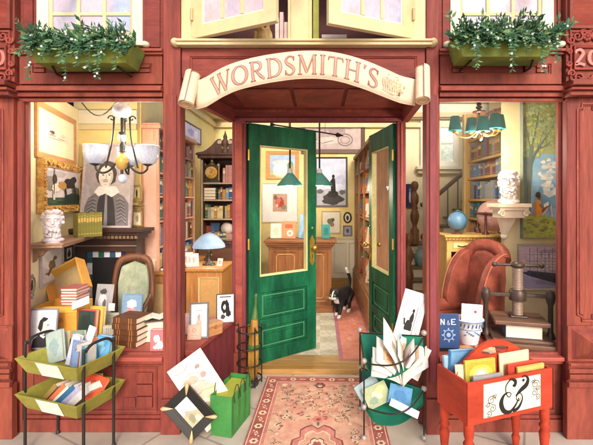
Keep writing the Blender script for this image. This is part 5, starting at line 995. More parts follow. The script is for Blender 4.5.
pc = picture('place_card', 'white card with faint writing propped on the rim of the orange box', 'card', (X_(87, .3), .22, LZ0+bh+.003), (-.5, math.radians(-22), 0), .14, .06, frame=None, base='#f2eef4', anchor='b', depth=.003, shapes=[('#a9a2b4', line([(.15, .6), (.4, .62), (.6, .58), (.85, .62)], .03)), ('#a9a2b4', line([(.15, .35), (.5, .37), (.75, .33)], .03))])
for lab, px, y, wv, hv, th, col, cv, ln, yw, rl, pg in (('red spined dark green book standing against the orange box', 88.5, .26, .16, .24, .035, '#b8463a', ('#31443e', [('#27362f', rough(.5, .5, .4, .4, 3))], .04), .1, -.25, -.08, '#e8d0a0'),
        ('yellow book standing behind the dark green book', 97, .3, .12, .25, .03, '#e0b84c', ('#ecc860', [], .05), .12, -.2, .05, '#efe2b8'),
        ('grey patterned book standing left of the brown book stack', 112, .2, .12, .14, .03, '#a8a294', ('#b9b4a4', [('#8f8a80', rc(.2+.12*i, .1, .25+.12*i, .9)) for i in range(5)], .03), .12, .1, 0, '#e8dcbc'),
        ('blue picture book with a pink face standing before the green armchair', 131, .52, .17, .2, .02, '#6f8fae', ('#7fa0be', [('#d8929a', rough(.5, .45, .26, .28, 3)), ('#c27684', rough(.52, .38, .14, .14, 4)), ('#ece0e0', rough(.48, .74, .26, .14, 5)), ('#5f7a9c', rc(0, 0, 1, .12))], .04), .15, -.05, .02, '#eee')):
    zz = LZ0 if y < .5 else LZ0+.09
    if pg == '#eee': pg = '#eeeeee'
    book(lab, (X_(px, y), y, LZ0), STAND(ln, yw, 0), wv, hv+(.09 if y >= .5 else 0), th, col, pg, cover=cv)
picture('grey_print', 'grey print of a seated figure leaning before the fireplace opening', 'print', (X_(104, .62), .56, LZ0), (-.2, 0, -.15), .16, .36, frame=None, base='#a8a6a8', anchor='b', depth=.008, shapes=[('#8a888a', rc(0, .0, 1, .4)), ('#d8d4d4', rough(.45, .6, .24, .2, 3)), ('#4a4648', rough(.45, .83, .2, .07, 4)), ('#6a6668', rough(.55, .5, .1, .16, 5)), ('#e8e4e4', rough(.4, .64, .1, .06, 6))])
picture('white_note', 'small white note pinned in front of the grey figure print', 'card', (X_(112, .5), .49, LZ0+.165), (-.1, 0, -.1), .055, .06, frame=None, base='#f4f2f2', anchor='b', depth=.003)
picture('grey_card', 'pale grey green card standing below the white note', 'card', (X_(110, .45), .44, LZ0), (-.15, 0, .05), .13, .16, frame=None, base='#b4b8a8', anchor='b', depth=.006, shapes=[('#9aa08e', line([(.1, .1+.15*i), (.9, .12+.15*i)], .02)) for i in range(6)])
# brown book stack
for k in range(5):
    book(f"brown ribbed book with white pages, {['lowest', 'second lowest', 'middle', 'second highest', 'topmost'][k]} in the window stack", (X_(137, .3)+.004*((k*7) % 3-1), .2, LZ0+k*.0425), (0, 0, math.radians(90-14+(k % 2)*3)), .17, .2, .0415, '#6a4128', '#efe4cc', band='#c48a4c', group='stack of brown books in the left window')
for o in [x for x in bpy.data.objects if x.get('group') == 'stack of brown books in the left window']: o.location.x += .1
book('pink and white patterned book standing beside the left window post', (X_(161, .1), .1, LZ0), STAND(.06, .05), .115, .15, .055, '#c9525a', '#f3ece0', cover=('#d8747a', [('#f0e2e0', rough(.4, .6, .2, .2, 3)), ('#f0e2e0', rough(.6, .3, .25, .2, 4)), ('#ead0d0', rough(.3, .2, .15, .1, 5))], .02))
ob = thing('open_book', 'open book lying on the brown stack near the post', 'book', (X_(160, .33), .32, LZ0+.155), (0, 0, .4)); mb = MB()
for s in (-1, 1): mb.add([(0, -.08, .012), (s*.05, -.08, .03), (s*.1, -.08, .018), (0, .08, .012), (s*.05, .08, .03), (s*.1, .08, .018)], [(0, 1, 4, 3), (1, 2, 5, 4)], PAPER, True)
mb.build('pages', ob); mb = MB(); mb.bb(-.105, .105, -.085, .085, 0, .006, M('#6a5a50')); mb.build('cover', ob)
book('grey book lying flat under the open book near the post', (X_(160, .3), .24, LZ0), (0, 0, .1), .16, .17, .155, '#8f857c', '#eee4d0')
# green armchair by the fire
gc = thing('upholstered_armchair', 'carved wooden armchair with pale green upholstery before the fireplace', 'armchair', (X_(126, .76), .76, .021), (0, 0, math.radians(10))); gc.scale = (.68, .8, 1.0); GU = M('#a9b096', .8, .2, 14, alt='#8f9a82', bump=.2); CW = wood('#7c4a30', '#5f3622', 'z')
pillow('seat', (0, -.05, .42), (.46, .44, .12), GU, gc); mb = MB(); mb.M = Matrix.Translation((0, .18, 0)) @ Matrix.Rotation(-.16, 4, 'X')
mb.prism([(-.19, .45), (.19, .45), (.205, .8), (.17, .95), (0, 1.0), (-.17, .95), (-.205, .8)], -.04, .04, GU); o = mb.build('backrest', gc, bevel=.03, seg=3)
mb = MB(); mb.M = Matrix.Translation((0, .18, 0)) @ Matrix.Rotation(-.16, 4, 'X'); mb.tube([(a, -.02, b) for a, b in cr([(-.2, .42), (-.24, .6), (-.245, .8), (-.2, .98), (-.08, 1.03), (.08, 1.03), (.2, .98), (.245, .8), (.24, .6), (.2, .42)], 4)], .038, CW, 10); mb.build('back_frame', gc)
for s in (-1, 1):
    mb = MB(); mb.tube(cr([(s*.25, .14, .68), (s*.27, -.08, .66), (s*.27, -.24, .62), (s*.26, -.25, .4)], 5), .025, CW, 10); mb.build('armrest', gc)
    for yy in (-.24, .16): mb = MB(); mb.tube([(s*.22, yy, 0), (s*.21, yy, .4)], [.016, .028], CW, 10); mb.build('leg', gc)
# porch end of the left display
picture('framed_print', 'slate framed white print leaning inside the porch window', 'print', (X_(198, .3), .32, LZ0), (-.2, math.radians(-4), -.1), .155, .27, frame=('#77787c', .014), base='#f2efee', anchor='b', depth=.014, shapes=[('#c9b4a4', rough(.5, .35, .18, .2, 3)), ('#d8b8b0', line([(.3, .8), (.7, .8)], .06)), ('#b9a89a', rough(.5, .6, .1, .1, 4))])
picture('black_print', 'white card with a bold black and white heraldic print', 'print', (X_(226, .72), .7, LZ0), (-.1, 0, .25), .155, .25, frame=('#3a3638', .008), base='#f0edec', anchor='b', depth=.012, shapes=[('#1f1c1e', rough(.5, .55, .26, .26, 3)), ('#f0edec', rough(.45, .55, .08, .1, 4)), ('#1f1c1e', rough(.66, .3, .16, .12, 5)), ('#1f1c1e', line([(.15, .92), (.85, .92)], .06)), ('#4a4648', rough(.35, .2, .14, .08, 6))])
sb = thing('small_box', 'small tan wooden box with brass clasp on the porch window ledge', 'box', (X_(211.5, .42), .42, LZ0), (0, 0, math.radians(52))); TAN = wood('#b98358', '#a8744c', 'x'); mb = MB(); mb.bb(-.07, .07, -.05, .05, 0, .07, TAN); mb.build('body', sb, bevel=.003); mb = MB(); mb.bb(-.073, .073, -.053, .053, .0705, .1, wood('#c9946a', '#b98358', 'x')); mb.build('lid', sb, bevel=.005); mb = MB(); mb.bb(-.01, .01, -.058, -.0535, .055, .085, GOLD); mb.build('clasp', sb)
# porch ledge boards
for nm, pts in (('window_sill', [(A0.x-.0, .505), (A0.x+.04, .2), (A1.x-.035, .9), (A1.x-.4, .9), (A0.x-.3, .505)]),):
    mb = MB(); mb.prismz([(-1.28, .502), (A0.x+.06-.0, .502), (A1.x-.055, .895), (-1.2, .895)], ZS-.03, ZS-.001, M('#b4594c', .5, .14, 4, (.5, 2, 2), alt='#a54c43')); mb.prismz([(A0.x+.0, .071), (A0.x+.012-.035, .071), (A0.x+.05, .5), (A0.x+.02, .5)], ZS-.03, ZS-.002, RED) if False else None
    mb.prismz([(fx(164.8)+.001, .072), (A0.x-.04, .072), (A0.x+.06-.055+.02, .5), (fx(164.8)+.001, .5)], ZS-.03, ZS-.0015, M('#b4594c', .5, .14, 4, (.5, 2, 2), alt='#a54c43')); mb.build(nm, SF)
for px, yy, h_, c in ((187, .33, .16, '#e6c0b4'), (190, .2, .11, '#d8b09c')):
    book(f"{'peach' if h_ > .12 else 'small tan'} book standing behind the slate framed print", (X_(px, yy), yy+.1, LZ0), STAND(.2, .2), .1, h_, .02, c)
# ------------------------------------------------------------------ right window display
ns = thing('book_stand', 'little black stand holding the navy book by the right post', 'stand', (X_(447, .1), .1, LZ0)); mb = MB(); mb.bb(-.07, .07, -.045, -.035, .0, .022, IRON); mb.bb(-.05, .05, -.0348, .05, 0, .006, IRON); mb.box((0, .035, .06), (.03, .006, .12), IRON, (.3, 0, 0)); mb.build('rest', ns)
EMB = [('#9fb4d0', line([(p[0], p[1]) for p in arc(.5, .38, .22, .15, 0, 360, 20)], .035)), ('#9fb4d0', ell(.5, .38, .1, .07))]+[('#9fb4d0', line([(.5+.22*math.cos(a), .38+.15*math.sin(a)), (.5+.34*math.cos(a), .38+.22*math.sin(a))], .06)) for a in [i*math.pi/4 for i in range(8)]]
LET = '#c9d4e4'
EMB += [(LET, line([(.14, .7), (.14, .88)], .05)), (LET, line([(.14, .88), (.3, .7)], .06)), (LET, line([(.3, .7), (.3, .88)], .05)), (LET, line([(.66, .7), (.66, .88)], .06)), (LET, line([(.66, .87), (.86, .87)], .04)), (LET, line([(.66, .79), (.8, .79)], .04)), (LET, line([(.66, .71), (.86, .71)], .04)),
        (LET, line([(.56, .7), (.46, .8), (.48, .84), (.52, .82), (.43, .74), (.46, .7), (.51, .7), (.56, .76)], .022))]
book('navy book with pale lettering and wheel emblem on a small stand', (X_(447, .1), .075, LZ0+.0225), STAND(.12), .155, .235, .02, '#2c4a78', cover=('#2f4f80', EMB, .03))
mg = thing('jardiniere', 'blue and white patterned china pot beside the navy book', 'pot', (X_(469, .24), .24, LZ0)); PORC = M('#eef0f4', .2, .05, 8, spec=.6); BLU = M('#5f86b4', .3, .2, 14)
mb = MB(); mb.lathe([(.065, 0), (.068, .012), (.075, .05), (.094, .14), (.1, .168), (.106, .17), (.106, .182), (.098, .184), (.09, .17), (.07, .06), (0, .05)], PORC, 28); mb.build('body', mg)
mb = MB(); mb.tube([(.1065*math.cos(a), .1065*math.sin(a), .176) for a in [i*math.pi/14 for i in range(28)]], .0035, BLU, 6, True); mb.tube([(.0905*math.cos(a), .0905*math.sin(a), .115) for a in [i*math.pi/14 for i in range(28)]], .0025, BLU, 6, True)
for i in range(22):
    a = i*2*math.pi/22; rr = .0985; mb.tube([(rr*math.cos(a+.02*j), rr*math.sin(a+.02*j), .128+.02*((j+i) % 2)+.004*j) for j in range(5)], .003, BLU, 5)
for i in range(9): a = -math.pi/2+(i-4)*.16; mb.sph((.086*math.cos(a), .086*math.sin(a), .085+.008*((i*3) % 4-1)), (.007, .007, .006), BLU, 8, 5)
mb.build('painted_pattern', mg)
lt = picture('letter', 'white envelope with a red wax seal standing in the china pot', 'letter', (X_(471, .26), .25, LZ0+.08), (-.1, math.radians(3), -.1), .155, .2, frame=None, base='#f6f0f0', anchor='b', depth=.005, shapes=[('#e2d6da', line([(0, 1), (.5, .72), (1, 1)], .014)), ('#b8403a', ell(.66, .72, .07, .05))])
for px, yy, c, nme in ((462, .08, '#d9a25c', 'orange brown'), (478, .07, '#e8cfa0', 'cream')):
    book(f'{nme} book lying flat in front of the china pot', (X_(px, yy)+.03, yy-.06, LZ0), (0, 0, .3 if px < 470 else -.35), .13, .1, .02, c)
# book press
NP = thing('book_press', 'old iron and wood book press with a tall screw in the right window', 'press', (X_(517, .28), .27, LZ0), (0, 0, math.radians(-14))); PW = wood('#7a5a48', '#644636', 'x'); PI = M('#4f4038', .4, .2, 14, metal=.3); SCW = M('#9c8676', .4, .15, 14, metal=.2)
mb = MB(); mb.bb(-.24, .24, -.19, .17, 0, .035, PW); mb.bb(-.2, .2, -.15, .13, .0355, .055, PW); mb.build('base', NP, bevel=.005)
mb = MB(); mb.bb(-.185, .185, -.15, .14, .155, .185, PW); mb.bb(-.06, .06, -.05, .05, .1855, .2, PI); mb.build('platen', NP, bevel=.006)
mb = MB()
for i in range(30): mb.lathe([(.034, .2+i*.0118), (.039, .2+i*.0118+.004), (.034, .2+i*.0118+.0117)], SCW, 16)
mb.lathe([(.03, .555), (.045, .56), (.05, .58), (.03, .6), (0, .605)], PI, 16); mb.build('screw', NP)
mb = MB(); mb.tube([(-.16, 0, .575), (.16, 0, .575)], .011, PI, 10); [mb.sph((s*.165, 0, .575), .02, PI, 12, 8) for s in (-1, 1)]; mb.build('handle', NP)
mb = MB(); mb.bb(-.22, -.055, -.018, .018, .335, .36, PI); mb.bb(.055, .22, -.018, .018, .335, .36, PI); mb.lathe([(.06, .31), (.062, .33), (.062, .37), (.05, .39)], PI, 18); mb.build('crossbar', NP, bevel=.003)
for s in (-1, 1): mb = MB(); mb.lathe([(.035, .0355), (.03, .06), (.018, .09), (.018, .28), (.03, .31), (.036, .35), (.028, .39), (.0, .4)], PI, 14, (s*.225, .0, 0)); mb.build('post', NP)
book('grey blue book squeezed between the plates of the book press', (X_(517, .28)-.01, .155, LZ0+.056), (0, 0, math.radians(-14)), .25, .19, .097, '#6a7488', '#f0e6d4')
# ------------------------------------------------------------------ outside: flower boxes
def flower_box(px0, px1, py_top, py_bot, label, plabel, seed):
    R = random.Random(seed); Y = -.13; s = S(Y); x0, x1 = X_(px0, Y), X_(px1, Y); zt, zb = Z_(py_top, Y), Z_(py_bot, Y); cx = (x0+x1)/2; hw = (x1-x0)/2; OLV = M('#90983e', .65, .25, 7, alt='#72884a', bump=.15, spec=.25)
    root = thing('flower_box', label, 'flower box', (cx, Y, zb)); h = zt-zb; q = .05; t = .012; mb = MB()
    def ring(z, k, tt): return [(-hw+k+tt, -.1+k*.5+tt, z), (hw-k-tt, -.1+k*.5+tt, z), (hw-k-tt, .1-tt, z), (-hw+k+tt, .1-tt, z)]
    o0, o1, i0, i1 = ring(0, q, 0), ring(h, 0, 0), ring(.015, q, t), ring(h, 0, t)
    mb.add(o0+o1+i0+i1, [(3, 2, 1, 0)]+[(i, (i+1) % 4, 4+(i+1) % 4, 4+i) for i in range(4)]+[(4+i, 4+(i+1) % 4, 12+(i+1) % 4, 12+i) for i in range(4)]+[(8+(i+1) % 4, 8+i, 12+i, 12+(i+1) % 4) for i in range(4)]+[(8, 9, 10, 11)], OLV); mb.build('trough', root, bevel=.003)
    mb = MB(); mb.prismz([(-hw+.03, -.08), (hw-.03, -.08), (hw-.03, .085), (-hw+.03, .085)], h-.04, h-.02, M('#3a2a20', .9, .3, 30)); mb.build('soil', root)
    for sx in (-1, 1): mb = MB(); mb.tube([(sx*hw*.7, .1, h*.7), (sx*hw*.7, .125, h*.7), (sx*hw*.7, .125, -.03), (sx*hw*.7, .05, -.03), (sx*hw*.62, -.03, -.006)], .007, IRON, 6); mb.build('bracket', root)
    pl = thing('trailing_plant', plabel, 'plant', (cx, Y, zb+h-.02)); lv = MB(); stm = MB(); fl = MB()
    LM = [M('#2f5c3c', .6, .25, 20), M('#24492f', .6, .25, 20), M('#42704a', .6, .25, 20), M('#5a8560', .6, .2, 20), M('#76915a', .6, .2, 20), M('#2f5c3c', .6, .25, 20), M('#24492f', .6, .25, 20)]; SM = M('#3f5a34', .7); BW = [M('#f2eef2', .6, .04), M('#e6cfd8', .6, .04)]
    def stem(p, d, L, droop, lw):
        p = Vector(p); d = Vector(d).normalized(); n = max(5, int(L/.017)); pts = [p.copy()]
        for i in range(n):
            d = (d+Vector((R.uniform(-.09, .09), R.uniform(-.07, .07), -droop))).normalized(); 
            p = p+d*L/n; 
            if p.y > .09: p.y = .09
            pts.append(p.copy())
            for sgn in (-1, 1):
                if R.random() < .12: continue
                side = d.cross(Vector((0, -1, .3))).normalized()*sgn; ld = (side*R.uniform(.5, 1)+d*R.uniform(.3, .9)+Vector((0, -R.uniform(0, .5), R.uniform(-.2, .3)))).normalized()
                ll = lw*R.uniform(.5, 1.35); w_ = ld.cross(Vector((R.uniform(-.4, .4), -1, R.uniform(.0, .6)))).normalized()*ll*.21; up = ld.cross(w_).normalized()*ll*.07
                a = p; tip = p+ld*ll; m = p+ld*ll*.45
                lv.add([a, m+w_+up, tip, m-w_+up, m], [(0, 1, 4), (1, 2, 4), (2, 3, 4), (3, 0, 4)], R.choice(LM))
        stm.tube(pts, .0022, SM, 4)
        return pts
    for i in range(190):
        x = R.uniform(-hw+.02, hw-.02); up = R.uniform(.1, 1.0); e = stem((x, R.uniform(-.07, .06), 0), (R.uniform(-.7, .7)-x/hw*.25, -R.uniform(.1, .8), up), R.uniform(.07, .17), R.uniform(.03, .14), .04)
        for _ in range(2):
            if R.random() < .3:
                c = R.choice(e)+Vector((R.uniform(-.02, .02), -.02, R.uniform(-.01, .02)))
                for k in range(5): a = k*1.2566; fl.sph(c+Vector((.0045*math.cos(a), -.001, .0045*math.sin(a))), (.0034, .0025, .0034), BW[k == 3 and R.random() < .5], 6, 4)
    for i in range(75):
        x = R.uniform(-hw+.02, hw-.02); stem((x, -.09, R.uniform(-.01, .03)), (R.uniform(-.8, .8), -R.uniform(.3, .9), R.uniform(-.3, .4)), R.uniform(.06, .13), R.uniform(.1, .3), .038)
    for i in range(9):
        x = [-.75, -.4, -.15, -.05, .2, .4, .5, .62, .8][i]*hw; e = stem((x, -.1, .02), (R.uniform(-.2, .2), -.8, .1), R.uniform(.14, .26) if i % 3 else .3, .3, .032)
        for k in range(2):
            c = R.choice(e)+Vector((R.uniform(-.015, .015), -.014, 0))
            for kk in range(5): a = kk*1.2566; fl.sph(c+Vector((.0045*math.cos(a), 0, .0045*math.sin(a))), (.0032, .0025, .0032), BW[0], 6, 4)
    lv.build('foliage', pl, recalc=False); stm.build('stem', pl); fl.build('blossom', pl)
flower_box(36, 139, 47, 67, 'olive green flower box under the left upper window', 'dark leaved white flowering plant spilling from the left flower box', 11)
flower_box(451, 549, 40, 61, 'olive green flower box under the right upper window', 'dark leaved white flowering plant trailing from the right flower box', 23)
# ------------------------------------------------------------------ the scroll sign
bn = thing('banner_sign', 'cream scroll shaped shop sign reading WORDSMITH\'S above the doorway', 'sign', (0, 0, 0)); CRB = M('#e8d6bc', .7, .1, 6, alt='#e6c6ac'); CRG = M('#e0bc86', .7, .12, 7, alt='#efd9b4')
cl = cr([(193, 94, 13.5), (205, 91, 14.5), (222, 82.5, 14.5), (240, 75.5, 14), (270, 68, 13.8), (300, 64.5, 13.5), (330, 66.5, 13.5), (360, 74, 14), (385, 82, 14), (402, 87.5, 13.5), (418, 90, 13)], 6)
SB = S(-.15); N_ = len(cl)
arcl = [0]
for i in range(1, N_): arcl.append(arcl[-1]+math.hypot(cl[i][0]-cl[i-1][0], cl[i][1]-cl[i-1][1]))
TOT = arcl[-1]
def bpt(u, v, dy=0):     # u 0..1 along, v -1..1 across
    s_ = u*TOT; i = max(0, min(N_-2, next((k for k in range(N_-1) if arcl[k+1] >= s_), N_-2))); t = (s_-arcl[i])/(arcl[i+1]-arcl[i])
    x = cl[i][0]+(cl[i+1][0]-cl[i][0])*t; y = cl[i][1]+(cl[i+1][1]-cl[i][1])*t; h = cl[i][2]+(cl[i+1][2]-cl[i][2])*t
    tx, ty = cl[min(N_-1, i+1)][0]-cl[max(0, i-1)][0], cl[min(N_-1, i+1)][1]-cl[max(0, i-1)][1]; q = math.hypot(tx, ty); nx, ny = ty/q, -tx/q
    px, py = x+nx*h*v*(.35), y+ny*h*v
    Y = -.11-.05*math.sin(math.pi*u)-.02*math.sin(u*11)
    return Vector(((px-VX)*SB, Y+dy, EYE-(py-VY)*SB))
mb = MB(); nu = 60; vs = []
for dy in (0, .01):
    for i in range(nu+1):
        for j in range(5): vs.append(bpt(i/nu, -1+j*.5, dy))
k_ = (nu+1)*5; fs = []
for i in range(nu):
    for j in range(4): a = i*5+j; fs += [(a, a+1, a+6, a+5), (k_+a, k_+a+5, k_+a+6, k_+a+1)]
    for j in (0, 4): a = i*5+j; fs.append((a, a+5, k_+a+5, k_+a))
fs += [(j, j+1, k_+j+1, k_+j) for j in range(4)]+[(nu*5+j, nu*5+j+1, k_+nu*5+j+1, k_+nu*5+j) for j in range(4)]
mb.add(vs, fs, CRB, True); o = mb.build('panel', bn)
mb = MB()
for v in (-1, 1): mb.tube([bpt(i/nu, v, .004) for i in range(nu+1)], .0045, M('#e8c8b0', .6, .1, 8), 6)
mb.build('edge', bn)
def roll(c0, c1, r0, turns, sgn, name):
    """rolled end of the scroll: a spiral sheet round the axis c0->c1"""
    c0, c1 = Vector(c0), Vector(c1); ax = (c1-c0).normalized(); u = ax.cross(Vector((0, 1, 0))).normalized(); w = ax.cross(u).normalized(); n = 40; mb = MB(); vs = []
    for i in range(n+1):
        t = i/n; a = math.radians(90)+sgn*t*turns*2*math.pi; r = r0*(1-.62*t)
        for rr in (r, r-.006):
            for c in (c0, c1): vs.append(c+u*rr*math.cos(a)+w*rr*math.sin(a))
    fs = []
    for i in range(n): b = i*4; fs += [(b, b+1, b+5, b+4), (b+2, b+6, b+7, b+3), (b, b+4, b+6, b+2), (b+1, b+3, b+7, b+5)]
    mb.add(vs, fs, CRB, True); mb.tube([c0+ax*.01, c1-ax*.01], r0*.3, CRG, 12)
    for c in (c0, c1): mb.add([c+(u*math.cos(2*math.pi*k/20)+w*math.sin(2*math.pi*k/20))*r0*.8+(c1-c0)*(.012 if c == c0 else -.012) for k in range(20)], [tuple(range(20))], CRG)
    o = mb.build(name, bn); m = o.modifiers.new('e', 'EDGE_SPLIT'); m.split_angle = math.radians(50)
yb_ = -.125
roll(((191-VX)*SB, yb_+.03, EYE-(72-VY)*SB), ((188-VX)*SB, yb_-.05, EYE-(106-VY)*SB), .06, 1.6, 1, 'scroll_end')
roll(((424-VX)*SB, yb_+.03, EYE-(66-VY)*SB), ((421-VX)*SB, yb_-.05, EYE-(102-VY)*SB), .057, 1.6, -1, 'scroll_end')
# letters drawn as thick-and-thin strokes
T, t_ = .15, .055
GL_ = {
 'W': (1.15, [[(0.02, 1, T), (.34, 0, T)], [(.34, 0, t_), (.58, .95, t_)], [(.5, 1, T), (.82, 0, T)], [(.82, 0, t_), (1.1, 1, t_)], [(-.08, 1, .04), (.2, 1, .04)], [(.42, 1, .04), (.66, 1, .04)], [(1.0, 1, .04), (1.2, 1, .04)]]),
 'O': (.95, [arc(.47, .5, .42, .47, 0, 360, 32, wf=lambda a: .05+.12*abs(math.cos(a)))]),
 'R': (.85, [[(.16, 0, T), (.16, 1, T)], [(.16, .97, t_)]+arc(.36, .74, .3, .23, 90, -90, 12, wf=lambda a: .05+.1*max(0, math.cos(a)))+[(.16, .51, t_)], [(.36, .5, .08), (.6, .2, T), (.84, .0, .08)], [(.0, 0, .04), (.32, 0, .04)], [(.0, 1, .04), (.2, 1, .04)]]),
 'D': (.92, [[(.16, 0, T), (.16, 1, T)], [(.16, .97, t_), (.35, .97, t_)]+arc(.38, .5, .45, .47, 90, -90, 18, wf=lambda a: .05+.12*max(0, math.cos(a)))+[(.16, .03, t_)], [(.0, 0, .04), (.3, 0, .04)], [(.0, 1, .04), (.3, 1, .04)]]),
 'S': (.66, [cr([(.56, .8, .05), (.5, .94, .05), (.3, .98, .06), (.12, .84, .1), (.14, .66, .14), (.32, .52, .16), (.52, .36, .15), (.55, .18, .1), (.4, .03, .06), (.18, .04, .05), (.07, .22, .05)], 5), [(.57, .98, .04), (.56, .74, .04)], [(.06, .02, .04), (.07, .28, .04)]]),
 'M': (1.12, [[(.12, 0, t_), (.16, 1, t_)], [(.18, 1, T), (.54, .08, T)], [(.54, .08, t_), (.92, 1, t_)], [(.94, 1, T), (.98, 0, T)], [(.0, 0, .04), (.26, 0, .04)], [(.84, 0, .04), (1.12, 0, .04)], [(.02, 1, .04), (.2, 1, .04)], [(.9, 1, .04), (1.1, 1, .04)]]),
 'I': (.4, [[(.2, 0, T), (.2, 1, T)], [(.05, 0, .04), (.35, 0, .04)], [(.05, 1, .04), (.35, 1, .04)]]),
 'T': (.85, [[(.42, 0, T), (.42, 1, T)], [(.02, .97, .06), (.82, .97, .06)], [(.03, .98, .04), (.0, .78, .03)], [(.81, .98, .04), (.85, .78, .03)], [(.26, 0, .04), (.58, 0, .04)]]),
 'H': (.95, [[(.16, 0, T), (.16, 1, T)], [(.76, 0, T), (.76, 1, T)], [(.16, .52, t_), (.76, .52, t_)]]+[[(a, b, .04), (a+.32, b, .04)] for a in (0, .6) for b in (0, 1)]),
 "'": (.2, [[(.1, 1.02, .14), (.1, .96, .12), (.05, .78, .03)]])}
word = "WORDSMITH'S"; us = [.098]; adv = sum(GL_[c][0]+.13 for c in word); u0, u1 = .088, .835; x = 0; LT = M('#c99f90', .7, .14, 10, alt='#b98878'); LTD = M('#8c5648', .7, .14, 10); lm = MB()
for c in word:
    wd, strokes = GL_[c]
    for st_ in strokes:
        f = lambda a, b, dy=0: bpt(u0+(u1-u0)*(x+a)/adv, -.7+b*1.4, dy)
        lm.ribbon([(p[0], p[1], p[2]+.035) for p in st_], 0, LTD, lambda a, b: f(a, b, -.0022)); 
        if st_[0][2] > .045 or len(st_) > 4: lm.ribbon([(p[0], p[1], max(.012, p[2]-.03)) for p in st_], 0, LT, lambda a, b: f(a, b, -.0030))
    x += wd+.13
lm.build('lettering', bn, recalc=False)
og = MB(); R = random.Random(8); OC = [M('#e2b878', .7), M('#d9a877', .7), M('#c9a08a', .7), M('#efd2a4', .7)]
for k in range(46):
    u = .9+R.gauss(0, .02); v = R.gauss(0, .36); v = max(-.8, min(.8, v)); r = R.uniform(.006, .016); og.add([bpt(min(.95, max(.845, u+a*.006*r/.008)), max(-.9, min(.9, v+b*r*9)), -.0024-.0001*k) for a, b in ell(0, 0, 1, 1, 7)], [tuple(range(7))], OC[k % 4])
for k in range(7): og.ribbon([(.85+.011*k+.004*math.sin(j), -.6+.16*j+.05*math.cos(k+j), .006) for j in range(7)], 0, M('#d9b8a4', .7), lambda a, b: bpt(min(.95, a), b, -.0075))
og.add([bpt(.925+a*.006, -.45+b*.16, -.0085) for a, b in ell(0, 0, 1, 1, 8)], [tuple(range(8))], M('#7a5a3a')); og.build('ornament', bn, recalc=False)
for u in (.2, .5, .8): mb = MB(); q = bpt(u, .2, .01); mb.tube([q, (q.x, -.001, q.z)], .008, IRON, 6); mb.build('fixing', bn)
# ------------------------------------------------------------------ two-tier book rack
RK = (-1.88, -.3); RA = math.radians(-17.5); rk = thing('book_rack', 'black metal rack of two olive green book trays at the left window', 'rack', (RK[0], RK[1], 0), (0, 0, RA))
OLI = M('#a29c48', .6, .18, 6, alt='#928a3c', bump=.12, spec=.25); OLB = M('#8a7f38', .5, .1, 4); PALE = M('#e9ecd8', .6, .05, 5)
def tray(zt, zb):
    mb = MB(); L, Wd, k, th = .50, .37, .045, .012
    O = lambda z, kk, e: [(kk+e, kk+e, z), (L-kk-e, kk+e, z), (L-kk-e, Wd-kk-e, z), (kk+e, Wd-kk-e, z)]
    o0, o1, i0, i1 = O(zb, k, 0), O(zt, 0, 0), O(zb+.012, k, th), O(zt, 0, th)
    mb.add(o0+o1+i0+i1, [(3, 2, 1, 0)]+[(i, (i+1) % 4, 4+(i+1) % 4, 4+i) for i in range(4)]+[(4+i, 4+(i+1) % 4, 12+(i+1) % 4, 12+i) for i in range(4)]+[(8+(i+1) % 4, 8+i, 12+i, 12+(i+1) % 4) for i in range(4)]+[(8, 9, 10, 11)], OLI)
    o = mb.build('tray', rk, bevel=.003)
    lb = MB(); e = -.003
    f = lambda u, v: (L*u*(1)+0, k*(1-v)+e*1.0, zb+(zt-zb)*v)
    a0, a1 = .36, .72; lb.add([f(a0, .02), f(a1, .02), f(a1, .98), f(a0, .98)], [(0, 1, 2, 3)], PALE); lb.build('label_panel', o, recalc=False)
tray(.615, .515); tray(.395, .295)
for xx in (.012, .488):
    pts = [(xx, .06, 0), (xx, .06, .64), (xx, .075, .685), (xx, .12, .715), (xx, .22, .715), (xx, .265, .685), (xx, .28, .64), (xx, .28, 0)]
    mb = MB(); mb.tube(cr(pts, 5), .009, IRON, 8); [mb.lathe([(.014, 0), (.014, .012), (.009, .02)], IRON, 10, (xx, yy, 0)) for yy in (.06, .28)]; mb.build('leg', rk)
RM = Matrix.Translation((RK[0], RK[1], 0)) @ Matrix.Rotation(RA, 4, 'Z')
def rbook(lab, x, y, z, w, h, d, col, lean, yaw, roll, cover=None, pages='#efe8da'):
    p = RM @ Vector((x, y, z)); e = STAND(lean, RA+yaw, roll); return book(lab, p, e, w, h, d, col, pages, cover=cover)
Z1, Z2 = .529, .309
rbook('grey green book leaning at the left of the upper rack tray', .115, .2, Z1, .14, .2, .02, '#9aaca6', .2, 0, .34, ('#a9b8b0', [('#93a8a8', rough(.5, .5, .3, .3, 2))], .03))
rbook('pale lilac book leaning right in the upper rack tray', .235, .2, Z1, .06, .19, .03, '#c3c6dc', .15, .1, -.18)
rbook('white card slip standing up behind the lilac book', .25, .26, Z1, .055, .235, .006, '#e6ebf2', .1, .1, -.28)
rbook('slate blue book in the middle of the upper rack tray', .29, .2, Z1, .09, .16, .03, '#7d8fb4', .12, 0, -.06)
rbook('blue book with white pages facing outwards in the upper rack tray', .345, .16, Z1, .03, .14, .1, '#6b84a8', .05, .5, -.1)
rbook('pink book standing next to the handle in the upper rack tray', .385, .18, Z1, .035, .17, .08, '#d3a59a', .05, .1, -.04)
rbook('dark teal book standing in the upper rack tray', .42, .19, Z1, .04, .155, .09, '#3f7f98', .08, .15, .0)
rbook('bright blue book leaning at the right end of the upper rack tray', .41, .27, Z1, .1, .18, .03, '#4f94c4', .12, .15, -.12, ('#5fa4d0', [('#8fc4e0', rough(.4, .6, .25, .25, 2))], .04))
rbook('cream booklet standing at the far left back of the upper rack tray', .07, .27, Z1, .1, .17, .015, '#e4d8b8', .12, .1, .1)
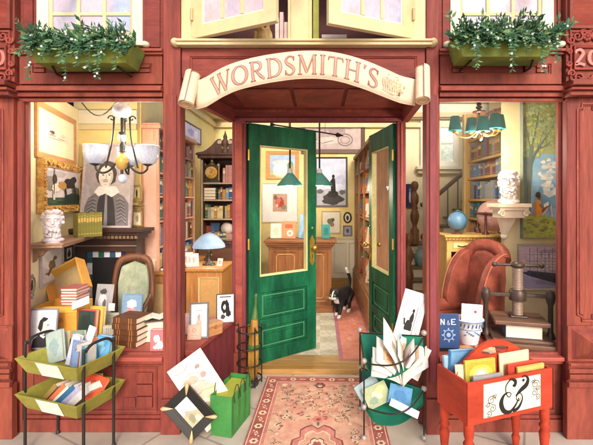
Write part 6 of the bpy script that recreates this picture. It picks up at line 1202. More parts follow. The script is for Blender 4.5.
rbook('sage green book standing behind the grey green book in the upper rack tray', .19, .29, Z1, .12, .18, .02, '#8fa08a', .15, -.1, .15)
rbook('terracotta book standing at the back right of the upper rack tray', .36, .3, Z1, .11, .15, .025, '#b8694a', .1, .1, -.05)
rbook('pale yellow booklet standing at the back of the lower rack tray', .3, .3, Z2, .14, .12, .015, '#e0d090', .15, .1, .1)
rbook('olive brown book at the left end of the lower rack tray', .1, .2, Z2, .03, .15, .1, '#9a7c40', .1, .0, -.75)
rbook('orange book leaning in the lower rack tray', .15, .2, Z2, .03, .17, .1, '#d9744c', .1, 0, -.8)
rbook('narrow white book leaning in the lower rack tray', .18, .2, Z2, .018, .17, .1, '#e0dccc', .1, 0, -.82)
rbook('dark blue book leaning in the lower rack tray', .215, .2, Z2, .034, .18, .1, '#35688c', .1, 0, -.84)
rbook('lavender book leaning in the lower rack tray', .26, .2, Z2, .036, .18, .1, '#a9a4c0', .1, 0, -.84)
rbook('pale grey book leaning in the lower rack tray', .315, .2, Z2, .045, .19, .1, '#cfc8c4', .1, 0, -.86)
rbook('bright red orange book lying tilted in the lower rack tray', .39, .15, Z2+.035, .16, .15, .022, '#e2552f', .75, .35, -.3)
# ------------------------------------------------------------------ things leaning by the left post
def leaning(nm, lab, cat, cpx, Y, w, h, roll, lean, yaw, **k):
    Rm = Matrix.Rotation(yaw, 3, 'Z') @ Matrix.Rotation(-lean, 3, 'X') @ Matrix.Rotation(roll, 3, 'Y'); lo = min((Rm @ Vector((a*w/2, 0, b*h/2))).z for a in (-1, 1) for b in (-1, 1))
    return picture(nm, lab, cat, (X_(cpx, Y), Y, -lo+.012), Rm.to_euler(), w, h, **k)
leaning('calligraphy_sheet', 'large cream sheet with faint drawings leaning behind the black framed picture', 'print', 203.5, -.02, .25, .5, math.radians(-30), .14, math.radians(24), frame=None, base='#f1e4d6', depth=.006,
        shapes=[('#d8bfae', rough(.45, .55, .25, .08, 2)), ('#cdb09c', rough(.35, .7, .2, .06, 3)), ('#e6c8a8', rough(.6, .45, .25, .08, 4)), ('#b99a8c', line([(.15, .75), (.4, .8), (.6, .74), (.8, .8)], .014)), ('#a98c80', line([(.2, .6), (.45, .66), (.7, .58)], .014)), ('#a98c80', line([(.2, .48), (.5, .5), (.8, .44)], .014)), ('#b09488', rough(.7, .68, .08, .04, 6)), ('#a38a80', rough(.68, .82, .07, .03, 7)), ('#c9a890', rough(.3, .3, .2, .06, 8)), ('#9a8078', line([(.1, .9), (.3, .86), (.5, .92)], .012)), ('#b09080', line([(.3, .25), (.6, .3), (.8, .24)], .014))])
bf = leaning('framed_picture', 'tilted black framed picture with gold corners standing on its corner', 'picture', 189.5, -.12, .29, .215, math.radians(47), .2, math.radians(6), frame=('#110e0d', .058), base='#c6c9d4', depth=.022,
        shapes=[('#b0a98c', [(.5, 0), (1, 0), (1, 1), (.62, 1), (.5, .6), (.4, .4)]), ('#d8dce4', rough(.25, .6, .2, .3, 2)), ('#8f8a70', rough(.75, .4, .18, .22, 3)), ('#a39c88', rough(.5, .35, .12, .16, 4)), ('#c9c2ae', rough(.85, .7, .12, .2, 5))])
GC = M('#d9b483', .35, .1, 14, metal=.3)
for a in (-1, 1):
    for b in (-1, 1):
        d_ = Vector((-a, 0, -b)).normalized(); c0 = Vector((a*.29/2, -.014, b*.1075)); mb = MB(); mb.tube([c0-d_*.004, c0+d_*.008, c0+d_*.03, c0+d_*.06, c0+d_*.072], [.006, .014, .012, .005, .002], GC, 10); mb.build('gold_corner', bf)
# green bag
gb = thing('shopping_bag', 'green paper shopping bag with thin looped handles beside the rug', 'bag', (X_(223, -.03), -.08, 0.003), (0, 0, math.radians(-14))); G1 = M('#38803f', .6, .16, 6, alt='#468c44', bump=.1); G2 = M('#2f7a3f', .55, .12, 5); G3 = M('#a8ac3c', .7, .12, 5)
bw_, bd_, bh_ = .15, .3, .27; mb = MB(); th = .004
mb.hexa([(-bw_/2, 0, 0), (bw_/2, 0, 0), (bw_/2, th, 0), (-bw_/2, th, 0)], [(-bw_/2-.005, -.004, bh_), (bw_/2+.005, -.004, bh_), (bw_/2+.005, 0, bh_), (-bw_/2-.005, 0, bh_)], G1)
mb.hexa([(-bw_/2, bd_-th, 0), (bw_/2, bd_-th, 0), (bw_/2, bd_, 0), (-bw_/2, bd_, 0)], [(-bw_/2-.005, bd_, bh_+.02), (bw_/2+.005, bd_, bh_+.02), (bw_/2+.005, bd_+.004, bh_+.02), (-bw_/2-.005, bd_+.004, bh_+.02)], G1)
for s in (-1, 1):
    n = 6; vs = []
    for i in range(n+1):
        y = th+(bd_-2*th)*i/n; fold = (.012 if i % 2 else 0) if 0 < i < n else 0
        for z, e in ((0, 0), (bh_*.5, fold*.6), (bh_+.02*i/n, fold)): vs.append((s*(bw_/2-e+.005*z/bh_), y, z))
    mb.add(vs, [(i*3+j, i*3+j+1, (i+1)*3+j+1, (i+1)*3+j) for i in range(n) for j in range(2)], G1)
mb.bb(-bw_/2, bw_/2, th, bd_-th, .001, .004, G2); mb.build('bag_body', gb)
mb = MB(); mb.add([(-bw_/2+.004, .01, bh_-.03), (bw_/2-.004, .01, bh_-.03), (bw_/2-.004, bd_-.01, bh_-.01), (-bw_/2+.004, bd_-.01, bh_-.01)], [(0, 1, 2, 3)], G3)
mb.build('tissue', gb)
for (yy, s) in ((.06, 1), (.15, 1), (.24, 1), (.1, -1)):
    mb = MB(); xx = s*(bw_/2+.009); mb.tube(cr([(xx, yy-.03, bh_-.05), (xx, yy-.035, bh_+.01), (xx, yy-.01, bh_+.055), (xx, yy+.02, bh_+.05), (xx, yy+.035, bh_), (xx, yy+.03, bh_-.05)], 5), .003, M('#2a3a22'), 6); mb.build('handle', gb)
# umbrella stand and umbrella
us_ = thing('umbrella_stand', 'black wire umbrella stand beside the left door post', 'stand', (X_(249.5, .66), .66, 0.002)); mb = MB()
for z in (.06, .19, .33, .47): mb.tube([(.105*math.cos(a), .105*math.sin(a), z) for a in [i*math.pi/12 for i in range(24)]], .006, IRON, 6, True)
mb.build('ring', us_); mb = MB()
for k in range(5):
    a = k*2*math.pi/5+.3; r = .105; mb.tube(cr([(r*math.cos(a), r*math.sin(a), 0.01), (r*math.cos(a), r*math.sin(a), .47), (1.1*r*math.cos(a), 1.1*r*math.sin(a), .5), (1.35*r*math.cos(a), 1.35*r*math.sin(a), .49)], 5), .0055, IRON, 6)
mb.build('upright', us_); mb = MB(); mb.lathe([(.075, 0), (.08, .01), (.07, .05), (.062, .05), (.06, .012), (0, .01)], M('#3a3a38', .4, .2, 14), 20); mb.build('drip_pan', us_)
um = thing('umbrella', 'rolled golden umbrella with a green top standing in the wire stand', 'umbrella', (X_(252, .66), .655, .018), (math.radians(-1), math.radians(2.5), 0)); UG = M('#b08434', .6, .3, 18, (1, 1, .4), alt='#8a6428')
mb = MB(); vs = []; n = 20
for i in range(12):
    t = i/11; z = .03+.52*t
    for k in range(n): a = 2*math.pi*k/n; r = (.016+.027*math.sin(math.pi*min(1, .25+t*.62))**1)*(1+.16*math.sin(5*a+t*5)); vs.append((r*math.cos(a), r*math.sin(a), z))
mb.add(vs, [(i*n+k, i*n+(k+1) % n, (i+1)*n+(k+1) % n, (i+1)*n+k) for i in range(11) for k in range(n)]+[tuple(range(n))[::-1], tuple(range(11*n, 12*n))], UG, True); mb.build('canopy', um)
mb = MB(); mb.tube([(0, 0, 0), (0, 0, .06)], .006, IRON); mb.lathe([(.03, .545), (.022, .6), (.013, .66), (.011, .72), (.016, .74), (.012, .76), (0, .765)], M('#4f7038', .4, .25, 14, alt='#35562c'), 14); mb.build('handle', um); mb = MB(); mb.lathe([(.052, .3), (.053, .315), (.052, .33)], M('#3f6a34'), 16); mb.build('strap', um)
# ------------------------------------------------------------------ entrance rug
rg = thing('entrance_rug', 'faded pink patterned carpet with a red border laid before the door', 'rug', (-.02, -.2, .004), (0, 0, math.radians(-1.5))); hx_, y0, y1 = .475, -.95, .99
FB = M('#bb655c', .95, .2, 24, alt='#a85650', bump=.25); FF = M('#e2b496', .95, .2, 18, alt='#dc9f86', bump=.35); FG = M('#d98f80', .95, .16, 20, alt='#cf8072', bump=.25); FD = M('#8c4a44', .95); FC = M('#ead2b0', .95, .12, 20); FO = M('#8f8660', .95); FT = M('#6f6a58', .95)
mb = MB(); mb.bb(-hx_, hx_, y0, y1, 0, .007, FB)
fl_ = lambda x0, x1, a, b, z, m: mb.add([(x0, a, z), (x1, a, z), (x1, b, z), (x0, b, z)], [(0, 1, 2, 3)], m)
fl_(-hx_+.012, hx_-.012, y0+.012, y1-.012, .0074, FC); fl_(-hx_+.018, hx_-.018, y0+.018, y1-.018, .0078, FB); fl_(-hx_+.1, hx_-.1, y0+.1, y1-.1, .0082, FC); fl_(-hx_+.106, hx_-.106, y0+.106, y1-.106, .0086, FG); fl_(-hx_+.128, hx_-.128, y0+.128, y1-.128, .0090, FF)
R = random.Random(31); zz = .0093
def dab(x, y, r, m, n=7, sx=1, sy=1, rot=0):
    global zz
    zz += .0000012; mb.add([(x+u, y+v, zz) for u, v in ell(0, 0, r*sx, r*sy, n, rot)], [tuple(range(n))], m)
def rosette(x, y, r, cols):
    for k in range(6): a = k*math.pi/3; dab(x+r*.62*math.cos(a), y+r*.62*math.sin(a), r*.42, cols[0])
    dab(x, y, r*.42, cols[1]); 
i_ = 0; y = y0+.06
while y < y1-.03:
    for s in (-1, 1):
        if i_ % 2: rosette(s*(hx_-.06), y, .03, (FC, FD))
        else: dab(s*(hx_-.06), y, .02, FC, 4, .7, 1.5); dab(s*(hx_-.06), y, .01, FD, 4); dab(s*(hx_-.04), y+.03, .008, FC, 5); dab(s*(hx_-.08), y-.03, .008, FC, 5)
    y += .085; i_ += 1
x = -hx_+.15
while x < hx_-.1:
    for yy in (y1-.06, y0+.06):
        if i_ % 2: rosette(x, yy, .028, (FC, FD))
        else: dab(x, yy, .02, FC, 4, 1.7, .6); dab(x, yy, .009, FD, 4)
    x += .085; i_ += 1
def medal(cy, k):
    for r, m in ((.24, FD), (.225, FG), (.17, FC), (.158, FF), (.09, FD), (.078, FC), (.05, FB)):
        global zz
        zz += .00001; n = 24; pts = []
        for j in range(n): a = 2*math.pi*j/n; q = r*k*(1+.12*math.cos(6*a))*(1 if j % 2 else .9); pts.append((q*math.cos(a)*.8, cy+q*math.sin(a)*1.15, zz))
        mb.add(pts, [tuple(range(n))], m)
    for s in (-1, 1): rosette(0, cy+s*.34*k, .05*k, (FG, FD)); dab(0, cy+s*.28*k, .02, FT, 4, .6, 1.6)
medal(.0, .9); 
for s in (-1, 1):
    for yy in (y0+.17, y1-.17): rosette(s*.3, yy, .06, (FG, FC)); rosette(0, yy-.01*s, .045, (FD, FC))
for k in range(520):
    x = R.uniform(-.31, .31); y = R.uniform(y0+.16, y1-.16)
    if abs(x) < .2 and abs(y) < .3: continue
    q = R.random()
    if q < .35: dab(x, y, R.uniform(.008, .016), R.choice((FO, FT, FO)), 6, 1.6, .5, R.uniform(0, 180))
    elif q < .6: dab(x, y, R.uniform(.008, .016), R.choice((FG, FB, FC)), 7)
    elif q < .85:
        a = R.uniform(0, 6.28); mb.ribbon([(x, y, .004)], 0, FO) if False else None
        for j in range(5): dab(x+.014*j*math.cos(a+j*.35), y+.014*j*math.sin(a+j*.35), .006, FT if j < 4 else FB, 5)
    else: rosette(x, y, .02, (R.choice((FG, FC)), FD))
mb.build('pile', rg, recalc=False)
mb = MB()
for k in range(90): x = -hx_+.01*k+.03; 
for k in range(92): x = -hx_+.0103*k+.003; mb.bb(x, x+.005, y1, y1+.022+R.uniform(-.004, .004), .001, .003, M('#d8c8a8', .9))
mb.build('fringe', rg)
# ------------------------------------------------------------------ corner stand with teal slings
cs_ = thing('print_stand', 'black metal corner stand with ball finials and teal fabric slings', 'stand', (0, 0, 0)); A_ = Vector((.29, -.125, 0)); B_ = Vector((.685, -.125, 0)); C_ = Vector((.30, .235, 0)); BALL = M('#a8a09a', .35, .12, 12, metal=.2); TL = M('#1f8468', .75, .14, 8, alt='#187058')
hA, hB, hC = .515, .70, .60
for p, h in ((A_, hA), (B_, hB), (C_, hC)): mb = MB(); mb.tube([p, p+Vector((0, 0, h))], .0055, IRON, 8); mb.build('upright', cs_)
def zA(k): return (hA, .215)[k]
LV = [(hA-.0, hB-.01, hC-.01), (.225, .345, .33)]
for p, zs_l in ((A_, (hA+.012, .225, .022)), (B_, (hB+.012, .345, .022)), (C_, (hC+.012, .33, .022))):
    for z in zs_l: mb = MB(); mb.sph(p+Vector((0, 0, z)), .019, BALL, 14, 10); mb.build('ball_finial', cs_)
def seg(a, b, bul, n=14):
    out = []
    for i in range(n+1): t = i/n; q = a.lerp(b, t); q = q+bul*math.sin(math.pi*t); out.append(q)
    return out
for za, zb, zc in LV:
    a, b, c = A_+Vector((0, 0, za)), B_+Vector((0, 0, zb)), C_+Vector((0, 0, zc))
    mb = MB(); mb.tube(seg(a, b, Vector((.02, -.11, -.04))), .0055, IRON, 8); mb.build('rail', cs_); mb = MB(); mb.tube([c, a], .005, IRON, 8); mb.tube([c, b], .005, IRON, 8); mb.build('rail', cs_)
    # sling: left side, back and a sagging floor
    mb = MB(); dz = .155
    fr = seg(a, b, Vector((.02, -.11, -.04)), 8); bk2 = [c.lerp(b, i/8) for i in range(9)]; vs = []
    for i in range(9):
        f, k2 = fr[i], bk2[i]; t = i/8; drop = dz*(1-.3*t)
        prof = [k2, k2.lerp(f, .1)-Vector((0, 0, drop*.55)), k2.lerp(f, .3)-Vector((0, 0, drop*.92)), k2.lerp(f, .6)-Vector((0, 0, drop*1.06)), k2.lerp(f, .9)-Vector((0, 0, drop*.8))]
        if i == 0: prof = [k2, k2.lerp(f, .25)-Vector((0, 0, drop*.15)), k2.lerp(f, .5)-Vector((0, 0, drop*.2)), k2.lerp(f, .75)-Vector((0, 0, drop*.15)), f-Vector((0, 0, .01))]
        vs += prof
    mb.add(vs, [(i*5+j, i*5+j+1, (i+1)*5+j+1, (i+1)*5+j) for i in range(8) for j in range(4)], TL, True); o = mb.build('sling', cs_); m = o.modifiers.new('s', 'SOLIDIFY'); m.thickness = .003; m2 = o.modifiers.new('u', 'SUBSURF'); m2.levels = 1; m2.render_levels = 2
def stand_print(lab, px, py, Y, w, h, roll, lean, **k): Rm = Matrix.Rotation(k.pop('yaw', 0), 3, 'Z') @ Matrix.Rotation(-lean, 3, 'X') @ Matrix.Rotation(roll, 3, 'Y'); return picture('print_sheet', lab, 'print', P(px, py, Y), Rm.to_euler(), w, h, frame=None, depth=.005, **k)
RID = [('#5f5c60', line([(.14, .1), (.86, .1), (.86, .9), (.14, .9), (.14, .1)], .012)), ('#8f8c92', line([(.2, .15), (.8, .15), (.8, .85), (.2, .85), (.2, .15)], .02)), ('#2a2829', rough(.5, .42, .16, .14, 3)), ('#2a2829', rough(.56, .58, .08, .1, 4)), ('#2a2829', ell(.56, .7, .05, .03)), ('#2a2829', line([(.4, .3), (.36, .2)], .05)), ('#2a2829', line([(.58, .3), (.62, .2)], .05)), ('#2a2829', line([(.32, .46), (.26, .56)], .06)), ('#3a3839', line([(.68, .3), (.7, .78)], .016))]
stand_print('tall white engraving of a mounted rider standing highest in the corner stand', 409, 323, .0, .17, .44, math.radians(17), .12, base='#f0ecee', shapes=RID)
stand_print('cream sheet with a blue vignette leaning in the corner stand', 401, 352, -.03, .13, .3, math.radians(16), .14, base='#ece0dc', shapes=[('#8fb0b8', rc(.15, .55, .85, .9)), ('#5f8c9a', ell(.5, .72, .2, .1)), ('#c9a8a0', rough(.5, .3, .3, .12, 4))])
stand_print('small portrait print leaning in front of the blue vignette sheet', 405, 356, -.06, .14, .22, math.radians(24), .16, base='#ece6da', shapes=[('#b9a07c', rc(.2, .2, .8, .85)), ('#7c6548', ell(.5, .5, .2, .22)), ('#5a4632', ell(.5, .6, .1, .1))])
stand_print('white sheet with a tan stripe at the right of the open book', 418, 362, -.07, .1, .22, math.radians(28), .2, base='#f1ece6', shapes=[('#c48a5c', rc(.4, .3, .6, .8))])
def fan_book(lab, B, T, leaves, base):
    root = thing('open_book', lab, 'book', B); ax = T-B; c = MB(); n = 7
    for k, (an, wl, tp) in enumerate(leaves):
        a = math.radians(an); vs = []
        for i in range(n+1):
            t = i/n; bend = math.sin(math.pi*t)*.02*(1 if an > 90 else -1); d = Vector((math.cos(a)*wl*t+bend*math.sin(a), -.03*t*math.sin(math.pi*t)-.004*k, math.sin(a)*wl*t-bend*math.cos(a)))
            vs += [d, d+ax*(1-.25*t)+Vector((0, 0, tp*t))]
        c.add(vs, [(2*i, 2*i+1, 2*i+3, 2*i+2) for i in range(n)], M(['#efe9dc', '#f4efe4', '#e6dfd2', '#f6f2ea'][k % 4], .8, .06, 8), True)
        pr = MB(); f = lambda t, u: Vector((math.cos(a)*wl*t+math.sin(math.pi*t)*.02*(1 if an > 90 else -1)*math.sin(a), -.03*t*math.sin(math.pi*t)-.004*k-.0042, math.sin(a)*wl*t-math.sin(math.pi*t)*.02*(1 if an > 90 else -1)*math.cos(a)))+(ax*(1-.25*t)+Vector((0, 0, tp*t)))*u
        pr.add([f(.3+.1*j, q) for j in range(6) for q in (.25, .75)], [(2*j, 2*j+1, 2*j+3, 2*j+2) for j in range(5)], M(['#d9c4a4', '#cbb8ae', '#c9a888', '#d8d0c4'][k % 4], .8, .25, 30)); pr.add([f(.45+.08*j, q)+Vector((0, -.001, 0)) for j in range(4) for q in (.36, .64)], [(2*j, 2*j+1, 2*j+3, 2*j+2) for j in range(3)], M(['#a5825c', '#8d7a74', '#b07a54', '#a09488'][k % 4], .8, .3, 40)); pr.build('page_print', root)
    o = c.build('pages', root); m = o.modifiers.new('s', 'SOLIDIFY'); m.thickness = .003
    b = MB(); b.tube([(0, .006, -.006), tuple(ax+Vector((0, .006, -.006)))], .011, M(base), 8); b.build('spine', root)
fan_book('white book standing wide open with fanned pages in the corner stand', P(402, 385, -.15), P(401, 360, -.02), [(164, .21, .0), (152, .22, .03), (137, .23, .05), (114, .30, .06), (98, .2, .02), (66, .2, .02), (52, .23, .03), (38, .21, .02)], '#3f7c8c')
def sbook(lab, px, py, Y, w, h, d, col, e, cover=None): return book(lab, P(px, py, Y), e, w, h, d, col, cover=cover)
GRC = ('#a8b088', [('#d8dcae', rough(.5, .5, .22, .25, 3)), ('#8aa08c', rough(.3, .3, .2, .2, 4)), ('#b9c48c', rough(.7, .7, .2, .2, 5))], .04)
sbook('grey blue booklet under the open book in the lower sling', 374, 399, -.05, .17, .13, .02, '#8fa4ac', STAND(.5, .1, .5), ('#9cb0b4', [], .05))
sbook('pale green picture book in the lower sling', 381, 405, -.1, .17, .13, .02, '#9fae8c', STAND(.5, .0, .4), GRC)
sbook('blue book leaning right in the lower sling', 398, 405, -.12, .15, .12, .025, '#4a86b4', STAND(.4, .0, -.25), ('#5a94c0', [('#4a80b0', rough(.5, .5, .3, .3, 3))], .04))
sbook('thin white booklet lying along the edge of the lower sling', 403, 412, -.19, .19, .045, .012, '#dfe6f0', STAND(.5, .0, -.42), ('#eef2f8', [], .02))
# ------------------------------------------------------------------ red book cart
CN = Vector((.787, -.62, 0)); CA = math.radians(19); kt = thing('book_cart', 'bright red wooden book trough with a cut-out handle and ampersand panel', 'book trough', CN, (0, 0, CA)); CRD = M('#bd4228', .55, .2, 5, (1, 1, 3), alt='#a93822', bump=.15, spec=.3)
L, Wd, zt, zb, th = .60, .27, .61, .38, .016
for nm, (a, b, c, d) in (('side_panel', (0, L, 0, th)), ('side_panel', (0, L, Wd-th, Wd)), ('end_panel', (0, th, th+.0004, Wd-th-.0004)), ('end_panel', (L-th, L, th+.0004, Wd-th-.0004))): mb = MB(); mb.bb(a, b, c, d, zb, zt, CRD); mb.build(nm, kt, bevel=.004)
mb = MB(); mb.bb(th+.0004, L-th-.0004, th+.0004, Wd-th-.0004, zb+.01, zb+.022, CRD); mb.build('floor', kt)
# divider with arched handle and slot
ar_ = cr([(.02, zt-.02), (.05, zt+.03), (.14, zt+.1), (.23, zt+.145), (.30, zt+.155), (.37, zt+.145), (.46, zt+.1), (.55, zt+.03), (.58, zt-.02)], 5); slot = [(.3+.1*math.cos(a)*(1 if abs(math.cos(a)) < .98 else 1), zt+.095+.024*math.sin(a)) for a in [i*2*math.pi/28 for i in range(28)]]
ya_, yb2 = Wd/2-.009, Wd/2+.009; mb = MB()
# outer loop (closed along the bottom) bridged to the slot by index so the hole is real
outer = ar_+[(.58, zb+.023), (.02, zb+.023)]
def res(poly, c, n=56):
    out = []
    for k in range(n):
        a = 2*math.pi*k/n; d = Vector((math.cos(a), math.sin(a))); best = 0; 
        for i in range(len(poly)):
            p = Vector(poly[i]); q = Vector(poly[(i+1) % len(poly)]); e = q-p; den = d.x*e.y-d.y*e.x
            if abs(den) < 1e-9: continue
            w_ = p-Vector(c); t = (w_.x*e.y-w_.y*e.x)/den; u = (w_.x*d.y-w_.y*d.x)/den
            if t > 0 and -1e-6 <= u <= 1+1e-6: best = max(best, t)
        out.append((c[0]+d.x*best, c[1]+d.y*best))
    return out
cc = (.3, zt+.095); ou = res(outer, cc); inn = res(slot, cc); n = 56
vs = [(a, ya_, b) for a, b in ou]+[(a, ya_, b) for a, b in inn]+[(a, yb2, b) for a, b in ou]+[(a, yb2, b) for a, b in inn]; fs = []
for i in range(n): j = (i+1) % n; fs += [(i, j, n+j, n+i), (2*n+i, 3*n+i, 3*n+j, 2*n+j), (i, 2*n+i, 2*n+j, j), (n+i, n+j, 3*n+j, 3*n+i)]
mb.add(vs, fs, CRD); mb.build('handle_board', kt)
for xx, yy in ((.03, .03), (L-.03, .03), (.03, Wd-.03), (L-.03, Wd-.03)):
    mb = MB(); mb.lathe([(.017, 0), (.02, .05), (.026, .08), (.018, .1), (.024, .16), (.03, .22), (.02, .245), (.031, .265), (.02, .285), (.027, .31), (.027, zb-.001)], CRD, 18, (xx, yy, 0)); mb.build('leg', kt)
cp = MB(); px0, px1, pz0, pz1 = .1, .5, zb+.03, zt-.02; cp.bb(px0, px1, -.006, -.0004, pz0, pz1, M('#efe6c8', .7, .08, 7)); cp.build('sign_panel', kt)
AMP = MB(); BLK = M('#1d1a18', .6, .05)
ac_, az = .30, (pz0+pz1)/2; sc_ = .182
amp = cr([(.44, .18, .03), (.40, .30, .045), (.28, .22, .03), (.27, .03, .03), (.12, -.24, .06), (-.12, -.42, .1), (-.36, -.36, .15), (-.46, -.14, .16), (-.36, .06, .08), (-.18, .12, .035), (-.08, .06, .03), (-.16, -.01, .03), (-.26, .08, .035), (-.28, .3, .04), (-.1, .46, .05), (.08, .4, .12), (.06, .28, .1), (-.02, .3, .05)], 7)
amp2 = cr([(-.02, -.42, .1), (.2, -.36, .1), (.36, -.14, .05), (.3, .02, .03), (.18, .02, .03), (.12, -.1, .03), (.22, -.17, .03), (.28, -.1, .025)], 7)
amp3 = cr([(.1, -.02, .04), (.3, .12, .13), (.52, .24, .15), (.58, .4, .1), (.46, .5, .04), (.36, .46, .03)], 7)
for st_ in (amp[24:], amp2, amp3): AMP.ribbon([(ac_+a*sc_, az+b*sc_*1.1, w_*sc_) for a, b, w_ in st_], -.0072, BLK)
AMP.add([(ac_+.4*sc_+.05*sc_*u, -.0074, az+.42*sc_+.05*sc_*v) for u, v in ell(0, 0, 1, 1, 10)], [tuple(range(10))], BLK)
AMP.build('ampersand', kt, recalc=False)
IV = M('#3f3d44', .6)
for cx_, cz_, s in ((.15, az-.03, 1), (.462, az+.01, -1)):
    FL = MB()
    for k, (dx, dz, r, a0, tn) in enumerate(((0, .03, .026, 0, 1.5), (.008, -.015, .022, 2, -1.4), (-.016, -.04, .018, 4, 1.3), (.018, .05, .014, 1, -1.2), (-.022, .01, .014, 3, 1.2))):
        FL.ribbon([(cx_+s*dx+1.15*r*(1-.8*i/16)*math.cos(a0+tn*i*.4), cz_+dz+r*(1-.8*i/16)*math.sin(a0+tn*i*.4), .004) for i in range(17)], -.0071-.0001*k, IV)
    FL.build('flourish', kt, recalc=False)
KM = Matrix.Translation(CN) @ Matrix.Rotation(CA, 4, 'Z')
def kbook(lab, x, y, z, w, h, d, col, lean, yaw, roll, cover=None): return book(lab, KM @ Vector((x, y, z)), STAND(lean, CA+yaw, roll), w, h, d, col, cover=cover)
ZK = zb+.024
kbook('book with a glowing yellow sunset cover at the front left of the red trough', .165, .095, ZK, .2, .275, .016, '#c8b44a', .06, -.06, 0, ('#8f9436', [('#b9ac38', rc(0, .4, 1, 1)), ('#e0cc50', ell(.5, .74, .42, .2)), ('#f4ea8c', ell(.5, .74, .28, .13)), ('#fdf8dc', ell(.5, .73, .16, .08)), ('#c9503a', rc(0, .3, 1, .42))], .04))
kbook('grey booklet standing before the sunset book', .18, .055, ZK, .19, .205, .012, '#a09c9e', .05, -.06, 0, ('#aaa6a8', [], .02))
kbook('thin cream book at the left end of the red trough', .075, .11, ZK, .09, .25, .012, '#e8d8b4', .08, -.3, .05)
kbook('cream pamphlet standing tallest at the front right of the red trough', .42, .1, ZK, .22, .285, .01, '#ecd8a8', .05, 0, 0, ('#efdcae', [('#e0c288', rough(.5, .5, .3, .2, 3)), ('#d9b87a', rc(.2, .7, .8, .76))], .03))
kbook('red book standing before the cream pamphlet', .44, .065, ZK, .22, .235, .016, '#c9432f', .05, 0, 0)
kbook('yellow and olive picture book at the right end of the red trough', .475, .04, ZK, .2, .225, .012, '#d9b45c', .03, 0, 0, ('#e0bc68', [('#8a8a4c', rough(.4, .8, .2, .1, 3)), ('#c9843c', rough(.6, .7, .25, .12, 4))], .03))
kbook('blue book leaning behind the handle board at the left', .12, .21, ZK, .2, .3, .025, '#4f86b4', .02, 0, -.06, ('#6a9ac0', [('#8fb6c8', rough(.5, .6, .3, .2, 3)), ('#3f6f98', rough(.7, .3, .2, .2, 4))], .03))
kbook('light blue book standing at the back left corner of the red trough', .06, .225, ZK, .07, .27, .02, '#9cc0d8', .02, -.1, .06)
# ------------------------------------------------------------------ the cat
cat = thing('cat', 'black and white cat walking towards the door with its tail raised', 'cat', (X_(341.5, 2.62), 2.62, .0315), (0, 0, math.radians(-24))); k = 1.2
pp = [('s', (0, .16, .215), (.07, .1, .075)), ('s', (0, .03, .22), (.068, .13, .075)), ('s', (0, -.09, .215), (.062, .085, .08)), ('l', (0, -.12, .23), (0, -.19, .255), .05, .042),
      ('s', (0, -.225, .265), (.056, .052, .048)), ('s', (0, -.268, .25), (.03, .024, .022)), ('s', (.024, -.255, .248), (.024, .022, .02)), ('s', (-.024, -.255, .248), (.024, .022, .02))]
for s in (-1, 1):
    pp += [('l', (s*.036, -.21, .3), (s*.044, -.205, .338), .02, .004)]
    fy = -.15 if s > 0 else -.06
    pp += [('l', (s*.04, -.1, .18), (s*.034, (fy-.1)/2+.005, .1), .034, .022), ('l', (s*.034, (fy-.1)/2+.005, .1), (s*.03, fy, .028), .021, .017), ('s', (s*.03, fy-.014, .016), (.02, .03, .016))]
    hy_ = .13 if s > 0 else .21
    pp += [('l', (s*.045, .17, .2), (s*.046, hy_-.03, .12), .05, .028), ('l', (s*.046, hy_-.03, .12), (s*.042, hy_+.03, .07), .026, .017), ('l', (s*.042, hy_+.03, .07), (s*.04, hy_, .022), .016, .015), ('s', (s*.04, hy_-.018, .016), (.019, .03, .016))]
tl_ = cr([(0, .23, .25), (.005, .27, .3), (.0, .275, .37), (-.02, .265, .43), (-.035, .25, .48)], 5)
for a, b in zip(tl_[:-1], tl_[1:]): pp.append(('l', a, b, .017, .0165))
pp = [(a[0],)+tuple(tuple(c*k for c in v) if isinstance(v, tuple) else v*k for v in a[1:]) for a in pp]
def catcol(c):
    x, y, z = c.x/k, c.y/k, c.z/k
    if y > .22 and z > .425: return 1
    if y < -.25 and z < .256 and abs(x) < .04: return 1
    if y < -.22 and abs(x) < .007 and z > .25: return 1
    if y < -.13 and z < .225 and z > .16 and abs(x) < .028: return 1
    if z < .038: return 1
    return 0
cb = blob('cat_body', pp, .0055, [M('#17151a', .5, .15, 30), M('#efece8', .7, .06, 30)], catcol, cat, 4)
fur = MB(); FM = [M('#1b181c', .6, .25, 30), M('#efece8', .7, .06, 30)]; R = random.Random(77)
for p in cb.data.polygons:
    if R.random() < .55: continue
    n_ = p.normal; c_ = p.center; back = Vector((0, .8, -.6)); d_ = (n_*.55+back*.6+Vector((R.uniform(-.3, .3), R.uniform(-.3, .3), R.uniform(-.3, .3)))).normalized(); L_f = R.uniform(.008, .017)*(.6 if c_.y < -.27 else 1); sd_ = n_.cross(d_).normalized()*.0011
    fur.add([c_-sd_-n_*.001, c_+sd_-n_*.001, c_+d_*L_f], [(0, 1, 2)], FM[p.material_index])
fur.build('fur', cat, recalc=False)
mb = MB()
for s in (-1, 1): mb.sph((s*.024*k, -.27*k, .276*k), (.011, .007, .011), M('#b9c04a', .15, .05), 10, 8); mb.sph((s*.024*k, -.2755*k, .276*k), (.003, .004, .009), M('#0c0c0c', .1), 8, 6)
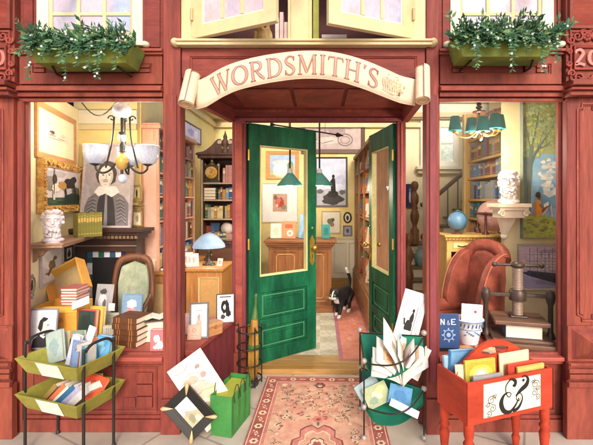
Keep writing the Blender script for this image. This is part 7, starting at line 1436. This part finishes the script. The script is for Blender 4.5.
mb.build('eyes', cat); mb = MB(); mb.sph((0, -.293*k, .258*k), (.008, .006, .006), M('#c98a88', .5), 8, 6); mb.build('nose', cat); mb = MB(); [mb.tube([(s*.018, -.282*k, .25*k+.002*j), (s*.085, -.27*k, .245*k+.014*j)], .0009, M('#e8e4e0', .4), 4) for s in (-1, 1) for j in (-1, 0, 1)]; mb.build('whiskers', cat)

# ------------------------------------------------------------------ things on the open upper window ledge
ZL = zs_-.004
ow = thing('gold_owl', 'small golden owl ornament sitting on the upper window ledge', 'ornament', (X_(263, .05), .05, ZL)); ow.scale = (1.1, 1.1, 1.1); GO = M('#e2b25c', .45, .2, 16, alt='#f0d498'); hs = .13
blob('owl_body', [('s', (0, 0, .05), (.052, .045, .055)), ('s', (0, -.004, .105), (.048, .042, .04)), ('s', (.034, -.004, .142), (.013, .012, .018)), ('s', (-.034, -.004, .142), (.013, .012, .018)), ('s', (.046, .0, .055), (.016, .035, .045)), ('s', (-.046, .0, .055), (.016, .035, .045)), ('s', (0, -.046, .098), (.008, .01, .012)), ('s', (.02, -.036, .008), (.016, .018, .01)), ('s', (-.02, -.036, .008), (.016, .018, .01))], .004, [GO], None, ow, 2)
mb = MB(); [mb.sph((s*.019, -.043, .112), (.011, .005, .011), M('#6a4420', .3), 10, 6) for s in (-1, 1)]; mb.build('eyes', ow)
for px, hh, c, nme in ((277, .2, '#f0e6e4', 'white'), (281.5, .24, '#e8c4c4', 'pink'), (286, .17, '#efdcd8', 'pale rose'), (316, .33, '#a9ac3c', 'olive green')):
    me = book_data(.026 if px < 300 else .04, hh, .14, c, None); o = bpy.data.objects.new('book', me); COL.objects.link(o); o.location = (X_(px, .05), .05, ZL+.001); tag(o, f'{nme} book standing upright on the upper window ledge by the mullion', 'book', 'books on the upper window ledge')
wbx = thing('white_box', 'flat white box lying behind the right upper casement', 'box', (X_(334, .09), .09, ZL)); mb = MB(); mb.bb(-.085, .085, -.06, .06, 0, .05, M('#efe4dc', .7, .06)); mb.build('body', wbx, bevel=.003); mb = MB(); mb.bb(-.088, .088, -.063, .063, .0505, .075, M('#f4ece6', .7, .06)); mb.build('lid', wbx, bevel=.003)
